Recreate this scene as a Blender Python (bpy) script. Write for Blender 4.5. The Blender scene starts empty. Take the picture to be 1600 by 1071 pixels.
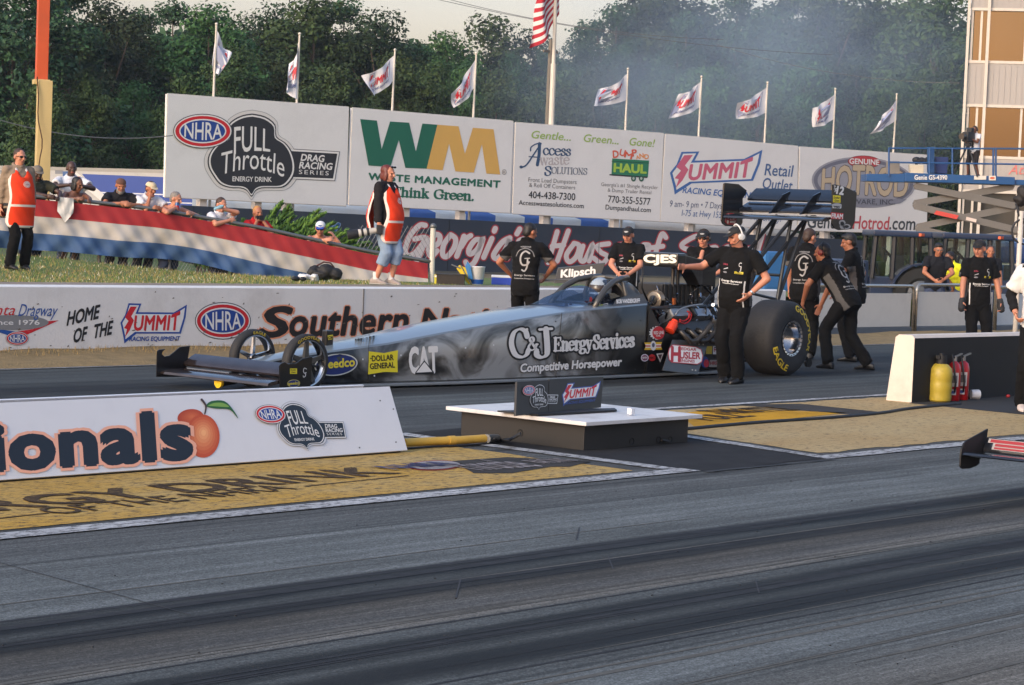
import bpy, bmesh, math, random
from mathutils import Vector, Matrix, Quaternion
from mathutils.geometry import tessellate_polygon
from mathutils.bvhtree import BVHTree
from mathutils import noise as mnoise
R = math.radians
SC = bpy.context.scene
COL = SC.collection
random.seed(7)

# ------------------------------------------------------------------ camera
FPX, YAW, PITCH, ROLL, CAMH = 3495.0, 0.85597, 0.05412, 0.04023, 1.741
_F = Vector((math.sin(YAW)*math.cos(PITCH), math.cos(YAW)*math.cos(PITCH), -math.sin(PITCH)))
_R = Vector((math.cos(YAW), -math.sin(YAW), 0)); _U = _R.cross(_F)
_c, _s = math.cos(ROLL), math.sin(ROLL)
CR = _R*_c + _U*_s; CU = _U*_c - _R*_s; CF = _F
EYE = Vector((0, 0, CAMH))
cd = bpy.data.cameras.new('camera'); cam = bpy.data.objects.new('camera', cd); COL.objects.link(cam)
cd.sensor_width = 36.0; cd.lens = 36.0*FPX/1600.0; cd.clip_end = 3000; cd.clip_start = 0.2
cam.matrix_world = Matrix(((CR.x, CU.x, -CF.x, 0), (CR.y, CU.y, -CF.y, 0), (CR.z, CU.z, -CF.z, CAMH), (0, 0, 0, 1)))
SC.camera = cam

# ------------------------------------------------------------------ world, sun, exposure
SUN_EL, SUN_AZ = 22.0, 268.0      # azimuth measured clockwise from +Y
W = bpy.data.worlds.new('World'); SC.world = W; W.use_nodes = True
nt = W.node_tree; nt.nodes.clear()
sky = nt.nodes.new('ShaderNodeTexSky'); sky.sky_type = 'NISHITA'; sky.sun_disc = False
sky.sun_elevation = R(SUN_EL); sky.sun_rotation = R(SUN_AZ)
sky.air_density = 1.0; sky.dust_density = 4.0; sky.ozone_density = 1.0
bg = nt.nodes.new('ShaderNodeBackground'); bg.inputs[1].default_value = 0.15
wo = nt.nodes.new('ShaderNodeOutputWorld')
tcw = nt.nodes.new('ShaderNodeTexCoord'); sxw = nt.nodes.new('ShaderNodeSeparateXYZ'); nt.links.new(tcw.outputs['Generated'], sxw.inputs[0])
rpw = nt.nodes.new('ShaderNodeValToRGB'); ew = rpw.color_ramp.elements   # bright haze low down, clearer and cooler overhead
ew[0].position = .09; ew[0].color = (1.88, 1.46, 1.31, 1); ew[1].position = 1.0; ew[1].color = (1.8, 1.98, 2.22, 1); e_ = ew.new(.26); e_.color = (1.15, 1.2, 1.32, 1); nt.links.new(sxw.outputs[2], rpw.inputs[0])
warm = nt.nodes.new('ShaderNodeMixRGB'); warm.blend_type = 'MULTIPLY'; warm.inputs[0].default_value = 1.0; nt.links.new(rpw.outputs[0], warm.inputs[2])
nt.links.new(sky.outputs[0], warm.inputs[1]); nt.links.new(warm.outputs[0], bg.inputs[0]); nt.links.new(bg.outputs[0], wo.inputs[0])
ld = bpy.data.lights.new('sun', 'SUN'); ld.energy = 0.5; ld.angle = R(25); ld.color = (1.0, 0.95, 0.90)
sun = bpy.data.objects.new('sun', ld); COL.objects.link(sun)
_az = R(SUN_AZ); _sd = Vector((math.sin(_az)*math.cos(R(SUN_EL)), math.cos(_az)*math.cos(R(SUN_EL)), math.sin(R(SUN_EL))))
sun.rotation_euler = _sd.to_track_quat('Z', 'Y').to_euler()
SC.view_settings.view_transform = 'Standard'; SC.view_settings.look = 'None'
SC.view_settings.gamma = 1; SC.view_settings.exposure = 0.34; SC.view_settings.use_curve_mapping = False
SC.cycles.max_bounces = 6; SC.cycles.transparent_max_bounces = 12; SC.cycles.volume_bounces = 0

# ------------------------------------------------------------------ pixel <-> world (pixels of the 1600x1071 photograph)
def ray(x, y): return CF + CR*((x-800)/FPX) - CU*((y-535.5)/FPX)
def pd(x, y, d): return EYE + ray(x, y)*d
def pY(x, y, Y): r = ray(x, y); return EYE + r*(Y/r.y)
def pX(x, y, X): r = ray(x, y); return EYE + r*(X/r.x)
def pz(x, y, z=0.0): r = ray(x, y); return EYE + r*((z-CAMH)/r.z)
def depth(P): return (Vector(P)-EYE).dot(CF)
def topx(P):
    q = Vector(P)-EYE; d = q.dot(CF); return (800+FPX*q.dot(CR)/d, 535.5-FPX*q.dot(CU)/d)
RH = Vector((CR.x, CR.y, 0)).normalized(); FH = Vector((CF.x, CF.y, 0)).normalized()
class Plane:
    def __init__(s, p, n):
        s.p = Vector(p); s.n = Vector(n).normalized()
        if s.n.dot(EYE-s.p) < 0: s.n = -s.n
    def __call__(s, x, y, off=0.0):
        r = ray(x, y); p = s.p + s.n*off
        return EYE + r*((p-EYE).dot(s.n)/r.dot(s.n))

# ------------------------------------------------------------------ materials
def lin(c): return tuple((v/255/12.92 if v <= 10 else ((v/255+.055)/1.055)**2.4) for v in c)
_M = {}
def mat(name, c, rough=.6, metal=0.0, var=.12, scale=6.0, bump=0.0, bscale=60.0, spec=.5, coat=0.0, dirt=0.0, dirtc=(60, 52, 44), emit=0, trans=0, coord='Object', sheen=0):
    if name in _M: return _M[name]
    m = bpy.data.materials.new(name); m.use_nodes = True; t = m.node_tree; b = t.nodes['Principled BSDF']
    col = lin(c) if max(c) > 1.0 else tuple(c)
    b.inputs['Roughness'].default_value = rough; b.inputs['Metallic'].default_value = metal
    b.inputs['Specular IOR Level'].default_value = spec
    if coat: b.inputs['Coat Weight'].default_value = coat; b.inputs['Coat Roughness'].default_value = .05
    if sheen: b.inputs['Sheen Weight'].default_value = sheen
    tc = t.nodes.new('ShaderNodeTexCoord')
    n = t.nodes.new('ShaderNodeTexNoise'); n.inputs['Scale'].default_value = scale; n.inputs['Detail'].default_value = 5
    t.links.new(tc.outputs[coord], n.inputs['Vector'])
    mx = t.nodes.new('ShaderNodeMixRGB'); mx.inputs[1].default_value = (*[v*(1-var) for v in col], 1); mx.inputs[2].default_value = (*[min(1, v*(1+var)) for v in col], 1)
    t.links.new(n.outputs[0], mx.inputs[0]); out = mx.outputs[0]
    if dirt:
        n2 = t.nodes.new('ShaderNodeTexNoise'); n2.inputs['Scale'].default_value = scale*.45; n2.inputs['Detail'].default_value = 8; n2.inputs['Roughness'].default_value = .7
        t.links.new(tc.outputs[coord], n2.inputs['Vector'])
        rp = t.nodes.new('ShaderNodeValToRGB'); rp.color_ramp.elements[0].position = .5; rp.color_ramp.elements[1].position = .75
        rp.color_ramp.elements[1].color = (dirt, dirt, dirt, 1)
        t.links.new(n2.outputs[0], rp.inputs[0])
        m2 = t.nodes.new('ShaderNodeMixRGB'); m2.inputs[2].default_value = (*lin(dirtc), 1)
        t.links.new(rp.outputs[0], m2.inputs[0]); t.links.new(out, m2.inputs[1]); out = m2.outputs[0]
    t.links.new(out, b.inputs['Base Color'])
    if bump:
        bn = t.nodes.new('ShaderNodeTexNoise'); bn.inputs['Scale'].default_value = bscale; bn.inputs['Detail'].default_value = 4
        t.links.new(tc.outputs[coord], bn.inputs['Vector'])
        bp = t.nodes.new('ShaderNodeBump'); bp.inputs['Strength'].default_value = bump; bp.inputs['Distance'].default_value = .02
        t.links.new(bn.outputs[0], bp.inputs['Height']); t.links.new(bp.outputs[0], b.inputs['Normal'])
    if emit:
        b.inputs['Emission Color'].default_value = (*col, 1); b.inputs['Emission Strength'].default_value = emit
    if trans: b.inputs['Transmission Weight'].default_value = trans; b.inputs['IOR'].default_value = 1.2
    _M[name] = m; return m
def paint(c, rough=.55):   # flat sign paint by colour
    return mat('paint_%02x%02x%02x' % tuple(c), c, rough=rough, var=.06, scale=3.0)

# ------------------------------------------------------------------ mesh builder
class MB:
    def __init__(s): s.v = []; s.f = []; s.m = []; s.mi = 0
    def mat(s, i): s.mi = i; return s
    def add(s, vs, fs):
        o = len(s.v); s.v += [Vector(v) for v in vs]
        for f in fs: s.f.append([o+i for i in f]); s.m.append(s.mi)
        return s
    def hexa(s, p):  # 8 points: bottom 4 ccw, top 4 ccw
        return s.add(p, [(3, 2, 1, 0), (4, 5, 6, 7), (0, 1, 5, 4), (1, 2, 6, 5), (2, 3, 7, 6), (3, 0, 4, 7)])
    def box(s, c, d, M=None):
        c = Vector(c); x, y, z = d[0]/2, d[1]/2, d[2]/2
        p = [Vector(q) for q in ((-x, -y, -z), (x, -y, -z), (x, y, -z), (-x, y, -z), (-x, -y, z), (x, -y, z), (x, y, z), (-x, y, z))]
        if M is not None: p = [M @ q for q in p]
        return s.hexa([c+q for q in p])
    def prism(s, poly, off):  # poly: list of 3D points, extruded by vector off
        n = len(poly); P = [Vector(p) for p in poly]; Q = [p+Vector(off) for p in P]
        tri = [tuple(t) for t in tessellate_polygon([P])]
        s.add(P+Q, tri+[tuple(n+i for i in reversed(t)) for t in tri]+[(i, (i+1) % n, n+(i+1) % n, n+i) for i in range(n)])
        return s
    def tube(s, pts, r, seg=8, caps=True, closed=False):
        pts = [Vector(p) for p in pts]; n = len(pts); rs = r if isinstance(r, (list, tuple)) else [r]*n
        rings = []; up = None
        for i in range(n):
            if closed: t = pts[(i+1) % n]-pts[i-1]
            else: t = pts[min(i+1, n-1)]-pts[max(i-1, 0)]
            t.normalize()
            if up is None:
                a = Vector((0, 0, 1)) if abs(t.z) < .9 else Vector((1, 0, 0)); up = (a-t*a.dot(t)).normalized()
            else: up = (up-t*up.dot(t)).normalized()
            sd = t.cross(up); rings.append([pts[i]+(up*math.cos(k*2*math.pi/seg)+sd*math.sin(k*2*math.pi/seg))*rs[i] for k in range(seg)])
        vs = [p for q in rings for p in q]; fs = []
        for i in range(n if closed else n-1):
            j = (i+1) % n
            for k in range(seg): fs.append((i*seg+k, j*seg+k, j*seg+(k+1) % seg, i*seg+(k+1) % seg))
        if caps and not closed: fs += [tuple(reversed(range(seg))), tuple((n-1)*seg+k for k in range(seg))]
        return s.add(vs, [tuple(reversed(f)) for f in fs])
    def cyl(s, a, b, r1, r2=None, seg=16): return s.tube([a, b], [r1, r1 if r2 is None else r2], seg)
    def loft(s, rings, caps=True, closed=False):
        n = len(rings[0]); vs = [p for r in rings for p in r]; fs = []
        for i in range(len(rings)-(0 if closed else 1)):
            j = (i+1) % len(rings)
            for k in range(n): fs.append((i*n+k, i*n+(k+1) % n, j*n+(k+1) % n, j*n+k))
        if caps and not closed: fs += [tuple(reversed(range(n))), tuple((len(rings)-1)*n+k for k in range(n))]
        return s.add(vs, fs)
    def lathe(s, prof, o, axis, seg=32, closed=False):  # prof: (radius, along)
        ax = Vector(axis).normalized(); a = Vector((0, 0, 1)) if abs(ax.z) < .9 else Vector((1, 0, 0))
        u = (a-ax*a.dot(ax)).normalized(); w = ax.cross(u); o = Vector(o)
        rings = [[o+ax*h+(u*math.cos(k*2*math.pi/seg)+w*math.sin(k*2*math.pi/seg))*r for k in range(seg)] for r, h in prof]
        return s.loft(rings, caps=not closed, closed=closed)
    def ell(s, c, r, seg=14, M=None):
        c = Vector(c); rs = r if isinstance(r, (tuple, list)) else (r, r, r); h = seg//2+1
        vs = []; fs = []
        for i in range(h+1):
            th = math.pi*i/h
            for k in range(seg):
                ph = 2*math.pi*k/seg; q = Vector((rs[0]*math.sin(th)*math.cos(ph), rs[1]*math.sin(th)*math.sin(ph), rs[2]*math.cos(th)))
                vs.append(c+(M @ q if M is not None else q))
        for i in range(h):
            for k in range(seg): fs.append((i*seg+k, (i+1)*seg+k, (i+1)*seg+(k+1) % seg, i*seg+(k+1) % seg))
        return s.add(vs, fs)
    def caps(s, a, b, ra, rb, seg=10):  # tapered capsule
        a, b = Vector(a), Vector(b); t = (b-a); L = t.length
        if L < 1e-6: return s.ell(a, ra, seg)
        t /= L; pts = []; rs = []
        for i in range(4): an = math.pi/2*(1-i/4*.98); pts.append(a-t*ra*math.sin(an)); rs.append(max(.0005, ra*math.cos(an)))
        pts.append(a); rs.append(ra); pts.append(b); rs.append(rb)
        for i in range(1, 5): an = math.pi/2*i/4*.98; pts.append(b+t*rb*math.sin(an)); rs.append(max(.0005, rb*math.cos(an)))
        return s.tube(pts, rs, seg)
    def build(s, name, mats, parent=None, smooth=False, bevel=0.0, world=True, bang=30, merge=True):
        me = bpy.data.meshes.new(name)
        vs = s.v
        if parent is not None and world:
            Mi = rootmat(parent).inverted(); vs = [Mi @ v for v in vs]
        me.from_pydata([tuple(v) for v in vs], [], s.f)
        mats = mats if isinstance(mats, (list, tuple)) else [mats]
        for m in mats: me.materials.append(m)
        for p, i in zip(me.polygons, s.m): p.material_index = min(i, len(mats)-1)
        bm = bmesh.new(); bm.from_mesh(me)
        if merge: bmesh.ops.remove_doubles(bm, verts=bm.verts, dist=1e-5)
        bmesh.ops.recalc_face_normals(bm, faces=bm.faces)
        if bevel:
            ed = [e for e in bm.edges if len(e.link_faces) == 2 and e.calc_face_angle(0) > R(bang)]
            bmesh.ops.bevel(bm, geom=ed, offset=bevel, segments=2, profile=.7, affect='EDGES', clamp_overlap=True)
        bm.to_mesh(me); bm.free()
        if smooth: shade(me, smooth)
        o = bpy.data.objects.new(name, me); COL.objects.link(o)
        if parent is not None: o.parent = parent
        return o
def shade(me, ang=True):
    for p in me.polygons: p.use_smooth = True
    if ang is not True: me.set_sharp_from_angle(angle=R(ang))
def rootmat(o):
    M = o.matrix_basis.copy()
    while o.parent: o = o.parent; M = o.matrix_basis @ M
    return M
def tag(o, label=None, cat=None, group=None, kind=None):
    if label: o['label'] = label
    if cat: o['category'] = cat
    if group: o['group'] = group
    if kind: o['kind'] = kind
    return o
def thing(name, label, cat, loc=(0, 0, 0), rz=0.0, group=None):
    o = bpy.data.objects.new(name, None); COL.objects.link(o); o.location = loc; o.rotation_euler = (0, 0, rz); o.empty_display_size = .2
    return tag(o, label, cat, group)
def copy_tree(o, parent=None):
    c = o.copy(); COL.objects.link(c); c.parent = parent
    for ch in list(o.children): copy_tree(ch, c)
    return c
def struct(o): o['kind'] = 'structure'; return o

# ------------------------------------------------------------------ flat art: lettering and emblems (each on the real face of its sign)
_fc = {}
def glyphs(s, bold=0.0, shear=0.0, space=1.0, res=3):
    key = (s, bold, shear, space, res)
    if key in _fc: return _fc[key]
    cu = bpy.data.curves.new('t', 'FONT'); cu.body = s; cu.offset = bold; cu.shear = shear; cu.space_character = space
    cu.resolution_u = res; cu.fill_mode = 'FRONT'
    ob = bpy.data.objects.new('t', cu); COL.objects.link(ob)
    dg = bpy.context.evaluated_depsgraph_get(); e = ob.evaluated_get(dg); me = e.to_mesh()
    vs = [(v.co.x, v.co.y) for v in me.vertices]; fs = [tuple(p.vertices) for p in me.polygons]
    e.to_mesh_clear(); bpy.data.objects.remove(ob); bpy.data.curves.remove(cu)
    _fc[key] = (vs, fs); return _fc[key]
CAPH = None
def caph():
    global CAPH
    if CAPH is None: CAPH = max(v[1] for v in glyphs('H')[0])
    return CAPH
class Art:
    def __init__(s, T=None): s.v = []; s.f = []; s.c = []; s.T = T; s.mats = []; s.p = []; s.cur = (None, 0); s.uid = 0
    def new(s, name): s.uid += 1; s.cur = (name, s.uid); return s   # following shapes make a part of their own
    def _mi(s, c):
        m = c if isinstance(c, bpy.types.Material) else paint(c)
        if m not in s.mats: s.mats.append(m)
        return s.mats.index(m)
    def raw(s, vs, fs, c, layer):
        T = s.T or (lambda x, y: (x, y)); o = len(s.v); i = s._mi(c)
        lay = layer if isinstance(layer, list) else [layer]*len(vs)
        for (x, y), l in zip(vs, lay): a, b = T(x, y); s.v.append((a, b, l))
        for f in fs: s.f.append([o+k for k in f]); s.c.append(i); s.p.append(s.cur)
    def poly(s, pts, c, layer=1):
        tri = tessellate_polygon([[Vector((x, y, 0)) for x, y in pts]]); s.raw(pts, tri, c, layer)
    def rect(s, x0, y0, x1, y1, c, layer=1): s.poly([(x0, y0), (x1, y0), (x1, y1), (x0, y1)], c, layer)
    def ell(s, cx, cy, rx, ry, c, layer=1, n=36, rot=0.0):
        ca, sa = math.cos(rot), math.sin(rot); pts = []
        for k in range(n):
            x, y = rx*math.cos(2*math.pi*k/n), ry*math.sin(2*math.pi*k/n); pts.append((cx+x*ca-y*sa, cy+x*sa+y*ca))
        s.raw(pts, [tuple(range(n))], c, layer)
    def stroke(s, pts, w, c, layer=1, smooth=True, pen=None, cap=True):
        if smooth and len(pts) > 2: pts = spline(pts)
        if not smooth and len(pts) > 2 or len(pts) == 2: pass
        n = len(pts); vs = []; fs = []; wid = []; s.sn = getattr(s, 'sn', 0)+1; layer = layer+.11*(s.sn % 6)
        for i in range(n):
            a, b = pts[max(i-1, 0)], pts[min(i+1, n-1)]; dx, dy = b[0]-a[0], b[1]-a[1]; L = math.hypot(dx, dy) or 1
            ww = (w if not isinstance(w, (list, tuple)) else w[0]+(w[1]-w[0])*i/(n-1))
            if pen: ww = pen[0]+(pen[1]-pen[0])*abs(dy/L*.96+dx/L*.28)**1.3
            wid.append(ww); nx, ny = -dy/L*ww/2, dx/L*ww/2
            vs += [(pts[i][0]+nx, pts[i][1]+ny), (pts[i][0]-nx, pts[i][1]-ny)]
        for i in range(n-1): fs.append((2*i, 2*i+1, 2*i+3, 2*i+2))
        s.raw(vs, fs, c, layer)
        if cap:
            for i in (0, n-1): s.ell(pts[i][0], pts[i][1], wid[i]/2, wid[i]/2, c, layer+(.05 if i else -.05), 10)
    def text(s, t, p0, p1, h, c, layer=2, bold=0.0, shear=0.0, space=1.0, warp=None, up=None, out=None):
        """baseline from p0 to p1, capital height h; out = (extra offset, colour) draws a border below"""
        if out: s._t(t, p0, p1, h, out[1], layer-1, bold+out[0], shear, space, warp, up, bold)
        s._t(t, p0, p1, h, c, layer, bold, shear, space, warp, up, bold)
    def _t(s, t, p0, p1, h, c, layer, bold, shear, space, warp, up, fitbold):
        ref, _ = glyphs(t, 0.0, shear, space); x0, x1 = min(v[0] for v in ref), max(v[0] for v in ref)
        v0, f0 = glyphs(t, 0.0, shear, space); ch = caph(); vs = []; fs = []; cp_ = []
        sh_ = [(0, 0)] if bold <= .004 else [(bold*math.cos(q*math.pi/4+.39), bold*math.sin(q*math.pi/4+.39)) for q in range(0, 8, 1 if bold > .03 else 2)]+([(0, 0)] if bold > .03 else [])+([(bold*.5*math.cos(q*math.pi/2), bold*.5*math.sin(q*math.pi/2)) for q in range(4)] if bold > .055 else [])
        for n_, (ax, ay) in enumerate(sh_):   # heavier weights: the same letter laid down several times, a hair apart
            o_ = len(vs); vs += [(x+ax, y+ay) for x, y in v0]; fs += [tuple(o_+q for q in f) for f in f0]; cp_ += [n_]*len(v0)
        dx, dy = p1[0]-p0[0], p1[1]-p0[1]; L = math.hypot(dx, dy)
        if up is None: up = (dy/L, -dx/L)   # pixel y runs down
        o = []
        for x, y in vs:
            u, w = (x-x0)/(x1-x0), y/ch
            if warp: u, w = warp(u, w)
            o.append((p0[0]+dx*u+up[0]*h*w, p0[1]+dy*u+up[1]*h*w))
        par = list(range(len(o)))      # letters that touch lie a hair apart
        def find(i):
            while par[i] != i: par[i] = par[par[i]]; i = par[i]
            return i
        for f in fs:
            for k in f[1:]: par[find(k)] = find(f[0])
        ids = {}; s.raw(o, fs, c, [layer+.05*(ids.setdefault(find(i), len(ids)) % 19) for i in range(len(o))])
    def build(s, name, fn, parent=None, step=.003, base=.002, world=True, sub=0):
        mb = MB(); mb.v = [Vector(fn(x, y, base+step*l)) for x, y, l in s.v]; mb.f = s.f; mb.m = s.c
        V = mb.v
        if parent is not None and world: Mi = rootmat(parent).inverted(); V = [Mi @ v for v in V]
        for key in dict.fromkeys(s.p):
            nm = key[0] or name; me = bpy.data.meshes.new(nm); ix = {}; fs = []; mi = []
            for f, m_, p_ in zip(mb.f, mb.m, s.p):
                if p_ == key: fs.append([ix.setdefault(i, len(ix)) for i in f]); mi.append(m_)
            me.from_pydata([tuple(V[i]) for i in ix], [], fs)
            um = sorted(set(mi))
            for m_ in um: me.materials.append(s.mats[m_])
            for p, i in zip(me.polygons, mi): p.material_index = um.index(i)
            o = bpy.data.objects.new(nm, me); COL.objects.link(o)
            if parent is not None: o.parent = parent
        return o
def spline(p, k=6):
    o = []; n = len(p)
    for i in range(n-1):
        a, b, c, d = p[max(i-1, 0)], p[i], p[i+1], p[min(i+2, n-1)]
        for j in range(k):
            t = j/k; o.append(tuple(.5*(2*b[q]+(c[q]-a[q])*t+(2*a[q]-5*b[q]+4*c[q]-d[q])*t*t+(3*b[q]-a[q]-3*c[q]+d[q])*t**3) for q in (0, 1)))
    o.append(p[-1]); return o
def aff(src, dst):
    """affine map taking three src points to three dst points"""
    (a, b), (c, d), (e, f) = src; M = Matrix(((a, b, 1), (c, d, 1), (e, f, 1))).inverted()
    u = M @ Vector([q[0] for q in dst]); v = M @ Vector([q[1] for q in dst])
    return lambda x, y: (u[0]*x+u[1]*y+u[2], v[0]*x+v[1]*y+v[2])

# brand-neutral helper: serif pen letters on a unit box (x right, y up, cap height 1)
SERIF = {
 'C': (.78, [([(.74, .72), (.68, .9), (.45, .99), (.18, .86), (.06, .5), (.18, .13), (.45, .01), (.66, .08), (.76, .24)], 1)], [(.76, .97, .70, .68)]),
 'J': (.62, [([(.44, .98), (.44, .25), (.38, .04), (.22, -.02), (.08, .06), (.07, .18)], 1)], [(.22, .98, .64, .98)]),
 '&': (.70, [([(.66, .42), (.5, .12), (.28, 0), (.08, .1), (.06, .28), (.2, .48), (.42, .66), (.44, .86), (.32, .97), (.2, .88), (.2, .72), (.4, .38), (.62, .04), (.74, .02)], 1)], [(.56, .42, .74, .42)]),
 'E': (.70, [([(.16, 0), (.16, 1)], 1), ([(.02, 1), (.62, 1)], 0), ([(.02, 0), (.64, 0)], 0), ([(.16, .52), (.46, .52)], 0)], [(.62, 1.02, .62, .78), (.64, -.02, .66, .26), (.46, .64, .46, .4)]),
 'S': (.62, [([(.52, .74), (.48, .92), (.3, 1), (.12, .9), (.1, .72), (.24, .57), (.42, .46), (.54, .28), (.46, .08), (.28, 0), (.1, .08), (.06, .28)], 1)], [(.53, .98, .53, .72), (.05, .02, .05, .3)]),
 'n': (.66, [([(.16, 0), (.16, .68)], 1), ([(.17, .5), (.3, .66), (.46, .64), (.5, .5), (.5, 0)], 1)], [(.02, .68, .16, .68), (.03, 0, .3, 0), (.38, 0, .64, 0)]),
 'e': (.56, [([(.08, .4), (.5, .4), (.46, .6), (.28, .69), (.1, .56), (.06, .3), (.16, .06), (.32, 0), (.5, .14)], 1)], []),
 'r': (.46, [([(.16, 0), (.16, .68)], 1), ([(.17, .5), (.28, .66), (.42, .62)], 1)], [(.02, .68, .16, .68), (.03, 0, .32, 0)]),
 'g': (.58, [([(.46, .5), (.4, .66), (.22, .69), (.08, .56), (.08, .4), (.2, .27), (.36, .28), (.46, .42), (.46, .56)], 1), ([(.18, .27), (.08, .16), (.2, .08), (.44, .04), (.52, -.12), (.36, -.28), (.14, -.27), (.05, -.14), (.14, .02)], 1)], [(.42, .62, .58, .66)]),
 'y': (.56, [([(.1, .68), (.3, .06)], 1), ([(.5, .68), (.26, -.16), (.14, -.28), (.04, -.2)], 0)], [(0, .68, .24, .68), (.38, .68, .58, .68)]),
 'v': (.54, [([(.1, .68), (.28, .02)], 1), ([(.46, .68), (.28, .02)], 0)], [(0, .68, .24, .68), (.36, .68, .56, .68)]),
 'i': (.32, [([(.16, 0), (.16, .68)], 1), ([(.15, .9), (.17, .98)], 1)], [(.02, .68, .16, .68), (.02, 0, .3, 0)]),
 'c': (.52, [([(.46, .52), (.38, .67), (.22, .69), (.08, .5), (.07, .24), (.2, .02), (.36, .02), (.48, .16)], 1)], []),
 's': (.46, [([(.38, .52), (.32, .67), (.18, .69), (.08, .54), (.2, .4), (.36, .28), (.38, .1), (.24, 0), (.1, .03), (.05, .18)], 1)], []),
 'A': (.80, [([(.04, 0), (.38, 1)], 0), ([(.38, 1), (.70, 0)], 1), ([(.16, .36), (.56, .36)], 0)], [(-.04, 0, .18, 0), (.56, 0, .84, 0)]),
 'a': (.54, [([(.1, .54), (.2, .68), (.36, .64), (.38, .5), (.38, .1), (.46, 0), (.54, .06)], 1), ([(.38, .4), (.16, .32), (.06, .16), (.14, .02), (.28, .02), (.38, .16)], 1)], []),
 'w': (.80, [([(.08, .68), (.24, .02)], 1), ([(.4, .68), (.24, .02)], 0), ([(.4, .68), (.56, .02)], 1), ([(.74, .68), (.56, .02)], 0)], [(0, .68, .22, .68), (.64, .68, .82, .68)]),
 't': (.40, [([(.18, .86), (.18, .12), (.26, 0), (.38, .08)], 1), ([(.04, .66), (.36, .66)], 0)], []),
 'O': (.80, [([(.4, 1), (.14, .86), (.06, .5), (.14, .14), (.4, 0), (.66, .14), (.74, .5), (.66, .86), (.4, 1)], 1)], []),
 'L': (.64, [([(.16, 0), (.16, 1)], 1), ([(.02, 0), (.6, 0)], 0)], [(.02, 1, .32, 1), (.6, 0, .62, .26)]),
 'U': (.78, [([(.16, 1), (.16, .3), (.26, .04), (.42, 0), (.56, .08), (.62, .3), (.62, 1)], 1)], [(.02, 1, .3, 1), (.5, 1, .76, 1)]),
 'T': (.68, [([(.34, 0), (.34, 1)], 1), ([(.04, 1), (.64, 1)], 0)], [(.2, 0, .48, 0), (.04, 1, .03, .78), (.64, 1, .65, .78)]),
 'I': (.36, [([(.18, 0), (.18, 1)], 1)], [(.04, 0, .32, 0), (.04, 1, .32, 1)]),
 'N': (.80, [([(.16, 0), (.16, 1)], 0), ([(.14, 1), (.64, 0)], 1), ([(.64, 0), (.64, 1)], 0)], [(.02, 0, .3, 0), (.02, 1, .18, 1), (.5, 1, .78, 1)]),
 'k': (.62, [([(.16, 0), (.16, 1)], 1), ([(.18, .3), (.46, .66)], 0), ([(.28, .42), (.52, 0)], 1)], [(.02, 1, .16, 1), (.03, 0, .3, 0), (.36, .68, .58, .68), (.4, 0, .62, 0)]),
 'h': (.66, [([(.16, 0), (.16, 1)], 1), ([(.17, .5), (.3, .66), (.46, .64), (.5, .5), (.5, 0)], 1)], [(.02, 1, .16, 1), (.03, 0, .3, 0), (.38, 0, .64, 0)]),
 'G': (.82, [([(.7, .74), (.64, .92), (.42, 1), (.16, .86), (.06, .5), (.16, .13), (.42, 0), (.66, .1), (.66, .42)], 1)], [(.5, .42, .8, .42), (.71, .98, .71, .72)]),
 '.': (.28, [([(.12, .02), (.14, .08)], 1)], []), ' ': (.34, [], []),
}
def serif(art, t, p0, p1, h, c, layer=2, thick=.17, thin=.07, slant=0.0, grow=0.0):
    wid = sum(SERIF[ch][0] for ch in t); dx, dy = p1[0]-p0[0], p1[1]-p0[1]; L = math.hypot(dx, dy); k = L/wid; up = (dy/L, -dx/L); x = 0
    def tp(u, v): q = (x+u)*k+v*h*slant; return (p0[0]+dx/L*q+up[0]*h*v, p0[1]+dy/L*q+up[1]*h*v)
    for ch in t:
        w, st, sf = SERIF[ch]
        for pts, heavy in st:
            q = [tp(*p) for p in pts]
            art.stroke(q, thin*h+grow, c, layer, pen=((thin*h+grow, thick*h+grow) if heavy else None))
        for a, b, e, f in sf: art.stroke([tp(a, b), tp(e, f)], thin*h*1.1+grow, c, layer)
        x += w
# ================================================================== emblems
BLK, WHT, RED, BLU = (24, 24, 26), (222, 220, 216), (196, 24, 34), (24, 62, 138)
def zoomT(ox, oy, k): return lambda x, y: (ox+x*k, oy+y*k)
def comp(f, g): return lambda x, y: f(*g(x, y))
def lens(u, w): return u, .5+(w-.5)*(.72+.34*math.sin(math.pi*u))
def nhra(A, cx, cy, rx, ry, l=1, tilt=0.0, simple=False):
    A.ell(cx, cy, rx*1.03, ry*1.05, (60, 60, 66), l); A.ell(cx, cy, rx, ry, WHT, l+1); A.ell(cx, cy, rx*.955, ry*.92, RED, l+2)
    A.ell(cx, cy, rx*.82, ry*.74, WHT, l+3); A.ell(cx, cy, rx*.775, ry*.66, BLU, l+4)
    h = ry*1.0
    A.text('NHRA', (cx-rx*.64, cy+h*.5-tilt*rx*.64), (cx+rx*.66, cy+h*.5+tilt*rx*.66), h, WHT, l+5, bold=.012, warp=lens)
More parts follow.
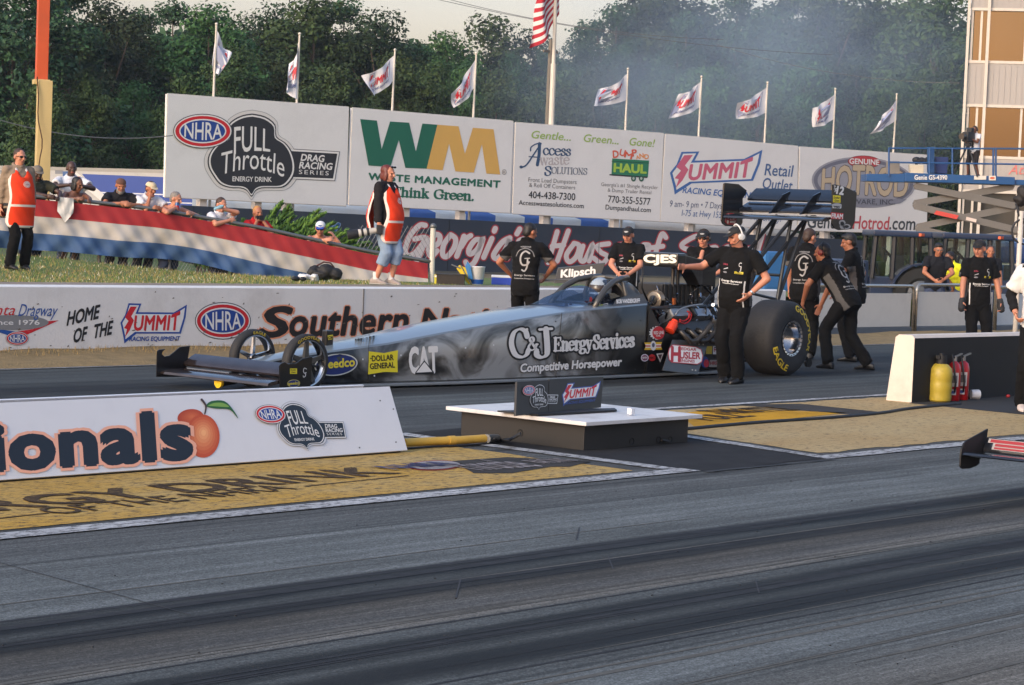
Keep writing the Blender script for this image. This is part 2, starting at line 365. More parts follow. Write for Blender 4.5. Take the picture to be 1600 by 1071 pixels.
def fullthrottle(A, l=1, dark=(38, 38, 42), pale=None, wingbox=True):
    P = [(745, 246), (850, 270), (930, 335), (940, 430), (1010, 480), (1062, 550), (1092, 650), (1085, 740), (1035, 815), (980, 845), (900, 848), (820, 850), (770, 872), (738, 918), (702, 872), (650, 850), (560, 845), (480, 815), (425, 745), (390, 680), (385, 610), (412, 545), (470, 485), (548, 440), (552, 340), (600, 290), (670, 258)]
    P = spline(P+[P[0]], 3)[:-1]
    c = (735, 600); sc = lambda k: [(c[0]+(x-c[0])*k, c[1]+(y-c[1])*k) for x, y in P]
    if pale: A.poly(sc(1.085), (150, 150, 150), l); A.poly(sc(1.07), pale, l+1)
    if wingbox:
        A.poly([(1040, 528), (1452, 552), (1412, 792), (1060, 776)], (90, 90, 92), l+1); A.poly([(1040, 534), (1445, 557), (1407, 786), (1060, 770)], WHT, l+2)
        A.poly([(1040, 548), (1430, 570), (1395, 770), (1060, 758)], dark, l+3)
        A.text('DRAG', (1135, 625), (1325, 637), 52, WHT, l+6, bold=.03, shear=.15); A.text('RACING', (1122, 688), (1390, 700), 52, WHT, l+6, bold=.03, shear=.15)
        A.text('SERIES', (1120, 733), (1360, 745), 33, WHT, l+6, space=1.3)
    A.poly(sc(1.0), dark, l+4); A.poly(sc(.968), WHT, l+5); A.poly(sc(.93), dark, l+6)
    wf = lambda u, w: (u, w*(1.16-.16*u)+.10*math.sin(math.pi*u)+(.10*(u-.6) if w < .1 else 0))
    A.text('FULL', (597, 565), (888, 560), 178, WHT, l+7, bold=.008, shear=.06, warp=wf)
    wt = lambda u, w: (u, w*(1.06-.12*u)+.36*math.sin(math.pi*u*.96))
    A.text('Throttle', (487, 742), (1000, 768), 168, WHT, l+7, bold=.004, warp=wt)
    A.text('ENERGY DRINK', (585, 792), (900, 797), 38, WHT, l+7, bold=.02)
def ft_full(A, l=1, **k):
    fullthrottle(A, l, **k); nhra(A, 345, 388, 232, 133, l+8, .03)
def summit(A, l=1, red=RED, blue=(28, 70, 148), eq=True, white=WHT):
    A.poly([(765, 130), (842, 132), (822, 183), (1035, 185), (1113, 138), (1104, 215), (1076, 311), (812, 311), (740, 370), (735, 330), (717, 246), (745, 200)], blue, l)
    A.poly([(772, 141), (828, 142), (806, 194), (1040, 196), (1101, 157), (1092, 218), (1067, 301), (803, 301), (747, 344), (746, 326), (728, 248), (753, 206)], white, l+1)
    A.poly([(777, 150), (815, 150), (781, 208), (797, 232), (772, 292), (744, 332), (756, 284), (738, 278), (765, 236), (744, 214)], red, l+2)
    A.text('UMMIT', (800, 290), (1072, 288), 84, red, l+2, bold=.034, shear=.18, space=1.04, warp=lambda u, w: (u, w*(1.0+(.28*max(0, u-.8)/.2 if w > .5 else 0))))
    if eq: A.text('RACING EQUIPMENT', (770, 355), (1073, 352), 25, blue, l+2, bold=.03, shear=.2)

# ================================================================== ground and track
def asphalt(name, stops, rough=.74, base=1.0):
    m = bpy.data.materials.new(name); m.use_nodes = True; t = m.node_tree; b = t.nodes['Principled BSDF']; L = t.links.new; b.inputs['Specular IOR Level'].default_value = .06
    N = lambda k: t.nodes.new(k)
    tc = N('ShaderNodeTexCoord'); sp = N('ShaderNodeSeparateXYZ'); L(tc.outputs['Object'], sp.inputs[0])
    def noise(sx, sy, sc, det=6, ro=.6):
        mp = N('ShaderNodeMapping'); mp.inputs['Scale'].default_value = (sx, sy, 1); n = N('ShaderNodeTexNoise'); n.inputs['Scale'].default_value = sc; n.inputs['Detail'].default_value = det; n.inputs['Roughness'].default_value = ro
        L(tc.outputs['Object'], mp.inputs[0]); L(mp.outputs[0], n.inputs['Vector']); return n.outputs[0]
    def mth(op, a, c, d=None):
        n = N('ShaderNodeMath'); n.operation = op
        for i, v in enumerate((a, c, d)):
            if v is None: continue
            if isinstance(v, (int, float)): n.inputs[i].default_value = v
            else: L(v, n.inputs[i])
        return n.outputs[0]
    wob = mth('MULTIPLY_ADD', noise(.25, .3, 1.0, 2), .2, -.1)
    y = mth('ADD', sp.outputs[1], wob); y = mth('ADD', y, mth('MULTIPLY_ADD', noise(.12, 2.2, 1.0, 3, .6), .1, -.05))
    yy = mth('DIVIDE', y, 22.0)
    rp = N('ShaderNodeValToRGB'); el = rp.color_ramp.elements; el[0].position = 0; el[1].position = 1
    for i, (p, v, tint) in enumerate(stops):
        e = el[0] if i == 0 else (el[len(el)-1] if i == len(stops)-1 else el.new(p/22)); e.position = p/22
        e.color = (v*tint[0]*base, v*tint[1]*base, v*tint[2]*base, 1)
    L(yy, rp.inputs[0])
    # lengthwise streaks, patchy rubber, fine grit
    def rng(v, a0, a1, b0, b1):
        n = N('ShaderNodeMapRange'); n.inputs[1].default_value = a0; n.inputs[2].default_value = a1; n.inputs[3].default_value = b0; n.inputs[4].default_value = b1; L(v, n.inputs[0]); return n.outputs[0]
    k = mth('MULTIPLY', rng(noise(.05, 3.0, 1.0, 10, .8), .32, .68, .6, 1.36), rng(noise(.4, 1.0, 1.2, 8, .7), .3, .75, .7, 1.28))
    k = mth('MULTIPLY', k, rng(noise(.22, 1.5, .8, 6, .6), .58, .68, 1.0, .55)); k = mth('MULTIPLY', k, rng(noise(.03, 7.0, 1.0, 3, .5), .60, .66, 1.0, .62)); k = mth('MULTIPLY', k, rng(noise(.028, 5.3, 1.7, 3, .5), .61, .67, 1.0, 1.4))
    k = mth('MULTIPLY', k, rng(noise(.035, 16.0, 1.0, 4, .8), .35, .65, .86, 1.12))
    k = mth('MULTIPLY', k, rng(noise(1, 1.6, 24, 4, .75), .34, .66, .68, 1.34)); k = mth('MULTIPLY', k, rng(noise(1, 1, 85, 2, .8), .34, .66, .62, 1.45))
    k = mth('MULTIPLY', k, .82); mx = N('ShaderNodeVectorMath'); mx.operation = 'SCALE'; L(rp.outputs[0], mx.inputs[0]); L(k, mx.inputs['Scale'])
    L(mx.outputs[0], b.inputs['Base Color'])
    rr = N('ShaderNodeMapRange'); rr.inputs[1].default_value = .01; rr.inputs[2].default_value = .07; rr.inputs[3].default_value = rough-.17; rr.inputs[4].default_value = rough+.12; L(mx.outputs[0], rr.inputs[0]); L(rr.outputs[0], b.inputs['Roughness'])
    bp = N('ShaderNodeBump'); bp.inputs['Strength'].default_value = .35; bp.inputs['Distance'].default_value = .01; L(noise(1, 1, 110, 2, .7), bp.inputs['Height']); L(bp.outputs[0], b.inputs['Normal'])
    return m
G0, G1, G2 = (1, 1.02, 1.0), (.95, 1.03, 1.02), (1.08, 1.02, .9)
M_asph = asphalt('track_asphalt', [(0, .12, G2), (4.3, .13, G2), (5.1, .12, G1), (5.42, .15, G1), (5.62, .10, G1), (5.74, .017, G0), (5.92, .022, G0), (5.97, .08, G1), (6.08, .07, G1), (6.12, .015, G0), (6.26, .022, G0), (6.36, .10, G1), (6.5, .11, G1), (6.54, .19, G2), (6.60, .18, G2), (6.64, .09, G0), (6.98, .085, G2), (7.08, .017, G0), (7.2, .022, G0), (7.25, .075, G1), (7.35, .065, G1), (7.39, .013, G0), (7.52, .018, G0), (7.64, .14, G1), (8.3, .155, G1), (9.6, .10, G0),
    (14.9, .10, G1), (15.3, .045, G0), (16.0, .075, G0), (16.9, .04, G0), (17.6, .085, G1), (22, .10, G1)])
M_ground = mat('bare_ground', (96, 88, 66), rough=.95, var=.3, scale=.8, bump=.4, bscale=9)
MB().add([(-400, -300, -.06), (600, -300, -.06), (600, 700, -.06), (-400, 700, -.06)], [(0, 1, 2, 3)]).build('ground', M_ground)['kind'] = 'structure'
mb = MB(); xs = [-60, 0, 8, 16, 24, 34, 60, 140]
for a, b in zip(xs, xs[1:]): mb.add([(a, -14, 0), (b, -14, 0), (b, 19.12, 0), (a, 19.12, 0)], [(0, 1, 2, 3)])
mb.build('track', M_asph)['kind'] = 'structure'
# dry grass verge under the wall
M_verge = mat('dry_grass_verge', (134, 112, 74), rough=.95, var=.35, scale=7, bump=.8, bscale=40, dirt=.6, dirtc=(70, 64, 34))
mb = MB(); n = 160; rows = [19.12, 19.3, 19.6, 19.9, 20.26]; zz = [.004, .03, .045, .06, .1]
for j, (yv, zv) in enumerate(zip(rows, zz)):
    for i in range(n): mb.v.append(Vector((-20+i*.75, yv+(random.uniform(-.04, .04) if 0 < j < 4 else 0), zv+(random.uniform(-.015, .02) if j else 0))))
for j in range(4):
    for i in range(n-1): mb.f.append([j*n+i, j*n+i+1, (j+1)*n+i+1, (j+1)*n+i]); mb.m.append(0)
mb.build('grass_verge', M_verge, smooth=True)['kind'] = 'structure'

def worn(name, c, wear=.42, under=(.055, .053, .05), sc=3.0, c2=None):
    m = bpy.data.materials.new(name); m.use_nodes = True; t = m.node_tree; b = t.nodes['Principled BSDF']; L = t.links.new
    tc = t.nodes.new('ShaderNodeTexCoord')
    def nz(s, d, r=.65, sx=1.0):
        mp = t.nodes.new('ShaderNodeMapping'); mp.inputs['Scale'].default_value = (sx, 1, 1); L(tc.outputs['Object'], mp.inputs[0])
        n = t.nodes.new('ShaderNodeTexNoise'); n.inputs['Scale'].default_value = s; n.inputs['Detail'].default_value = d; n.inputs['Roughness'].default_value = r; L(mp.outputs[0], n.inputs['Vector']); return n.outputs[0]
    a = t.nodes.new('ShaderNodeMixRGB'); a.inputs[1].default_value = (*lin(c), 1); a.inputs[2].default_value = (*lin(c2 or [v*.72 for v in c]), 1)
    r0 = t.nodes.new('ShaderNodeValToRGB'); r0.color_ramp.elements[0].position = .4; r0.color_ramp.elements[1].position = .68; L(nz(sc*.4, 8, .7, .5), r0.inputs[0]); L(r0.outputs[0], a.inputs[0])
    r = t.nodes.new('ShaderNodeValToRGB'); r.color_ramp.elements[0].position = 1-wear-.04; r.color_ramp.elements[1].position = 1-wear+.12; L(nz(sc*9, 6, .8, .6), r.inputs[0])
    q = t.nodes.new('ShaderNodeMixRGB'); q.inputs[2].default_value = (*under, 1); L(r.outputs[0], q.inputs[0]); L(a.outputs[0], q.inputs[1])
    g = t.nodes.new('ShaderNodeMixRGB'); g.blend_type = 'MULTIPLY'; g.inputs[0].default_value = .5; L(q.outputs[0], g.inputs[1]); L(nz(90, 2), g.inputs[2])
    L(g.outputs[0], b.inputs['Base Color']); b.inputs['Roughness'].default_value = .8; b.inputs['Specular IOR Level'].default_value = .12
    bp = t.nodes.new('ShaderNodeBump'); bp.inputs['Strength'].default_value = .3; bp.inputs['Distance'].default_value = .01; L(nz(110, 2), bp.inputs['Height']); L(bp.outputs[0], b.inputs['Normal'])
    return m
M_yel = worn('worn_yellow_paint', (204, 160, 72), .47, c2=(200, 174, 120), sc=2.2)
M_tan = worn('worn_tan_paint', (198, 172, 124), .44, c2=(186, 154, 104), sc=2.0)
M_lin = worn('worn_white_line', (214, 214, 214), .5, sc=2.4)
M_drk = worn('worn_dark_lettering', (78, 62, 46), .44, under=(.34, .22, .08), sc=4)
M_seam = mat('seam_dark', (40, 40, 42), rough=.8, var=.3, scale=9)
def flat(name, poly, z, m, kind='structure'):
    o = MB().add([(x, y, z) for x, y in poly], [tuple(range(len(poly)))]).build(name, m); o['kind'] = kind; return o
def jag(a, b, n, j):  # slightly uneven painted edge
    return [(a[0]+(b[0]-a[0])*i/n+random.uniform(-j, j)*(b[1] != a[1]), a[1]+(b[1]-a[1])*i/n+random.uniform(-j, j)*(a[1] == b[1])) for i in range(n+1)]
def polyjag(name, pts, z, m, j=.035, step=.22):
    o = []
    for a, b in zip(pts, pts[1:]+pts[:1]): o += jag(a, b, max(1, int(math.dist(a, b)/step)), j)[:-1]
    mb = MB(); P = [Vector((x, y, z)) for x, y in o]; mb.add(P, [tuple(t) for t in tessellate_polygon([P])]); q = mb.build(name, m); q['kind'] = 'structure'; return q
polyjag('road_paint_yellow', [(-12, 9.68), (12.55, 9.72), (12.62, 12.3), (-12, 12.3)], .004, M_yel)
polyjag('road_paint_tan', [(14.98, 9.72), (44, 9.72), (44, 12.78), (15.35, 12.78), (15.3, 11.4)], .004, M_tan)
polyjag('lane_line', [(-12, 9.38), (13.0, 9.44), (13.0, 9.62), (-12, 9.56)], .008, M_lin, .012)
polyjag('lane_line', [(14.62, 9.42), (44, 9.42), (44, 9.6), (14.66, 9.6)], .008, M_lin, .012)
polyjag('lane_line', [(12.82, 9.63), (12.98, 9.63), (13.0, 12.45), (12.84, 12.45)], .008, M_lin, .012)
polyjag('lane_line', [(14.66, 9.61), (14.8, 9.61), (15.2, 11.5), (15.2, 12.8), (15.08, 12.8), (15.06, 11.5)], .008, M_lin, .012)
polyjag('lane_line', [(-12, 12.42), (12.8, 12.42), (12.8, 12.52), (-12, 12.52)], .008, M_lin, .01)
polyjag('lane_line', [(15.2, 12.88), (44, 12.88), (44, 12.99), (15.2, 12.99)], .008, M_lin, .01)
polyjag('lane_line', [(-30, 18.98), (60, 18.98), (60, 19.08), (-30, 19.08)], .008, worn('worn_wall_line', (170, 170, 168), .5), .01)
M_blk2 = mat('patch_asphalt', (50, 50, 51), rough=.85, spec=.06, var=.3, scale=4, bump=.3, bscale=80)
polyjag('asphalt_patch', [(13.03, 9.45), (14.6, 9.45), (14.98, 11.3), (15.0, 12.6), (13.03, 12.4)], .0045, M_blk2)
polyjag('seam', [(12.98, 9.36), (14.66, 9.36), (14.66, 9.40), (12.98, 9.40)], .0085, M_seam, .01, .1)
# expansion joints and scuffs across the near lane
mb = MB()
for (a, b) in [((0, 880), (300, 962)), ((1180, 905), (1186, 928)), ((950, 870), (958, 890)), ((905, 800+25), (900, 845)), ((720, 905), (712, 935))]:
    A_, B_ = pz(*a), pz(*b); d = (B_-A_).normalized(); nn = Vector((-d.y, d.x, 0))*.004
    mb.add([A_+nn+Vector((0, 0, .003)), A_-nn+Vector((0, 0, .003)), B_-nn+Vector((0, 0, .003)), B_+nn+Vector((0, 0, .003))], [(0, 1, 2, 3)])
mb.build('pavement_joint', M_seam)['kind'] = 'structure'
# crisp rubber laid down by the tyres, pale scraped streaks, crumbs
mb = MB(); rnd = random.Random(21)
def mark(y, x0, L, w, m, z):
    n = max(4, int(L/.5)); dy = rnd.uniform(-.004, .004); mb.mat(m); a = []; b = []
    for i in range(n+1):
        u = i/n; x = x0+L*u; t = min(1, u*5, (1-u)*5)**.6; c = y+dy*L*u+.006*math.sin(x*1.3+y*40); a.append(Vector((x, c-w*t*rnd.uniform(.35, .6), z))); b.append(Vector((x, c+w*t*rnd.uniform(.35, .6), z)))
    mb.add(a+b, [(i, i+1, n+2+i, n+1+i) for i in range(n)])
k = 0
for c, sp, n in ((7.46, .07, 9), (7.14, .06, 8), (6.19, .07, 8), (5.84, .08, 8), (6.7, .5, 3), (15.35, .14, 9), (16.85, .14, 9)):
    for i in range(n): k += 1; mark(rnd.gauss(c, sp), rnd.uniform(-4, 15), rnd.uniform(3, 22), rnd.choice((.012, .02, .03, .055)), 0, .0010+.000014*k)
for c, sp, n in ((6.55, .05, 5), (5.42, .22, 6), (4.6, .4, 3), (7.28, .04, 2), (8.4, .4, 1)):
    for i in range(n): k += 1; mark(rnd.gauss(c, sp), rnd.uniform(0, 12), rnd.uniform(3, 14), rnd.choice((.012, .02, .04)), 1, .0010+.000014*k)
for i in range(0): k += 1; mark(rnd.uniform(4.4, 7.6), rnd.uniform(5, 13), rnd.uniform(.4, 1.4), rnd.uniform(.05, .16), 2, .0010+.000014*k)
mb.build('tyre_marks', [mat('laid_rubber', (52, 53, 55), rough=.75, spec=.06, var=.5, scale=9), mat('scraped_streak', (92, 91, 87), rough=.85, spec=.05, var=.35, scale=14), mat('rubber_smear', (58, 59, 60), rough=.75, spec=.08, var=.4, scale=12)], merge=False)['kind'] = 'structure'
mb = MB()
for i in range(420):
    x, y = rnd.uniform(4, 30), rnd.uniform(4, 9.3) if i < 1100 else rnd.uniform(13, 18.9); r = rnd.uniform(.0015, .005); mb.box((x, y, r*.6), (r*rnd.uniform(1, 3), r, r))
tag(mb.build('rubber_crumbs', mat('crumb', (34, 34, 35), rough=.8), merge=False), kind='stuff')
A = Art()   # worn lettering on the yellow pad, in metres on the ground
def gtext(t, a, b, h, c, bold=.02):
    A.text(t, (a.x, a.y), (b.x, b.y), h, c, 1, bold=bold, up=(0.0, 1.0))
a, b = pz(0, 800), pz(626, 741); d = (b-a)
gtext('RGY DRINK', a, b, .40, M_drk, .03)
gtext('FULL THROTTLE ENE', a-d*1.35, a-d*.02, .45, M_drk, .03)
a2, b2 = pz(92, 806), pz(465, 766); gtext('OF THE NHRA', a2, b2, .25, M_drk, .01)
for q0, q1 in ((pz(-400, 855), pz(78, 804)), (pz(478, 762), pz(640, 745))):
    A.poly([(q0.x, q0.y), (q1.x, q1.y), (q1.x, q1.y+.025), (q0.x, q0.y+.025)], M_drk, 1)
M_wr, M_wb, M_wd = worn('worn_red_emblem', (170, 60, 54), .4), worn('worn_pale_emblem', (186, 178, 178), .42), worn('worn_grey_emblem', (78, 74, 70), .42)
G = lambda x, y: tuple(pz(x, y)[:2])
for rx, ry, m_, l in ((43, 8, M_wr, 1), (40, 6.6, M_wb, 2)): A.poly([G(679+rx*math.cos(i*.2618), 729-1.2*math.cos(i*.2618)+ry*math.sin(i*.2618)) for i in range(24)], m_, l)
q = pz(679, 731); A.text('NHRA', (q.x-.42, q.y-.02), (q.x+.22, q.y-.02), .22, worn('worn_blue_emblem', (96, 100, 140), .4), 3, bold=.03, up=(0, 1))
A.poly([tuple(pz(*p)[:2]) for p in ((706, 722), (790, 716), (925, 722), (890, 731), (860, 731), (800, 741), (740, 741))], M_wd, 1)
q0, q1 = pz(745, 738), pz(850, 731); A.text('Throttle', (q0.x, q0.y), (q1.x, q1.y), .5, M_wb, 2, bold=.01, up=(0, 1))
q0, q1 = pz(850, 727), pz(905, 723); A.text('RACING', (q0.x, q0.y), (q1.x, q1.y), .22, M_wb, 2, bold=.01, up=(0, 1))
A.poly([tuple(pz(*p)[:2]) for p in ((1085, 668), (1060, 648), (1120, 640), (1325, 646), (1240, 655))], worn('worn_bright_yellow', (222, 164, 40), .36), 1)
A.poly([tuple(pz(*p)[:2]) for p in ((1150, 634), (1250, 632), (1375, 645), (1330, 649))], M_wd, 1)
for (x0, y0, x1, y1, s) in ((1110, 659, 1180, 652, 'FULL'), (1135, 649, 1250, 642, 'THROTTLE')):
    q0, q1 = pz(x0, y0), pz(x1, y1); A.text(s, (q0.x, q0.y), (q1.x, q1.y), .36, M_drk, 2, bold=.03, up=(0, 1))
o = A.build('road_lettering', lambda x, y, o: Vector((x, y, o)), step=.003, base=.004); o['kind'] = 'structure'

# ================================================================== retaining wall, embankment
WY = 20.26
M_wall = mat('white_wall_paint', (222, 219, 214), rough=.7, var=.05, scale=2, bump=.15, bscale=25, dirt=.3, dirtc=(120, 106, 88))
M_conc = mat('stained_concrete', (134, 120, 106), rough=.9, var=.22, scale=3, bump=.3, bscale=30, dirt=.5, dirtc=(86, 76, 66))
wallT = thing('retaining_wall', 'long white concrete retaining wall lettered with sponsor names behind the dragster', 'wall', (15, WY, 0))
mb = MB(); sec = [(WY+.05, -.04), (WY, .06), (WY, .80), (WY+.03, .815), (WY+.28, .815), (WY+.28, -.04)]
mb.loft([[Vector((x, y, z)) for y, z in sec] for x in [-20+i*2 for i in range(26)]]+[]).build('wall_face', M_wall, wallT)
mb = MB(); xs = [-20+i*2 for i in range(26)]
mb.box((5, WY+.68, .74), (50, .78, .14)).build('wall_cap', M_conc, wallT, bevel=.01)
WP = Plane((0, WY, 0), (0, -1, 0))
A = Art()
A.T = zoomT(0, 440, .2625)
A.text('Atlanta', (-200, 200), (90, 200), 62, (196, 30, 40), 3, shear=.35, bold=-.005); A.text('Dragway', (108, 205), (345, 208), 70, (30, 78, 150), 3, shear=.45, bold=-.005)
A.ell(70, 245, 220, 45, (128, 128, 128), 2); A.text('Since 1976', (-60, 258), (235, 258), 28, WHT, 3, bold=.02)
A.poly([(-260, 232), (-160, 236), (0, 285), (100, 300), (90, 335), (0, 305)], (30, 78, 150), 1); A.poly([(350, 232), (290, 236), (200, 283), (90, 300), (100, 345)], (196, 30, 40), 1)
nhra(A, 103, 340, 66, 40, 3); A.new('lettering')
for t, p0, p1, h in (('HOME', (398, 262), (590, 218), 78), ('OF', (437, 364), (515, 348), 78), ('THE', (558, 338), (668, 312), 78)):
    A.text(t, p0, p1, h, (26, 24, 24), 1, bold=.035, shear=.15, up=(0.08, -1))
A.new('bolt_emblem'); summit(A, 1); A.new('oval_emblem'); nhra(A, 1327, 235, 162, 106, 1); A.new('event_lettering')
A.T = zoomT(400, 440, .25)
ORG = (226, 150, 112)
A.text('S', (25, 345), (225, 340), 178, (28, 22, 20), 3, bold=.032, space=1.05, shear=.22, out=(.035, ORG)); A.text('outhern', (215, 340), (950, 326), 172, (28, 22, 20), 3, bold=.032, space=1.05, shear=.22, out=(.03, ORG))
A.text('N', (1030, 318), (1205, 314), 142, (28, 22, 20), 3, bold=.032, space=1.05, shear=.22, out=(.035, ORG)); A.text('ationals', (1195, 314), (1985, 300), 140, (28, 22, 20), 3, bold=.032, space=1.05, shear=.22, out=(.03, ORG))
A.build('wall_lettering', WP, wallT, step=.001, base=.002)
mb = MB()
for i in range(260):   # scuffs and chips
    x = random.uniform(10, 31); z = random.uniform(.03, .8)*random.random()**.4; w = random.uniform(.01, .05)
    mb.add([(x, WY-.0085, z), (x+w, WY-.0085, z+.004), (x+w*.8, WY-.0085, z+random.uniform(.006, .03)), (x+w*.1, WY-.0085, z+.01)], [(0, 1, 2, 3)])
mb.build('wall_chips', mat('chipped_paint', (96, 86, 74), var=.3), wallT)
for x in range(-16, 31, 6): MB().box((x+.4, WY-.001, .40), (.014, .012, .80)).build('expansion_joint', mat('joint_grey', (104, 98, 90), var=.3), wallT)

def terr(P):   # embankment height behind the wall
    q = Vector((P[0], P[1], 0))-Vector((0, 0, 0)); u = q.dot(RH); d = q.dot(FH)
    far = .80+(-.78)*max(0, min(1, (u+7.4)/4.6)) if u > -7.4 else .80+min(.6, (-7.4-u)*.05)
    if u > 4: far = .02
    near = .765 if u < 3 else .70; df = 34.3+(u+8.4)*.383      # the bank crests at the fence and falls away behind it
    crest = near+((.91 if u < -7.4 else (.72+.19*(-5-u)/2.4 if u < -5 else .64+.08*(-2-u)/3 if u < -2 else .64))-near)*max(0, min(1, (3-u)/3))
    d0 = (P[0]*FH.x+21.35*FH.y); t = max(0, min(1, (d-d0)/max(1.5, df-d0-.2))); h = near+(crest-near)*t*t
    if d > df+.03: w = min(1, (d-df-.03)/.4); h = crest+(far-crest)*w*w*(3-2*w)
    if d > 45: h += (.05-h)*min(1, (d-45)/8)
    return h
M_grass = mat('embankment_grass', (84, 104, 46), rough=.95, var=.3, scale=2.5, bump=.6, bscale=40, dirt=.75, dirtc=(140, 122, 78))
mb = MB(); gx = [-26+i*.25 for i in range(300)]; gy = [21.05]+[21.2+j*.2 for j in range(150)]
for y in gy:
    for x in gx: mb.v.append(Vector((x, y, terr((x, y))+(.012*mnoise.noise((x*2, y*2, 0)) if y > 21.1 else -.03))))
n = len(gx)
for j in range(len(gy)-1):
    for i in range(n-1): mb.f.append([j*n+i, j*n+i+1, (j+1)*n+i+1, (j+1)*n+i]); mb.m.append(0)
mb.build('embankment', M_grass, smooth=True)['kind'] = 'structure'
# short grass blades
mb = MB(); ms = []
for k in range(52000):
    if k < 20000: y = 21.08+abs(random.gauss(0, .22)); x = random.uniform(14, 31)
    else:
        x = random.uniform(11, 24); y = 21.1+random.random()**1.2*8
    q = Vector((x, y, 0)); 
    if q.dot(RH) > 6 or q.dot(FH) > 36.5: continue
    z = terr((x, y)); h = random.uniform(.018, .05)*(1.5 if y < 21.4 and random.random() < .15 else 1); a = random.uniform(0, 6.3); w = .006; lx, ly = random.uniform(-.02, .02), random.uniform(-.02, .02)
    cx, sx = math.cos(a)*w, math.sin(a)*w; o = len(mb.v)
    mb.v += [Vector((x-cx, y-sx, z-.01)), Vector((x+cx, y+sx, z-.01)), Vector((x+lx, y+ly, z+h))]; mb.f.append([o, o+1, o+2]); mb.m.append(0 if random.random() < (.75 if y < 21.9 else .4) else (1 if random.random() < .93 else 2))
tag(mb.build('grass', [mat('grass_blade', (92, 116, 44), rough=.8, var=.3), mat('dry_blade', (148, 132, 84), rough=.9, var=.3), mat('clover_flower', (216, 214, 196), rough=.9)], merge=False), kind='stuff')

# weeds growing out of the wall foot
mb = MB()
for k in range(2600):
    x = random.uniform(12, 31); y = WY-abs(random.gauss(0, .16))-.01; h = random.uniform(.02, .07); a = random.uniform(0, 6.3); w = .006; z = .06+(y-19.9)*.1
    if y < 19.2: continue
    mb.add([(x-w*math.cos(a), y-w*math.sin(a), z-.02), (x+w*math.cos(a), y+w*math.sin(a), z-.02), (x+random.uniform(-.03, .03), y+random.uniform(-.03, .03), z+h)], [(0, 1, 2)])
tag(mb.build('dry_weeds', mat('dry_weed', (150, 126, 78), rough=.9, var=.35, scale=4), merge=False), kind='stuff')
# ================================================================== billboards (one straight row, turned from the track)
M_board = mat('billboard_paint', (218, 217, 215), rough=.55, var=.04, scale=1.2, dirt=.12)
M_white = mat('white_metal', (206, 200, 190), rough=.5, var=.08, scale=3)
M_edge = mat('board_edge_grey', (120, 120, 118), rough=.6)
B0, B1 = pd(262, 230, 68), pd(1250, 290, 85); BD = (B1-B0); BD.z = 0; BD.normalize(); BN = Vector((-BD.y, BD.x, 0))
if BN.dot(EYE-B0) < 0: BN = -BN
BP = Plane(B0, BN)
def board(label, quad, draw, T, posts):
    P = [BP(x, y) for x, y in quad]; base = (P[2]+P[3])*.5
    t = thing('billboard', label, 'billboard', (base.x, base.y, .0), 0, 'advertising billboards in a row')
    MB().prism(P, -BN*.14).build('panel', [M_board], t, bevel=.01)
    A = Art(); A.T = T; draw(A); A.build('lettering', BP, t, step=.003, base=.003)
    mb = MB()
    for a, b in ((0, 1), (1, 2), (2, 3), (3, 0)):
        mb.tube([P[a]-BN*.02, P[b]-BN*.02], .022, 6)
    mb.build('frame', M_white, t)
    for x in posts:
        q = BP(x, quad[2][1]-20); h = q.z
        MB().box((q.x-BN.x*.26, q.y-BN.y*.26, h/2), (.24, .24, h), Matrix.Rotation(math.atan2(BD.y, BD.x), 3, 'Z')).build('post', M_white, t)
    return t
def d1(A): ft_full(A, 1, pale=(212, 208, 203))
board('white billboard with a red and blue oval and a big black bottle-cap shield', [(262, 147), (545, 168), (541, 322), (258, 308)], d1, zoomT(250, 130, .19375), (322, 408, 455))
GRN, GLD = (22, 96, 74), (208, 164, 84)
def d2(A):
    A.new('monogram'); A.poly([(122, 195), (262, 207), (302, 445), (372, 215), (532, 225), (588, 465), (642, 232), (768, 242), (678, 610), (500, 603), (445, 370), (375, 596), (192, 583)], GRN, 2)
    A.poly([(768, 242), (945, 255), (998, 485), (1065, 268), (1238, 280), (1293, 658), (1178, 650), (1140, 405), (1073, 642), (918, 632), (866, 400), (812, 622), (678, 610)], GLD, 2)
    A.new('lettering'); A.text('WASTE MANAGEMENT', (192, 702), (1290, 768), 56, GRN, 1, bold=.04, space=1.1)
    serif(A, 'Think', (390, 838), (695, 855), 74, GRN, 1, .28, .13); serif(A, 'Green.', (738, 858), (1078, 876), 74, GRN, 1, .28, .13)
    A.ell(1327, 638, 19, 23, (110, 110, 110), 1); A.ell(1327, 638, 15, 19, (205, 200, 194), 2); A.text('R', (1319, 650), (1335, 650), 22, (110, 110, 110), 3)
board('white billboard with giant green and gold letters over two green lines', [(551, 169), (802, 190), (797, 333), (545, 320)], d2, zoomT(540, 150, .18679), (640, 727))
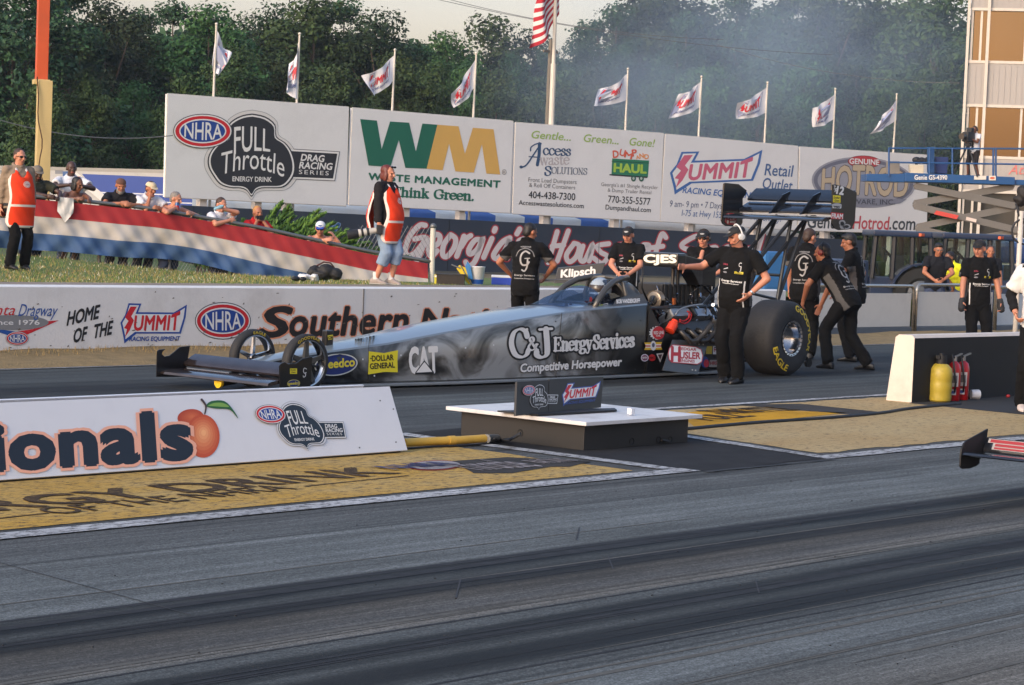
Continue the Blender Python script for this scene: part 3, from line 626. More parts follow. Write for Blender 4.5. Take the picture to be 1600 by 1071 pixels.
def d3(A):
    LG = (150, 178, 88); NV = (44, 74, 108); GY = (96, 104, 118)
    for t, p0, p1 in (('Gentle...', (248, 222), (625, 248)), ('Green...', (750, 255), (1085, 282)), ('Gone!', (1190, 290), (1432, 308))): A.text(t, p0, p1, 72, LG, 1, bold=.012, shear=.18)
    A.new('script_emblem'); A.stroke([(145, 505), (200, 480), (270, 380), (340, 275)], 14, NV, 1); A.stroke([(325, 275), (322, 380), (305, 480)], 30, NV, 1); A.stroke([(240, 345), (245, 310), (290, 280), (340, 272)], 12, NV, 1); A.stroke([(225, 400), (330, 408)], 10, NV, 1); A.ell(150, 500, 17, 14, NV, 1)
    serif(A, 'ccess', (358, 382), (628, 392), 92, NV, 2, .17, .07); serif(A, 'waste', (328, 480), (615, 474), 96, (178, 170, 170), 1, .15, .07)
    serif(A, 'S', (372, 580), (440, 584), 88, NV, 1, .2, .08); serif(A, 'OLUTIONS', (440, 562), (785, 575), 62, GY, 1, .15, .06)
    A.new('lettering'); A.text('Front Load Dumpsters', (218, 640), (682, 664), 40, (110, 108, 106), 1); A.text('& Roll Off Containers', (225, 690), (668, 716), 38, (110, 108, 106), 1)
    A.text('404-438-7300', (220, 798), (668, 820), 66, BLK, 1, bold=.01); A.text('Accesswastesolutions.com', (126, 862), (750, 896), 44, BLK, 1, bold=.01)
    A.new('trailer_drawing')
    for t, p0, p1, h, c in (('D', (1035, 412), (1088, 408), 68, (206, 92, 66)), ('U', (1092, 385), (1140, 398), 60, (206, 92, 66)), ('M', (1140, 405), (1210, 425), 56, (206, 92, 66)), ('P', (1222, 398), (1265, 392), 64, (206, 92, 66)), ('A', (1258, 428), (1290, 420), 36, (222, 140, 70)), ('N', (1292, 418), (1330, 412), 46, (222, 140, 70)), ('D', (1338, 424), (1378, 420), 44, (222, 140, 70))): A.text(t, p0, p1, h, c, 2, bold=.03)
    A.poly([(1025, 418), (1380, 438), (1368, 600), (1018, 572)], (42, 118, 84), 1); A.poly([(1020, 440), (1380, 458), (1380, 466), (1020, 448)], (24, 80, 56), 2)
    A.poly([(1000, 568), (1362, 592), (1362, 606), (998, 580)], (40, 44, 46), 2); A.text('HAUL', (1042, 545), (1350, 560), 78, (160, 192, 70), 3, bold=.05)
    for x in (1230, 1305): A.ell(x, 610, 24, 30, (36, 84, 66), 3); A.ell(x, 610, 11, 14, (170, 180, 170), 4)
    A.new('lettering'); A.text("Georgia's #1 Shingle Recycler", (918, 682), (1465, 714), 34, (118, 114, 112), 1); A.text('& Dump Trailer Rental', (980, 738), (1400, 762), 34, (118, 114, 112), 1)
    A.text('770-355-5577', (985, 840), (1390, 866), 66, BLK, 1, bold=.008); A.text('Dumpandhaul.com', (960, 908), (1395, 936), 46, BLK, 1, bold=.008)
board('white billboard with pale green words and a green skip trailer drawing', [(806, 192), (1037, 209), (1031, 346), (801, 334)], d3, zoomT(790, 180, .1625), (858, 968))
def d4(A):
    f = aff([(717, 246), (1113, 138), (740, 370)], [(62, 262), (600, 128), (90, 388)]); T0 = A.T; A.T = comp(T0, f)
    A.new('bolt_emblem'); summit(A, 1, red=(196, 96, 118), blue=(62, 104, 164), eq=False); A.T = T0; A.new('lettering')
    A.text('RACING EQUIPMENT', (135, 378), (560, 412), 34, (62, 104, 164), 1, bold=.02, shear=.2)
    NV = (66, 96, 140)
    A.text('Retail', (612, 275), (778, 285), 66, NV, 1, bold=.01, shear=.12); A.text('Outlet', (600, 352), (772, 368), 62, NV, 1, bold=.01, shear=.12)
    A.text('9 am- 9 pm • 7 Days', (62, 458), (365, 470), 36, (96, 104, 128), 1, shear=.15); A.text('a Week', (375, 471), (480, 475), 36, (96, 104, 128), 1, shear=.15)
    A.text('I-75 at Hwy 155', (130, 512), (362, 524), 36, (76, 104, 150), 1, shear=.15); A.text('Exit 216—McDonough', (375, 524), (708, 548), 36, (76, 104, 150), 1, shear=.15)
board('white billboard with a pink lightning-bolt logo and blue shop hours', [(1040, 210), (1247, 229), (1245, 360), (1032, 346)], d4, zoomT(1030, 200, .26875), (1084, 1186))
def d5(A):
    A.new('oval_emblem'); A.ell(1188, 318, 302, 148, (150, 150, 158), 1, 48, .06); A.ell(1188, 318, 290, 138, (104, 106, 120), 2, 48, .06); A.ell(1188, 318, 268, 118, (150, 150, 158), 3, 48, .06)
    A.poly([(940, 400), (1440, 415), (1400, 440), (1180, 462), (1000, 438)], (126, 128, 140), 4)
    A.ell(1192, 198, 92, 34, (180, 56, 60), 6, 36, .03); A.ell(1192, 198, 96, 37, (110, 60, 60), 5, 36, .03)
    A.text('GENUINE', (1106, 208), (1278, 216), 30, WHT, 8, bold=.03)
    A.text('HOTROD', (945, 372), (1440, 398), 150, (186, 168, 140), 7, bold=.03, out=(.02, (92, 84, 84)), warp=lambda u, w: (u, w*(.86+.22*math.sin(math.pi*u))))
    A.text('HARDWARE, INC.', (1000, 442), (1370, 446), 28, (70, 72, 82), 6, bold=.01)
    A.new('web_address'); A.text('Genuine', (862, 580), (1125, 588), 74, (56, 60, 64), 1, bold=.015, shear=.12); A.text('Hotrod', (1125, 586), (1338, 592), 74, (184, 66, 76), 1, bold=.015, shear=.12); A.text('.com', (1338, 590), (1488, 594), 74, (56, 60, 64), 1, bold=.015, shear=.12)
board('white billboard with a grey oval emblem behind the lift platform', [(1250, 230), (1450, 243), (1448, 366), (1247, 360)], d5, zoomT(1030, 200, .26875), (1296, 1400))

# ================================================================== dark lettered wall below the boards
M_navy = mat('dark_navy_wall', (38, 47, 61), rough=.6, var=.15, scale=1.0, dirt=.1)
DP = Plane(B0+BN*.45, BN)
wt = thing('sign_wall', 'long dark navy wall lettered in pale red-edged script below the billboards', 'wall', tuple(DP(800, 440))[:2]+(0,))
Pq = [DP(285, 321), DP(1352, 376), DP(1352, 470), DP(285, 470)]; Pq[2].z = Pq[3].z = 0
MB().prism(Pq, -BN*.12).build('wall_face', M_navy, wt)
mb = MB()
for x in (300, 440, 700, 935, 1180): q = DP(x, 400); p0 = DP(x, 322+(x-285)*.0515); mb.box((q.x+BN.x*.0, q.y+BN.y*.0, p0.z/2), (.02, .02, p0.z-.02), Matrix.Rotation(math.atan2(BD.y, BD.x), 3, 'Z'))
mb.build('panel_joint', mat('navy_joint', (24, 28, 34)), wt)
A = Art()
def script(strokes, T, w=8.2):
    for st in strokes:
        q = [T(*p) for p in st]
        A.stroke(q, w+4, (150, 40, 50), 1); A.stroke(q, w, (196, 190, 190), 2)
T1 = zoomT(620, 330, .175)   # first word, measured on an enlargement
script([[(255, 128), (200, 130), (120, 220), (75, 340), (95, 395), (150, 385), (225, 300), (262, 240)], [(160, 250), (262, 240), (225, 340), (175, 445)],
  [(300, 330), (370, 290), (385, 230), (350, 210), (300, 270), (285, 360), (310, 405), (360, 355)], [(480, 215), (420, 300), (410, 390), (450, 405), (510, 330), (525, 250), (480, 212)],
  [(600, 225), (570, 310), (535, 405)], [(575, 320), (620, 250), (660, 220)], [(760, 260), (700, 260), (645, 340), (655, 385), (720, 340), (770, 240), (735, 360), (690, 460), (640, 490), (615, 455)],
  [(850, 245), (775, 415)], [(880, 155), (870, 180)], [(1010, 240), (940, 280), (865, 390), (895, 425), (960, 360), (1010, 250), (960, 400), (985, 425)], [(1098, 160), (1072, 205)],
  [(1130, 250), (1090, 270), (1100, 320), (1130, 350), (1110, 400), (1070, 400)]], T1)
T2 = zoomT(860, 330, .2375)
script([[(45, 135), (-15, 340)], [(118, 130), (45, 330)], [(10, 232), (88, 225)], [(155, 215), (105, 290), (125, 335), (170, 300), (190, 230), (155, 212)], [(215, 230), (195, 310), (225, 325), (280, 215), (255, 330)],
  [(385, 215), (310, 230), (330, 270), (375, 300), (340, 345), (285, 310)], [(420, 295), (470, 260), (480, 225), (440, 235), (415, 310), (440, 345), (490, 300)],
  [(630, 225), (585, 260), (580, 320), (625, 300), (650, 230), (615, 222)], [(760, 175), (735, 150), (705, 230), (680, 330)], [(640, 245), (740, 232)],
  [(990, 195), (960, 165), (870, 215), (880, 245), (960, 265), (965, 305), (900, 340), (850, 320)], [(1040, 240), (990, 400)], [(1040, 250), (1090, 240), (1085, 300), (1030, 310)],
  [(1130, 290), (1180, 270), (1170, 235), (1125, 270), (1130, 330), (1170, 320)], [(1215, 300), (1260, 280), (1250, 240), (1210, 270), (1210, 330), (1255, 320)], [(1345, 260), (1300, 250), (1290, 320), (1330, 310), (1360, 230), (1395, 150), (1345, 325)]], T2, 7.6)
A.new('blue_lettering'); T3 = zoomT(440, 320, .1625)   # blue script half hidden by the shrub
for st in [[(90, 260), (160, 225)], [(190, 175), (160, 240)], [(270, 180), (225, 200), (215, 235), (270, 225)], [(265, 270), (300, 190)], [(410, 280), (480, 185), (440, 260), (400, 300)], [(430, 270), (550, 185), (520, 240), (440, 290)]]:
    q = [T3(*p) for p in st]; A.stroke(q, 5.5, (130, 150, 176), 1); A.stroke(q, 3.6, (40, 84, 150), 2)
A.build('lettering', DP, wt, step=.003, base=.003)

# ================================================================== canopies behind the wall
M_cwh, M_cbl = mat('canopy_white', (196, 206, 212), rough=.8, var=.06, scale=2, sheen=.2), mat('canopy_blue', (38, 92, 168), rough=.8, var=.15, scale=2, sheen=.2)
def canopy(name, label, x0, y0, x1, y1, drop, n, mats, dback, rise=.9):
    pl = Plane(B0-BN*dback, BN); a, b = pl(x0, y0), pl(x1, y1); t = thing(name, label, 'canopy', ((a.x+b.x)/2, (a.y+b.y)/2, 0))
    mb = MB(); N = n*6
    for i in range(N+1):
        u = i/N; p = a.lerp(b, u); wv = .06*math.sin(u*n*6.28)+.03*math.sin(u*57); sag = -.05*abs(math.sin(u*n*3.14))
        mb.v += [p-Vector((0, 0, drop))+BN*(wv*.6), p+Vector((0, 0, sag))+BN*.02, p-BN*1.6+Vector((0, 0, rise))]
    for i in range(N):
        for r in (0, 1): mb.f.append([3*i+r, 3*i+3+r, 3*i+4+r, 3*i+1+r]); mb.m.append((i//6) % len(mats))
    mb.build('cloth', mats, t, smooth=True)
    for u in (.02, .34, .66, .98):
        p = a.lerp(b, u)-BN*.2; MB().cyl((p.x, p.y, 0), (p.x, p.y, p.z), .03, seg=8).build('pole', M_white, t)
canopy('canopy', 'white canopy showing under the first billboard behind the dark wall', 300, 312, 632, 331, .5, 8, [M_cwh], 2.2, .5)
canopy('canopy', 'blue and white striped canopy under the middle billboards', 632, 330, 992, 348, .5, 8, [M_cbl, M_cwh], 2.2, .35)
canopy('canopy', 'pale canopy under the pink-logo billboard behind the dark wall', 992, 352, 1250, 366, .5, 5, [mat('canopy_beige', (186, 180, 170), rough=.8)], 2.4, .3)

# ================================================================== flags
M_pole = mat('flagpole_paint', (196, 190, 178), rough=.45, var=.06); M_flag = mat('flag_cloth', (216, 216, 220), rough=.85, var=.04, sheen=.3)
FL = [((338, 46), (331, 102), (360, 83), (341, 119), (333, 152), 'first flag from the left, hanging limp above the shield billboard'), ((468, 61), (465, 156), (455, 102), (445, 137), (463, 163), 'limp flag drooping straight down its pole, second from the left'),
 ((617, 86), (615, 125), (569, 118), (582, 151), (612, 174), 'flag blowing left above the giant green letters'), ((744, 91), (743, 135), (704, 147), (713, 169), (739, 183), 'folded flag above the giant gold letter'),
 ((981, 115), (980, 156), (938, 140), (924, 166), (977, 203), 'wide open flag above the skip trailer drawing'), ((1096, 127), (1095, 167), (1062, 147), (1046, 186), (1091, 213), 'flag with a drooping tip above the pink logo'),
 ((1199, 136), (1198, 176), (1152, 161), (1154, 186), (1194, 224), 'flag flying level above the blue shop hours'), ((1305, 146), (1304, 186), (1268, 169), (1272, 199), (1301, 233), 'flag with a notched end above the grey oval emblem'), ((1401, 154), (1401, 188), (1371, 190), (1360, 210), (1395, 239), 'narrow twisted flag, the last towards the tower')]
FP = Plane(B0-BN*.35, BN)
for k, (pt, pb, ft, fb, base, lab) in enumerate(FL):
    b0 = FP(*base); b0.z -= 1.2; top = FP(*pt)+Vector((0, 0, .12)); t = thing('flagpole', 'white advertising '+lab, 'flag', (b0.x, b0.y, 0), 0, 'flags on poles along the billboards')
    MB().tube([(b0.x, b0.y, 0), b0, top], [.045, .045, .03], 8).build('pole', M_pole, t)
    MB().ell(top+Vector((0, 0, .04)), .05, 10).build('finial', M_pole, t, smooth=True)
    c = [FP(*p) for p in (pt, pb, ft, fb)]; ph = random.uniform(0, 6)
    def fn(u, v, off=0.0, c=c, ph=ph):
        a = c[0].lerp(c[1], v); b = c[2].lerp(c[3], v); p = a.lerp(b, u)
        p = p+Vector((0, 0, -.10*math.sin(math.pi*u)*(1-.3*v)))
        return p+BN*(.13*math.sin(u*7+v*2.2+ph)*u**.6+.05*math.sin(u*15+ph*2-v*3)*u+off)
    mb = MB(); nu, nv = 16, 8
    for j in range(nv+1):
        for i in range(nu+1): mb.v.append(fn(i/nu, j/nv))
    for j in range(nv):
        for i in range(nu): mb.f.append([j*nu+j+i, j*nu+j+i+1, (j+1)*(nu+1)+i+1, (j+1)*(nu+1)+i]); mb.m.append(0)
    fl = mb.build('flag_cloth', M_flag, t, smooth=True)
    A = Art(); A.T = aff([(717, 250), (1113, 250), (740, 370)], [(.94, .5), (.16, .42), (.92, .92)])   # seen from the back: mirrored
    summit(A, 1, red=(200, 40, 52), blue=(150, 156, 182), white=(216, 216, 220), eq=False); A.text('RACING EQUIPMENT', (770, 350), (1073, 350), 25, (70, 84, 140), 3, bold=.02); A.build('printed_logo', fn, t, step=.006, base=.01)
# big flagpole with the national flag
t = thing('flagpole', 'tall white flagpole with a drooping red and white striped national flag', 'flag', tuple(FP(861, 190))[:2]+(0,))
q = FP(862, 193); MB().tube([(q.x, q.y, 0), FP(865, 100)], [.11, .10], 10).build('lower_pole', M_pole, t); MB().tube([FP(865, 100), FP(870, -60)], [.07, .06], 10).build('upper_pole', M_pole, t)
c = [FP(*p) for p in ((873, -50), (874, 22), (846, -14), (828, 76))]
def fn(u, v, off=0.0):
    a = c[0].lerp(c[1], v); b = c[2].lerp(c[3], v); p = a.lerp(b, u)
    return p+BN*(.18*math.sin(u*9+v*3)*u**.5+off)+Vector((0, 0, -.25*math.sin(math.pi*u)))+BD*(.12*math.sin(v*5+u*4)*u)
mb = MB(); nu, nv = 24, 26
for j in range(nv+1):
    for i in range(nu+1): mb.v.append(fn(i/nu, j/nv))
for j in range(nv):
    for i in range(nu):
        mb.f.append([j*(nu+1)+i, j*(nu+1)+i+1, (j+1)*(nu+1)+i+1, (j+1)*(nu+1)+i]); mb.m.append(2 if (j < 6 and i < 10) else (j//2) % 2)
mb.build('flag_cloth', [mat('flag_red', (168, 30, 46), rough=.8), mat('flag_white', (214, 208, 206), rough=.8), mat('flag_blue', (34, 44, 92), rough=.8)], t, smooth=True)
t = thing('utility_pole', 'grey utility pole standing close behind the tall flagpole', 'pole', tuple(pd(855, 195, 92))[:2]+(0,))
p0 = pd(855, 195, 92); p1 = pd(861, 62, 92); MB().tube([(p0.x, p0.y, 0), p1], [.13, .09], 8).build('shaft', mat('weathered_pole', (112, 106, 96), rough=.9, var=.2), t); MB().box(tuple(p1-Vector((0, 0, .5))), (.9, .08, .1)).build('crossarm', mat('weathered_pole', (112, 106, 96)), t)
def wire(label, pts, d, r=.016, sag=.4):
    a, b = pd(*pts[0], d[0]), pd(*pts[1], d[1]); mb = MB(); P = []
    for i in range(25): u = i/24; P.append(a.lerp(b, u)-Vector((0, 0, 4*sag*u*(1-u))))
    o = mb.tube(P, r, 5).build('power_line', mat('wire', (104, 104, 104), rough=.6)); tag(o, label, 'cable', 'overhead wires')
wire('thin overhead wire across the open sky, upper strand', ((660, -12), (1130, 62)), (90, 95), .012); wire('thin overhead wire across the open sky, lower strand', ((660, -6), (1300, 86)), (90, 97), .012)
wire('overhead wire in front of the dark left trees', ((-60, 168), (270, 212)), (50, 53), .012, .3); wire('overhead wire crossing the hazy right trees', ((1120, 70), (1500, 130)), (95, 88), .009)
# ================================================================== trees
def leafmat(name, c, c2):
    m = bpy.data.materials.new(name); m.use_nodes = True; t = m.node_tree; b = t.nodes['Principled BSDF']; L = t.links.new
    tc = t.nodes.new('ShaderNodeTexCoord'); n = t.nodes.new('ShaderNodeTexNoise'); n.inputs['Scale'].default_value = .55; n.inputs['Detail'].default_value = 6; n.inputs['Roughness'].default_value = .75; L(tc.outputs['Object'], n.inputs['Vector'])
    rp = t.nodes.new('ShaderNodeValToRGB'); rp.color_ramp.elements[0].position = .36; rp.color_ramp.elements[1].position = .66
    rp.color_ramp.elements[0].color = (*c, 1); rp.color_ramp.elements[1].color = (*c2, 1); L(n.outputs[0], rp.inputs[0])
    oi = t.nodes.new('ShaderNodeObjectInfo'); hs = t.nodes.new('ShaderNodeHueSaturation'); mr = t.nodes.new('ShaderNodeMapRange'); mr.inputs[3].default_value = .55; mr.inputs[4].default_value = 1.55; L(oi.outputs['Random'], mr.inputs[0]); L(mr.outputs[0], hs.inputs['Value'])
    m2 = t.nodes.new('ShaderNodeMapRange'); m2.inputs[3].default_value = .465; m2.inputs[4].default_value = .53; L(oi.outputs['Random'], m2.inputs[0]); L(m2.outputs[0], hs.inputs['Hue']); L(rp.outputs[0], hs.inputs['Color'])
    L(hs.outputs[0], b.inputs['Base Color']); b.inputs['Roughness'].default_value = .7; b.inputs['Specular IOR Level'].default_value = .25
    return m
M_leaf = leafmat('leaf_green', (.020, .046, .014), (.058, .105, .028)); M_leafd = leafmat('leaf_dark', (.012, .032, .014), (.036, .072, .026))
M_bark = mat('bark', (78, 66, 54), rough=.95, var=.3, scale=3, bump=.6, bscale=12)
def crown_mesh(seed, rx, rz, h0, lobes, nleaf, size, mt, airy=1.0):
    rnd = random.Random(seed); mb = MB(); L = []
    for i in range(lobes):
        th = rnd.uniform(0, 6.28); u = i/lobes; rr = rx*(1-abs(u-.35)*.75)*rnd.uniform(.3, .8); r = rnd.uniform(.22, .40)*rx*(1.15-.5*u)
        L.append((Vector((rr*math.cos(th), rr*math.sin(th), h0+rz*2*(u**.9)*.92+rnd.uniform(-.4, .4))), r))
    L.append((Vector((0, 0, h0+rz*1.95)), rx*.28))
    tot = sum(r*r for _, r in L)
    for c, r in L:
        for k in range(int(nleaf*r*r/tot)):
            d = Vector((rnd.gauss(0, 1), rnd.gauss(0, 1), rnd.gauss(0, 1)))
            if d.length < .01: continue
            d.normalize(); q = r*(rnd.random()**.5)*(1+.55*mnoise.noise(d*2.3+c))*airy*1.12; p = c+Vector((d.x*q, d.y*q, d.z*q*.78))
            nn = (d+Vector((rnd.gauss(0, .7), rnd.gauss(0, .7), rnd.gauss(.3, .7)))).normalized(); a = nn.orthogonal().normalized(); b = nn.cross(a); an = rnd.uniform(0, 6.28)
            a, b = a*math.cos(an)+b*math.sin(an), b*math.cos(an)-a*math.sin(an); s = size*rnd.uniform(.55, 1.35)
            o = len(mb.v); mb.v += [p-a*s*.5, p-b*s*.32-a*s*.05, p+a*s*.6, p+b*s*.32+nn*s*.12]; mb.f.append([o, o+1, o+2, o+3]); mb.m.append(0)
    me_o = mb.build('crown', mt, merge=False); return me_o, L
def trunk_mesh(seed, h, L, r0):
    rnd = random.Random(seed+50); mb = MB(); pts = []; x = y = 0
    for i in range(7): pts.append(Vector((x, y, h*i/6))); x += rnd.uniform(-.12, .12); y += rnd.uniform(-.12, .12)
    mb.tube(pts, [r0*(1-.8*i/6)+.02 for i in range(7)], 8)
    for c, r in L:
        if rnd.random() < .8:
            b = pts[min(5, max(1, int(6*max(.15, (c.z-1.5)/h)*.75)))]; m = b.lerp(c, .5)+Vector((0, 0, -.15)); mb.tube([b, m, c], [r0*.34, r0*.22, .03], 6)
    return mb.build('trunk', M_bark, smooth=True)
PROTO = []
for i, (rx, rz, h0, lob, nl, sz, mt, ai) in enumerate([(4.2, 4.6, 3.0, 26, 30000, .21, M_leaf, 1.05), (3.4, 5.6, 3.2, 28, 30000, .20, M_leafd, 1.0), (4.8, 5.0, 3.5, 30, 34000, .22, M_leafd, 1.1), (3.0, 4.2, 2.6, 22, 20000, .19, M_leaf, 1.3), (3.9, 5.0, 1.2, 28, 32000, .21, M_leaf, 1.0)]):
    c, L = crown_mesh(100+i*7, rx, rz, h0, lob, nl, sz, mt, ai); tr = trunk_mesh(i, h0+rz*1.5, L, .26)
    H = max(v.co.z for v in c.data.vertices); t = thing('tree', 'x', 'tree'); c.parent = t; tr.parent = t; PROTO.append((t, H, rx))
# (pixel x of the trunk, pixel y of the top, distance, prototype, width factor)
TR = [(-50, -60, 74, 1, 1.1), (25, -50, 70, 2, 1.1), (100, -30, 76, 1, 1.05), (60, 120, 66, 4, .8), (150, -12, 84, 2, 1.0), (185, 22, 88, 0, 1.0), (215, 8, 94, 1, 1.0), (262, -2, 92, 1, 1.1), (318, 2, 90, 0, 1.0), (130, 110, 70, 4, .8), (205, 120, 74, 4, .9), (282, 108, 72, 4, .8), (362, 66, 84, 0, .9),
      (400, 40, 100, 1, .9), (425, 0, 102, 2, 1.0), (482, -12, 98, 0, 1.1), (528, -6, 100, 1, 1.1), (585, 10, 98, 2, 1.0), (520, 95, 84, 4, 1.0), (440, 85, 86, 4, .9), (610, 75, 88, 4, .9), (648, 62, 104, 1, .8), (690, 46, 108, 0, .9), (672, 95, 92, 0, .8), (758, 18, 112, 3, 1.1), (722, 88, 98, 4, .8), (792, 78, 104, 1, .8), (824, 42, 114, 3, .9), (848, 70, 100, 1, .8), (770, 105, 90, 4, .9),
      (900, 58, 104, 2, .9), (872, 100, 92, 4, .9), (952, 28, 104, 1, 1.0), (935, 95, 88, 4, 1.0), (1000, 8, 106, 0, 1.1), (1035, -8, 108, 2, 1.1), (1090, 22, 110, 3, 1.2), (1062, 40, 100, 1, 1.0), (1020, 120, 86, 4, .9), (1100, 95, 90, 4, 1.0), (1140, 6, 112, 1, .95), (1185, 34, 106, 2, 1.0), (1225, 0, 110, 1, 1.0), (1265, -6, 108, 0, 1.0), (1180, 120, 88, 4, .9), (1250, 90, 92, 4, 1.0), (1312, 6, 110, 2, 1.0), (1352, 12, 112, 3, 1.2), (1392, 22, 110, 3, 1.1), (1330, 85, 94, 1, 1.0), (1420, 14, 114, 3, 1.1), (1385, 120, 92, 4, .9), (1455, 10, 96, 0, 1.05), (1478, 60, 88, 4, .9), (1520, 20, 108, 2, 1.0), (1440, 150, 84, 4, .7), (1580, 0, 112, 2, 1.0)]
def tlab(i, x, y, d, k):
    kind = ('broad mid-green tree', 'tall narrow dark tree', 'big dark rounded tree', 'thin airy tree', 'bushy low tree')[k]
    near = [(0, 'at the far left edge'), (70, 'behind the cream and orange pole'), (150, 'beside the cream pole'), (262, 'left of the shield billboard'), (345, 'behind the first flag from the left'), (470, 'behind the second flag'), (545, 'above the gap by the green letters'), (630, 'behind the flag over the green letters'), (715, 'left of the flag over the gold letter'), (770, 'right of the flag over the gold letter'), (870, 'behind the national flag'), (960, 'behind the wide open flag'), (1045, 'left of the drooping-tip flag'), (1120, 'right of the drooping-tip flag'), (1200, 'behind the level flag above the shop hours'), (1300, 'behind the notched flag'), (1400, 'behind the last flag'), (1470, 'beside the tower'), (1600, 'hidden mostly by the tower')]
    w = min(near, key=lambda q: abs(q[0]-x))[1]
    row = 'in front' if d < 113 else ('at the back' if d > 128 else 'midway')
    return f'{kind} {row} {w}'
seen = {}
for i, (x, y, d, k, wf) in enumerate(TR):
    d *= 1.27; y -= (26 if 940 < x < 1490 and y < 60 else 0); g = pd(x, 300, d); h = (346-.04*0+.0402*(x-800)-y)/FPX*d+CAMH
    pr, H, rx = PROTO[k]; t = copy_tree(pr); s = h/H; t.location = (g.x, g.y, -.05); t.scale = (s*wf*1.08, s*wf*1.08, s); t.rotation_euler = (0, 0, random.uniform(0, 6.28))
    lab = tlab(i, x, y, d, k); seen[lab] = seen.get(lab, 0)+1
    if seen[lab] > 1: lab += (', taller one' if y < 60 else ', lower one') if seen[lab] == 2 else ', third of its kind there'
    tag(t, lab, 'tree', 'trees of the wood behind the billboards')
for pr, _, _ in PROTO:
    for ch in list(pr.children): bpy.data.objects.remove(ch)
    bpy.data.objects.remove(pr)
# the wood behind them reads as one dark mass
mb = MB(); rnd = random.Random(5)
def wood_top(x): return 95+42*math.sin(x/140+1.2)*.5+14*math.sin(x/37)+(0 if x > 330 else -55)+(-40 if x > 960 else 0)
for k in range(60000):
    x = rnd.uniform(-80, 1640); d = rnd.uniform(146, 158); yt = wood_top(x)+rnd.gauss(0, 6); y = yt+(335-yt)*rnd.random()**.9
    p = pd(x, y, d); nn = Vector((rnd.gauss(0, 1), rnd.gauss(0, 1), rnd.gauss(.4, .8))).normalized()
    if p.z < 0: continue
    a = nn.orthogonal().normalized(); b = nn.cross(a); s = rnd.uniform(.4, .85); o = len(mb.v)
    mb.v += [p-a*s*.5, p-b*s*.35, p+a*s*.6, p+b*s*.35]; mb.f.append([o, o+1, o+2, o+3]); mb.m.append(0)
tag(mb.build('woodland', M_leafd, merge=False), kind='stuff')

# ================================================================== trailer and clutter behind the spectators
M_trl = mat('trailer_white', (176, 176, 172), rough=.4, var=.06, dirt=.2); M_tbl = mat('trailer_blue', (40, 68, 140), rough=.35, var=.1); M_grey = mat('mid_grey', (110, 112, 112), rough=.6, var=.1)
TD = 77.0; TN = (-FH).normalized(); TP = Plane(pd(150, 300, TD), TN)
t = thing('race_trailer', 'long white and blue race trailer parked behind the spectators at left', 'trailer', tuple(TP(150, 340))[:2]+(0,))
P = [TP(-120, 256), TP(480, 271), TP(480, 350), TP(-120, 338)]
MB().prism(P, -TN*2.4).build('body', M_trl, t, bevel=.05)
A = Art()
A.poly([(128, 272), (480, 286), (480, 336), (168, 324), (150, 300)], (44, 72, 146), 1); A.poly([(105, 270), (120, 270), (205, 338), (186, 338)], (206, 204, 200), 2); A.poly([(155, 300), (330, 306), (330, 308), (157, 302)], (200, 204, 214), 2); A.poly([(158, 312), (330, 318), (330, 320), (160, 314)], (200, 204, 214), 2)
A.rect(98, 268, 110, 278, (58, 92, 140), 2); A.poly([(112, 292), (118, 286), (130, 286), (138, 294), (130, 302), (118, 302)], (70, 74, 74), 3); A.rect(116, 276, 126, 284, (150, 60, 60), 3)
for x in (0, 28, 44, 62, 86): A.rect(x, 266, x+13, 272, (120, 124, 130), 1)
for x in (4, 30, 90, 104): A.rect(x, 284, x+10, 310, (150, 152, 150), 1)
A.poly([(-120, 256), (480, 271), (480, 276), (-120, 262)], (150, 148, 140), 1)
A.build('livery', TP, t, step=.004)
for x in (140, 185): q = TP(x, 405); MB().lathe([(.02, 0), (.14, 0), (.2, .02), (.34, .04), (.35, .1), (.35, .28), (.3, .3), (.02, .3)], (q.x+TN.x*.05, q.y+TN.y*.05, .3), TN, 24).build('wheel', [mat('dull_wheel', (150, 146, 138), rough=.7)], t, smooth=40)
# cream and orange boom post
M_cream = mat('cream_paint', (196, 172, 118), rough=.55, var=.08, dirt=.25, dirtc=(110, 84, 54)); M_org = mat('orange_paint', (196, 82, 38), rough=.5, var=.1, scale=1.5, dirt=.2)
t = thing('boom_post', 'tall square cream post with orange upper section behind the left spectators', 'post', tuple(pd(64, 340, 41))[:2]+(0,))
D = 41.0; q0, q1, q2 = pd(64, 340, D), pd(64.5, 127, D), pd(65, -120, D); Mz = Matrix.Rotation(-YAW+.35, 3, 'Z'); w = 27/FPX*D
MB().box((q0.x, q0.y, q1.z/2), (w*.8, w*.8, q1.z), Mz).build('lower_section', M_cream, t, bevel=.01)
MB().box((q1.x, q1.y, q1.z-.02), (w*.92, w*.92, .09), Mz).build('collar', M_cream, t, bevel=.01)
MB().box((q1.x, q1.y, (q1.z+q2.z)/2), (w*.66, w*.66, q2.z-q1.z), Mz).build('upper_section', M_org, t, bevel=.01)
cp = [pd(58+6*math.sin(i*1.1)*(i/14)+i*.7, 120+i*14, D-.32) for i in range(16)]; MB().tube(cp, .012, 6).build('cable', mat('rust_cable', (82, 56, 38), rough=.9), t)

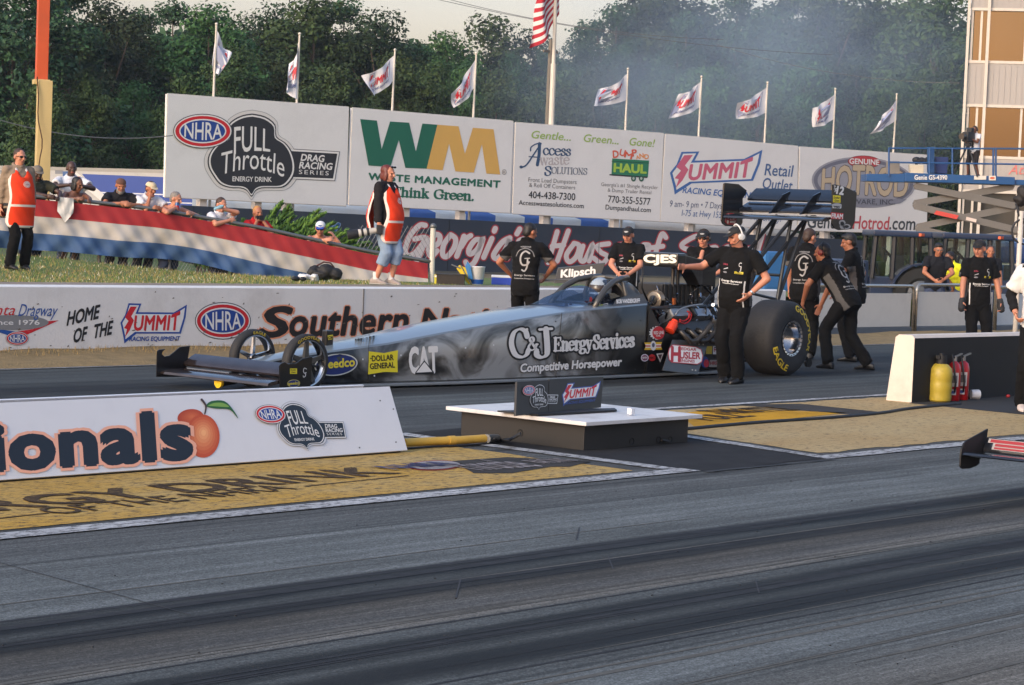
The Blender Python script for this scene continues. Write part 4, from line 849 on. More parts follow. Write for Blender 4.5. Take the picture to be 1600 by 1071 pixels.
# ================================================================== banner fence
M_rail = mat('galvanised', (112, 114, 114), rough=.5, metal=.6, var=.1)
FA, FB = pd(-60, 300, 34.3), pd(672, 409, 37.0)
FA.z = pd(-60, 300, 34.3).z; fz = lambda u: FA.lerp(FB, u)
fd = FB-FA; fd.z = 0; fn_ = Vector((fd.y, -fd.x, 0)).normalized()
if fn_.dot(EYE-FA) < 0: fn_ = -fn_
t = thing('banner_fence', 'chain link fence hung with a red, white and blue banner below the spectators', 'fence', (FA.x, FA.y, 0))
railpx = [(-60, 296), (40, 308), (160, 320), (240, 329), (320, 343), (400, 357), (500, 379), (580, 396), (672, 411)]
def railP(i, n):  # along pixel-sampled rail on the fence plane
    x = -60+732*i/n
    for (a, b) in zip(railpx, railpx[1:]):
        if x <= b[0]+1e-6: y = a[1]+(b[1]-a[1])*(x-a[0])/(b[0]-a[0]); break
    return FPl(x, y)
FPl = Plane(FA, fn_)
top = [railP(i, 60) for i in range(61)]
MB().tube([p+Vector((0, 0, .025)) for p in top], .03, 8).build('top_rail', M_rail, t, smooth=True)
HB = .76
def bfn(i, v, off=0.0):
    f = max(0, min(60, i)); k = int(f); p = top[k].lerp(top[min(60, k+1)], f-k); L = (top[60]-top[0]).length*i/60
    bl = .034*math.sin(L*2.6+v*2)+.026*math.sin(L*6.3-v*5)+.022*math.sin(L*13+v*8)*v+.016*math.sin(L*23-v*13)
    return p+Vector((0, 0, -.02-v*(HB+.04*math.sin(L*1.3)+.02*math.sin(L*2.9))))+fn_*(.045+bl*(.3+v)+off)
mb = MB(); nu, nv = 300, 18
for j in range(nv+1):
    for i in range(nu+1): mb.v.append(bfn(i*59.6/nu, j/nv))
for j in range(nv):
    for i in range(nu): mb.f.append([j*(nu+1)+i, j*(nu+1)+i+1, (j+1)*(nu+1)+i+1, (j+1)*(nu+1)+i]); mb.m.append(j//6)
mb.build('banner', [mat('banner_red', (150, 34, 40), rough=.8, var=.1, dirt=.15), mat('banner_white', (176, 172, 168), rough=.8, var=.06, dirt=.25, dirtc=(120, 116, 110)), mat('banner_blue', (52, 82, 122), rough=.8, var=.1, dirt=.15)], t, smooth=True)
for i in (0, 9, 18, 27, 36, 45, 54): p = top[i]; p = p-fn_*.12; MB().cyl((p.x, p.y, p.z-1.15), (p.x, p.y, p.z), .03, seg=8).build('post', M_rail, t)
mb = MB(); 
for i in range(0, 150):   # chain link wires under and through the banner
    for sgn in (1, -1):
        f = i*.4; a = bfn(f, 0)-fn_*.05; g = f+sgn*4.2
        if not 0 <= g <= 60: continue
        b = bfn(g, 1.38)-fn_*.05; mb.tube([a-fn_*.1, b-fn_*.1], .0035, 3, caps=False)
mb.build('chain_link', M_rail, t)
# taller chain link return at its right end
t2 = thing('chain_link_fence', 'low grey chain link panel with a white end post behind the standing woman', 'fence', tuple(FPl(676, 440))[:2]+(0,))
e = FPl(675, 440); et = FPl(677, 354); MB().cyl((e.x, e.y, -.1), et, .045, seg=10).build('end_post', mat('post_white', (196, 192, 180), rough=.5), t2); MB().ell(et, .055, 10).build('post_cap', M_rail, t2, smooth=True)
mb = MB(); BQ = lambda x, y: FPl(x, y, -.12)
for i in range(-14, 34):
    for sgn in (1, -1):
        x0, y0 = 560+i*7, 352+(i*7)*.02; pts = []
        for s in range(0, 13):
            x, y = x0+sgn*s*4.2, y0+s*7.4
            if 556 <= x <= 676 and y <= 446: pts.append(BQ(x, y))
        if len(pts) > 1: mb.tube([pts[0], pts[-1]], .0032, 3, caps=False)
mb.build('wire_mesh', M_rail, t2)

# ================================================================== feathery evergreen shrub behind the fence
def shrub():
    rnd = random.Random(11); base = [pd(x, 440, d) for x, d in ((340, 38.2), (420, 38.6), (500, 38.9), (575, 39.2))]
    t = thing('evergreen_shrub', 'feathery green evergreen shrub sweeping up behind the banner fence', 'shrub', (base[1].x, base[1].y, 0.1))
    mb = MB(); lf = MB()
    br = [(330, 420, 310, 340), (345, 420, 352, 338), (360, 420, 395, 352), (370, 425, 440, 318), (380, 425, 438, 322), (395, 425, 470, 345), (400, 428, 497, 330), (420, 428, 500, 338), (430, 430, 520, 350), (455, 430, 540, 362), (470, 432, 560, 372), (490, 432, 575, 384), (500, 435, 600, 396), (520, 436, 612, 404), (540, 438, 622, 392), (350, 400, 420, 345), (310, 415, 302, 352), (440, 420, 450, 350), (480, 425, 500, 356), (520, 432, 560, 392), (400, 425, 425, 372), (380, 420, 380, 348), (460, 428, 478, 362), (560, 440, 600, 410)]
    br += [(a+rnd.uniform(-14, 14), b, c+rnd.uniform(-18, 18), e+rnd.uniform(2, 26)) for a, b, c, e in br for _ in range(4)]
    for (x0, y0, x1, y1) in br:
        d0 = rnd.uniform(37.8, 39.2); a = pd(x0, y0+15, d0); b = pd(x1, y1, d0+rnd.uniform(-.4, .6)); m = a.lerp(b, .55)+Vector((0, 0, .12)); P = [a+(m-a)*2*u*(1-u)*1.0*.0+a*0+(b-a)*u+(m-(a+b)/2)*4*u*(1-u) for u in [i/14 for i in range(15)]]
        mb.tube(P, [.018*(1-i/15)+.003 for i in range(15)], 5)
        for i in range(2, 15):
            for k in range(20):
                u = rnd.random(); p = P[i-1].lerp(P[i], u); t_ = (P[i]-P[i-1]).normalized(); sd = Vector((rnd.gauss(0, 1), rnd.gauss(0, 1), rnd.gauss(0, .7))); sd = (sd-t_*sd.dot(t_)).normalized()
                q = (t_*rnd.uniform(.7, 1.6)+sd*.6+Vector((0, 0, .2))).normalized()*rnd.uniform(.1, .26)*(1.15-i/22); w = q.cross(sd).normalized()*.012
                o = len(lf.v); lf.v += [p-w, p+w, p+q*.6+w*1.2, p+q, p+q*.6-w*1.2]; lf.f.append([o, o+1, o+2, o+3, o+4]); lf.m.append(0 if rnd.random() < .6 else 1)
    mb.build('branches', M_bark, t); lf.build('foliage', [mat('juniper_green', (96, 132, 52), rough=.7, var=.3, scale=2), mat('juniper_dark', (56, 92, 42), rough=.75, var=.3, scale=2)], t, merge=False)
shrub()

# ================================================================== timing tower
M_side = mat('tower_siding', (158, 153, 148), rough=.6, var=.05, scale=.7); M_trim = mat('tower_trim', (196, 188, 176), rough=.5)
M_wgl = mat('sunset_tinted_glass', (98, 86, 68), rough=.1, metal=.9, var=.15, scale=.25)  # window glass carries the reflected sunset as a warm tint in its colour
Dt = 90.0; tb = pd(1500, 380, Dt); ang = -YAW-.19; ux = Vector((math.cos(ang), math.sin(ang), 0)); uy = Vector((-math.sin(ang), math.cos(ang), 0))
if uy.dot(FH) < 0: uy = -uy
t = thing('timing_tower', 'tall beige metal-clad tower with orange-lit window bands at the right edge', 'building', (tb.x, tb.y, 0))
TF = Plane(tb, -uy); c0 = Vector((tb.x, tb.y, 0))
def tz(y): return TF(1545, y).z
def tbx(u0, u1, v0, v1, z0, z1): p = [c0+ux*u+uy*v for u, v in ((u0, v0), (u1, v0), (u1, v1), (u0, v1))]; return [q+Vector((0, 0, z0)) for q in p]+[q+Vector((0, 0, z1)) for q in p]
LX = 8.0; bands = [(tz(372), tz(300)), (tz(246), tz(166)), (tz(97), tz(15))]; zt = tz(-160)
mb = MB(); zs = [0]+[v for b in bands for v in b]+[zt]
for i in range(0, len(zs), 2): mb.hexa(tbx(0, LX, 0, 6, zs[i], zs[i+1]))
mb.build('wall', M_side, t)
mb = MB()
for i in range(0, len(zs), 2):
    k = 0
    while k*.23 < LX: mb.hexa(tbx(k*.23+.02, k*.23+.05, -.018, .02, zs[i]+.12, zs[i+1]-.12)); k += 1
mb.build('siding_ribs', M_side, t)
MB().hexa(tbx(-.16, -.05, -.14, -.03, 0, zt)).build('drain_pipe', M_trim, t); MB().hexa(tbx(.62, .74, -.16, -.02, 0, zt)).build('drain_pipe', M_trim, t)
for i, (z0, z1) in enumerate(bands):
    w = MB().hexa(tbx(.12, LX-.1, .12, 5.6, z0, z1)).build('window_band', M_wgl if i else mat('dim_glass', (64, 66, 64), rough=.1, metal=.3), t)
    mb = MB()
    for u in (0, .36, 2.1, 3.9, 5.7): mb.hexa(tbx(u, u+.09, .03, .16, z0, z1))
    mb.hexa(tbx(-.03, LX, -.03, .14, z0-.06, z0+.05)); mb.hexa(tbx(-.03, LX, -.03, .14, z1-.05, z1+.06)); mb.build('frame', M_trim, w)
A = Art(); A.text('Atlanta', (1575, 273), (1640, 272), 15, (200, 110, 104), 1, shear=.4); A.build('lettering', lambda x, y, o: TF(x, y, o+.03), t)

# ================================================================== scissor lift with cameraman's deck
M_lb = mat('lift_blue', (26, 74, 124), rough=.4, var=.1); M_lg = mat('lift_grey', (104, 101, 96), rough=.5, var=.08, dirt=.15); M_dark = mat('dark_gear', (26, 27, 30), rough=.6, var=.15)
SD = 78.0; SPn = Plane(pd(1500, 300, SD), -FH)
t = thing('scissor_lift', 'blue scissor lift raised on grey crossed arms in front of the tower', 'lift', tuple(SPn(1500, 380))[:2]+(0,))
def sprism(px, off=0.0, th=.12): return [SPn(x, y, off) for x, y in px], -SPn.n*th
def spr(name, pxs, m, off=0.0, th=.12, bevel=.0, par=None):
    mb = MB()
    for p in pxs: mb.prism(*sprism(p, off, th))
    return mb.build(name, m, par or t, bevel=bevel)
spr('platform', [[(1414, 270), (1586, 277), (1586, 289), (1414, 284)]], M_lb, 0, 1.6, .02); [spr('platform_extension', [q], M_lb, -.1, 1.3, .02) for q in ([(1354, 272), (1414, 272), (1414, 285), (1354, 283)], [(1586, 281), (1660, 283), (1660, 291), (1586, 289)])]
mb = MB()
for off in (-.05, -1.5):
    for (a, b) in (((1389, 232), (1660, 233)), ((1389, 254), (1660, 258))): mb.tube([SPn(*a, off), SPn(*b, off)], .03, 6)
    for x in (1389, 1452, 1488, 1552, 1556, 1620): mb.tube([SPn(x, 231, off), SPn(x, 276, off)], .035, 6)
mb.build('guard_rail', M_lb, t)
spr('rail_box', [[(1450, 230), (1460, 230), (1460, 270), (1450, 270)]], M_lb, -.3, .2)
def arm(px0, px1, w):
    (x0, y0), (x1, y1) = px0, px1; L = math.hypot(x1-x0, y1-y0); nx, ny = -(y1-y0)/L*w/2, (x1-x0)/L*w/2; ex, ey = (x1-x0)/L*4, (y1-y0)/L*4
    return [(x0+nx, y0+ny), (x0-ex, y0-ey), (x0-nx, y0-ny), (x1-nx, y1-ny), (x1+ex, y1+ey), (x1+nx, y1+ny)]
for off, th in ((-.15, .10), (-1.25, .1)):
    for k, (a, b) in enumerate([((1431, 291), (1585, 322)), ((1430, 318), (1582, 292)), ((1430, 322), (1590, 360)), ((1434, 355), (1586, 324)), ((1434, 358), (1590, 392)), ((1434, 392), (1590, 362))]):
        spr('scissor_arm', [arm(a, b, 10.5)], M_lg, off-.14*(k % 2), th, .01)
A = Art(); A.text('Genie GS-4390', (1429, 281), (1480, 281), 7, WHT, 1, bold=.02); A.poly([(1463, 329), (1498, 337), (1495, 343), (1459, 335)], (192, 66, 56), 1); A.poly([(1510, 339), (1526, 343), (1525, 348), (1509, 344)], (206, 190, 180), 1); A.rect(1522, 275, 1541, 281, (206, 200, 190), 1); A.rect(1545, 275, 1556, 282, (206, 200, 190), 1); A.ell(1550.5, 278.5, 4, 1.8, (190, 90, 60), 2)
A.build('decal', lambda x, y, o: SPn(x, y, o+.03), t)
b = SPn(1500, 395, -1.0); MB().box((b.x, b.y, .45), (3.2, 1.3, .9), Matrix.Rotation(-YAW, 3, 'Z')).build('chassis', M_lb, t, bevel=.03)
def crate(name, label, cat, px, d, th, m, h=None):
    pl = Plane(pd(px[0][0], px[0][1], d), -FH); P = [pl(*p) for p in px]; o = MB().prism(P, FH*th).build(name, m, bevel=min(.03, th*.1)); tag(o, label, cat); return o
crate('cooler_box', 'cream cooler box with dark label on the lift deck', 'box', [(1422, 257), (1444, 258), (1443, 273), (1423, 272)], 78.4, .4, mat('cream_plastic', (206, 196, 172), rough=.5))
crate('storage_bin', 'dark blue bin on the lift deck left of the cameraman', 'bin', [(1460, 245), (1482, 246), (1480, 272), (1462, 271)], 78.5, .5, mat('bin_blue', (32, 52, 104), rough=.5))
crate('equipment_case', 'grey mesh equipment case at the left end of the lift deck', 'case', [(1388, 252), (1406, 252), (1406, 272), (1388, 272)], 78.4, .5, mat('case_grey', (128, 122, 112), rough=.7))
mb = MB(); rnd = random.Random(3)
for k in range(7): c = pd(1432+k*4, 251+rnd.uniform(-2, 3), 78.6); mb.ell(c, (.16, .16, .11), 10)
for ch_ in (1431, 1455): mb.cyl(pd(ch_, 252, 78.6), pd(ch_+1, 258, 78.6), .05, seg=8)
tag(mb.build('cable_bag', M_dark, smooth=True), 'lumpy black bag lying on the cooler box', 'bag')

# ================================================================== tractors
M_tr = mat('tractor_blue', (26, 40, 66), rough=.35, var=.1, coat=.3); M_cab = mat('cab_dark', (22, 26, 34), rough=.45); M_gl = bpy.data.materials.new('cab_glass'); M_gl.use_nodes = True; tg = M_gl.node_tree; tg.nodes.clear(); g1 = tg.nodes.new('ShaderNodeBsdfTransparent'); g1.inputs[0].default_value = (.62, .72, .68, 1); g2 = tg.nodes.new('ShaderNodeBsdfGlossy'); g2.inputs['Roughness'].default_value = .05; g3 = tg.nodes.new('ShaderNodeMixShader'); g3.inputs[0].default_value = .10; g4 = tg.nodes.new('ShaderNodeOutputMaterial'); tg.links.new(g1.outputs[0], g3.inputs[1]); tg.links.new(g2.outputs[0], g3.inputs[2]); tg.links.new(g3.outputs[0], g4.inputs[0]); M_ty = mat('tractor_tyre', (30, 30, 30), rough=.9, bump=.4, bscale=8)
def tractor(label, x0, x1, ytop, d, flip):
    pl = Plane(pd(x0, ytop, d), -FH); k = d/FPX; a = pl(x0, ytop); L = (x1-x0)*k; ex = (pl(x1, ytop)-a); ex.z = 0; ex.normalize(); zt = a.z
    t = thing('tractor', label, 'tractor', (a.x, a.y, 0), 0, 'tractors parked by the barrier')
    P = lambda u, v, z: Vector((a.x, a.y, 0))+ex*u*L+FH*v+Vector((0, 0, z))
    def bx(name, u0, u1, v0, v1, z0, z1, m, bev=.03, taper=1.0, par=None):
        mb = MB(); c = (u0+u1)/2; h = (u1-u0)/2*taper
        mb.hexa([P(u0, v0, z0), P(u1, v0, z0), P(u1, v1, z0), P(u0, v1, z0), P(c-h, v0, z1), P(c+h, v0, z1), P(c+h, v1, z1), P(c-h, v1, z1)]); return mb.build(name, m, par or t, bevel=bev)
    f = (lambda u: 1-u) if flip else (lambda u: u)
    bx('cab_roof', .02, .95, -.05, 1.5, zt-.09, zt+.04, M_tr, .04)
    for u in (.05, .36, .66, .96):
        for v in (.05, 1.4): mb = MB().tube([P(u+.02*(u-.5), v, .85), P(u*.94+.03, v, zt-.06)], .055, 6); mb.build('pillar', M_cab, t)
    g = bx('cab_glass', .07, .94, .08, 1.38, .9, zt-.09, M_gl, 0)
    bx('cab_body', .02, .98, .1, 1.35, .45, .9, M_tr); bx('seat', .42, .6, .5, .95, .9, 1.35, M_cab, .05); bx('console', .16, .3, .4, 1.0, .9, 1.2, M_cab, .05)
    mb = MB().tube([P(.3, .7, 1.1), P(.34, .7, 1.38)], .03, 6); mb.lathe([(.16, 0), (.18, .02), (.16, .03)], P(.34, .7, 1.38), (ex+Vector((0, 0, 1)))/1.4, 16); mb.build('steering_wheel', M_cab, t)
    bx('hood', .98, 1.75, .3, 1.15, .6, 1.22, M_tr, .08) if not flip else bx('hood', -.75, .02, .3, 1.15, .6, 1.22, M_tr, .08)
    for u, r in ((.2 if not flip else .8, .56), (1.5 if not flip else -.5, .40)):
        for v in (-.12, 1.2):
            w = MB().lathe([(.1, 0), (r*.5, .02), (r*.6, -.02), (r*.96, 0), (r, .05), (r, .3), (r*.96, .35), (r*.55, .35), (.1, .3)], P(u, v, r), FH, 28).build('wheel', M_ty, t, smooth=40); MB().lathe([(.03, -.03), (r*.3, -.03), (r*.5, .01), (r*.5, .3), (.03, .3)], P(u, v, r), FH, 20).build('rim', mat('rim_grey', (70, 74, 80), rough=.5), w, smooth=40)
        mb = MB(); rg = []
        for i in range(9):
            an = math.pi*(.05+.9*i/8); rg.append([P(u, vv, r)+ex*(math.cos(an)*(r+q))+Vector((0, 0, math.sin(an)*(r+q))) for vv, q in ((-.16, .05), (.3, .05), (.3, .09), (-.16, .09))])
        if r > .5: mb.loft(rg).build('fender', M_tr, t)
    for u in (.78,): MB().box(tuple(P(u, -.07, zt-.03)), (.16, .06, .06)).build('marker_lamp', mat('amber_lamp', (206, 96, 60), rough=.3), t)
    return t
tractor('dark blue tractor with glass cab left of the leaning spectator', 1362, 1462, 362, 47, True)
tractor('second dark blue tractor with open cab right of the yellow shirt', 1470, 1590, 366, 48, False)
tag(MB().box(tuple(pd(1588, 395, 52)), (1.4, 3.0, .5), Matrix.Rotation(-YAW, 3, 'Z')).mat(0).box(tuple(pd(1590, 386, 52)), (1.1, 1.6, .4), Matrix.Rotation(-YAW, 3, 'Z')).build('parked_car', mat('car_blue', (30, 58, 104), rough=.25, coat=.6), bevel=.12), 'blue car roof behind the right tractor', 'car')

# ================================================================== barriers beyond the wall
M_chr = mat('barrier_tube', (178, 168, 154), rough=.25, metal=.8, var=.06); M_pan = mat('barrier_panel', (206, 200, 190), rough=.5, var=.04, dirt=.1); M_dk = mat('barrier_base', (92, 98, 104), rough=.7)
BPn = Plane(pz(1350, 527), Vector((0, -1, 0)))
def barrier(label, x0, x1, ytop0, ytop1, pale=None):
    p = [BPn(x0, ytop0), BPn(x1, ytop1)]; g0, g1 = Vector((p[0].x, p[0].y, 0)), Vector((p[1].x, p[1].y, 0)); t = thing('crowd_barrier', label, 'barrier', tuple(g0), 0, 'tube-framed barriers at the track edge')
    z = p[0].z; mb = MB(); e = Vector((.1, 0, 0)); mb.tube([g0, g0+Vector((0, 0, z-.1)), g0+Vector((.03, 0, z-.03)), g0+Vector((.1, 0, z)), g1+Vector((-.1, 0, z)), g1+Vector((-.03, 0, z-.03)), g1+Vector((0, 0, z-.1)), g1], .03, 8); mb.build('tube_frame', M_chr, t, smooth=True)
    n = Vector((0, .03, 0)); MB().hexa([g0+e*.6+Vector((0, .02, .17)), g1-e*.6+Vector((0, .02, .17)), g1-e*.6+Vector((0, .05, .17)), g0+e*.6+Vector((0, .05, .17)), g0+e*.6+Vector((0, .02, z-.13)), g1-e*.6+Vector((0, .02, z-.13)), g1-e*.6+Vector((0, .05, z-.13)), g0+e*.6+Vector((0, .05, z-.13))]).build('panel', pale or M_pan, t)
    MB().hexa([g0+Vector((0, .0, 0)), g1, g1+Vector((0, .25, 0)), g0+Vector((0, .25, 0)), g0+Vector((0, 0, .15)), g1+Vector((0, 0, .15)), g1+Vector((0, .25, .15)), g0+Vector((0, .25, .15))]).build('base', M_dk, t)
barrier('white panelled barrier behind the bending crew members', 1262, 1429, 446, 444); barrier('white panelled barrier below the leaning spectator', 1433, 1556, 445, 446); barrier('pale grey panelled barrier at the right edge behind the official', 1558, 1720, 449, 452, mat('barrier_pale', (186, 192, 196), rough=.5))
tag(MB().box(tuple(pd(1216, 424, 43)), (1.2, .7, .75), Matrix.Rotation(-.3, 3, 'Z')).build('plastic_tank', mat('tank_blue', (52, 106, 160), rough=.5, var=.1), bevel=.08), 'blue plastic tank behind the wing struts', 'tank')
# ================================================================== dragster
OX, OY = 15.08, 16.12; O = Vector((OX, OY, 0))
def cp(x, y, yl): return pY(x, y, OY+yl)-O
def bodypaint():
    m = bpy.data.materials.new('smoke_paint'); m.use_nodes = True; t = m.node_tree; b = t.nodes['Principled BSDF']; L = t.links.new; N = t.nodes.new
    tc = N('ShaderNodeTexCoord'); mp = N('ShaderNodeMapping'); mp.inputs['Scale'].default_value = (1.0, .5, 1.5); mp.inputs['Rotation'].default_value = (0, .5, 0); L(tc.outputs['Object'], mp.inputs[0])
    n = N('ShaderNodeTexNoise'); n.inputs['Scale'].default_value = 1.35; n.inputs['Detail'].default_value = 4; n.inputs['Distortion'].default_value = 1.7; n.inputs['Roughness'].default_value = .5; L(mp.outputs[0], n.inputs['Vector'])
    rp = N('ShaderNodeValToRGB'); e = rp.color_ramp.elements; e[0].position = .36; e[0].color = (.022, .020, .018, 1); e[1].position = .58; e[1].color = (.34, .345, .34, 1); q = e.new(.46); q.color = (.13, .125, .115, 1); L(n.outputs[0], rp.inputs[0])
    sp = N('ShaderNodeSeparateXYZ'); L(tc.outputs['Object'], sp.inputs[0])
    ad = N('ShaderNodeMath'); ad.operation = 'MULTIPLY_ADD'; L(n.outputs[0], ad.inputs[0]); ad.inputs[1].default_value = 1.6; L(sp.outputs[0], ad.inputs[2])
    dv = N('ShaderNodeMath'); dv.operation = 'DIVIDE'; L(ad.outputs[0], dv.inputs[0]); dv.inputs[1].default_value = 8
    bk = N('ShaderNodeValToRGB'); k = bk.color_ramp.elements; k[0].position = .2; k[0].color = (0, 0, 0, 1); k[1].position = .72; k[1].color = (0, 0, 0, 1)
    for p, v in ((.30, .75), (.36, 1), (.63, 1), (.68, .35)): z = k.new(p); z.color = (v, v, v, 1)
    L(dv.outputs[0], bk.inputs[0])
    mx = N('ShaderNodeMixRGB'); mx.inputs[1].default_value = (.012, .012, .012, 1); L(rp.outputs[0], mx.inputs[2]); L(bk.outputs[0], mx.inputs[0])
    # sky reflection painted in: upward faces take a pale blue-grey
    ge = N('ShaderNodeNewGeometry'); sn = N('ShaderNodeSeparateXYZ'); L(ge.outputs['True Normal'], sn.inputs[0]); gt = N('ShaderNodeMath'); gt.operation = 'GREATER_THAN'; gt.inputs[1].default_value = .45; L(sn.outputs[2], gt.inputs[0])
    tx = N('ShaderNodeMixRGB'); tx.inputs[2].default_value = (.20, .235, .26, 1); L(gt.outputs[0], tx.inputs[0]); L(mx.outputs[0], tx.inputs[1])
    L(tx.outputs[0], b.inputs['Base Color']); b.inputs['Metallic'].default_value = .25; b.inputs['Roughness'].default_value = .3; b.inputs['Coat Weight'].default_value = .6; b.inputs['Coat Roughness'].default_value = .08
    return m
M_body = bodypaint(); M_black = mat('gloss_black', (20, 20, 21), rough=.28, coat=.3, var=.2); M_carb = mat('carbon_black', (26, 27, 30), rough=.4, var=.25, scale=9)
M_tyre = mat('slick_rubber', (34, 34, 35), rough=.75, var=.3, scale=5, bump=.25, bscale=30, dirt=.35, dirtc=(72, 68, 64)); M_chrome = mat('polished_metal', (196, 196, 198), rough=.14, metal=1.0, var=.05); M_alu = mat('cast_alloy', (156, 158, 160), rough=.35, metal=.7, var=.15, scale=12)
M_stl = mat('dark_steel', (74, 71, 68), rough=.4, metal=.6, var=.2, scale=8); M_frame = mat('frame_tube', (44, 43, 42), rough=.4, metal=.3, var=.15)
M_wing = mat('wing_black', (22, 25, 31), rough=.18, coat=.5, var=.2, scale=4); M_gmet = mat('gunmetal', (86, 84, 80), rough=.35, metal=.5, var=.1)
car = thing('dragster', 'long grey smoke-painted dragster with tall rear wing staged in the far lane', 'race car', (OX, OY, 0))
SECT = [(-.42, .10, .20, .255, .26), (-.1, .14, .12, .31, .33), (.3, .19, .08, .36, .385), (.6, .25, .05, .392, .42), (1.2, .31, .04, .45, .485), (2.0, .38, .035, .56, .60), (3.0, .42, .035, .675, .715), (3.75, .425, .035, .752, .795), (4.4, .425, .035, .80, .84), (5.0, .425, .035, .835, .87), (5.36, .42, .035, .855, .885)]
def at_x(x, k):
    for a, b in zip(SECT, SECT[1:]):
        if x <= b[0]: u = max(0, (x-a[0])/(b[0]-a[0])); return a[k]+(b[k]-a[k])*u
    return SECT[-1][k]
def section(x):
    hw, zb, ze, zt = (at_x(x, k) for k in (1, 2, 3, 4)); c = min(.05, hw*.25)
    half = [(hw*.86, zb), (hw*.97, zb+.03), (hw, zb+(ze-zb)*.4), (hw, ze-.012), (hw-.012, ze+.006), (hw*.6, ze+(zt-ze)*.75), (0, zt)]
    return [Vector((x, -y, z)) for y, z in half]+[Vector((x, y, z)) for y, z in reversed(half[:-1])]
xs = [-.42, -.25, -.1, .1, .3, .6, .9, 1.2, 1.6, 2, 2.5, 3, 3.4, 3.75, 4.1, 4.4, 4.7, 5.0, 5.2, 5.36]
MB().loft([section(x) for x in xs]).build('body', M_body, car, smooth=38, world=False)
def side(x, y, off=0.0, extra=0.0):
    q = cp(x, y, -.425)
    for _ in range(3): q = cp(x, y, -at_x(q.x, 1)-off-extra)
    return q
Z8 = zoomT(400, 440, .25); Z7 = zoomT(760, 480, .1875); Zp = zoomT(990, 430, .15873)
YEL, NAV = (222, 206, 40), (26, 42, 104)
A = Art(Z8)
A.ell(500, 521, 136, 68, (206, 206, 196), 1, rot=-.12); A.ell(500, 521, 128, 61, NAV, 2, rot=-.12); A.text('speedco', (392, 548), (618, 528), 52, (224, 204, 60), 3, bold=.035, shear=.12)
A.new('yellow_emblem'); A.poly([(705, 437), (800, 448), (888, 430), (884, 500), (886, 568), (798, 566), (700, 582), (704, 510)], YEL, 1); A.text('DOLLAR', (726, 499), (860, 491), 34, (26, 26, 20), 2, bold=.03); A.text('GENERAL', (714, 548), (868, 538), 34, (26, 26, 20), 2, bold=.03); A.text('·', (714, 499), (722, 499), 34, (26, 26, 20), 2, bold=.02)
A.new('white_emblem'); A.text('CAT', (962, 570), (1138, 564), 150, WHT, 1, bold=.05); A.poly([(994, 572), (1052, 492), (1112, 566), (1112, 580), (994, 582)], BLK, 2); A.poly([(1002, 570), (1053, 503), (1102, 565)], WHT, 3)
A.new('fastener')
for x, y in ((668, 487), (906, 462), (740, 590), (1310, 415), (1485, 398)): A.ell(x, y, 5, 6, (196, 200, 204), 1, 10)
A.T = Z7; A.new('side_lettering')
def sj(t, p0, p1, h, th, tn, sl=0.0):
    serif(A, t, p0, p1, h, BLK, 1, th, tn, sl, 30); serif(A, t, p0, p1, h, WHT, 3, th, tn, sl)
sj('C', (205, 425), (358, 415), 238, .19, .075); sj('&', (348, 362), (428, 357), 112, .20, .09); sj('J', (404, 418), (556, 408), 232, .21, .085)
sj('Energy', (560, 366), (880, 352), 108, .22, .1, .06); sj('Services', (892, 352), (1232, 330), 116, .2, .09, .06)
A.text('Competitive Horsepower', (288, 542), (1130, 488), 66, WHT, 3, bold=.042, shear=.2, out=(.045, BLK))
for x, y in ((578, 120), (585, 585), (605, 585), (1240, 520), (1288, 112)): A.ell(x, y, 5, 6, (60, 60, 60), 1, 10)
A.build('livery', side, car, step=.0016, base=.003, world=False)
MB().tube([side(577, 0+476+26), side(575, 600)], .003, 4).tube([cp(878, 489, -.428), cp(868, 593, -.428)], .003, 4).build('panel_gap', M_black, car, world=False)
A = Art()   # pale lettering on top of the nose
def topmap(x, y, off=0.0):
    q = cp(x, y, 0)
    for _ in range(6):
        r = ray(x, y); z = at_x(q.x, 3)+(at_x(q.x, 4)-at_x(q.x, 3))*.8+off; q = EYE+r*((z-CAMH)/r.z)-O
    return q
for k, (x0, y0, x1, y1) in enumerate(((555, 535, 590, 529), (600, 529, 655, 519), (672, 516, 690, 513), (705, 511, 745, 503))): A.text(('SERVICES', 'ENERGY', '&', 'C J')[k], (x0, y0), (x1, y1), 5, WHT, 1, bold=.03)
A.build('top_lettering', topmap, car, step=.002, base=.012, world=False)
# floor edge, bulkhead, chassis
MB().loft([[Vector(q) for q in ((x, -w, .022), (x, w, .022), (x, w, .048), (x, -w, .048))] for x, w in ((.3, .27), (1.2, .38), (2.2, .47), (4.5, .49), (7.0, .48))]).build('floor_pan', mat('pale_pan', (140, 146, 150), rough=.3, metal=.4, var=.15), car, world=False, bevel=.006)
MB().hexa([(5.37, -.44, .06), (6.98, -.44, .06), (6.98, -.425, .06), (5.37, -.425, .06), (5.37, -.44, .84), (5.66, -.44, .52), (5.66, -.425, .52), (5.37, -.425, .84)]).hexa([(5.665, -.44, .06), (6.98, -.44, .06), (6.98, -.425, .06), (5.665, -.425, .06), (5.665, -.44, .515), (6.98, -.44, .46), (6.98, -.425, .46), (5.665, -.425, .515)]).build('side_panel', M_black, car, world=False)
MB().hexa([(5.37, .425, .06), (6.98, .425, .06), (6.98, .44, .06), (5.37, .44, .06), (5.37, .425, .84), (6.98, .425, .46), (6.98, .44, .46), (5.37, .44, .84)]).build('side_panel', M_black, car, world=False)
MB().hexa([(5.362, -.42, .06), (5.40, -.42, .06), (5.40, .42, .06), (5.362, .42, .06), (5.362, -.40, .86), (5.40, -.40, .86), (5.40, .40, .86), (5.362, .40, .86)]).build('bulkhead', M_black, car, world=False)
A = Art(Zp)
A.ell(228, 570, 76, 66, WHT, 1); A.ell(245, 570, 60, 64, (188, 30, 40), 2)
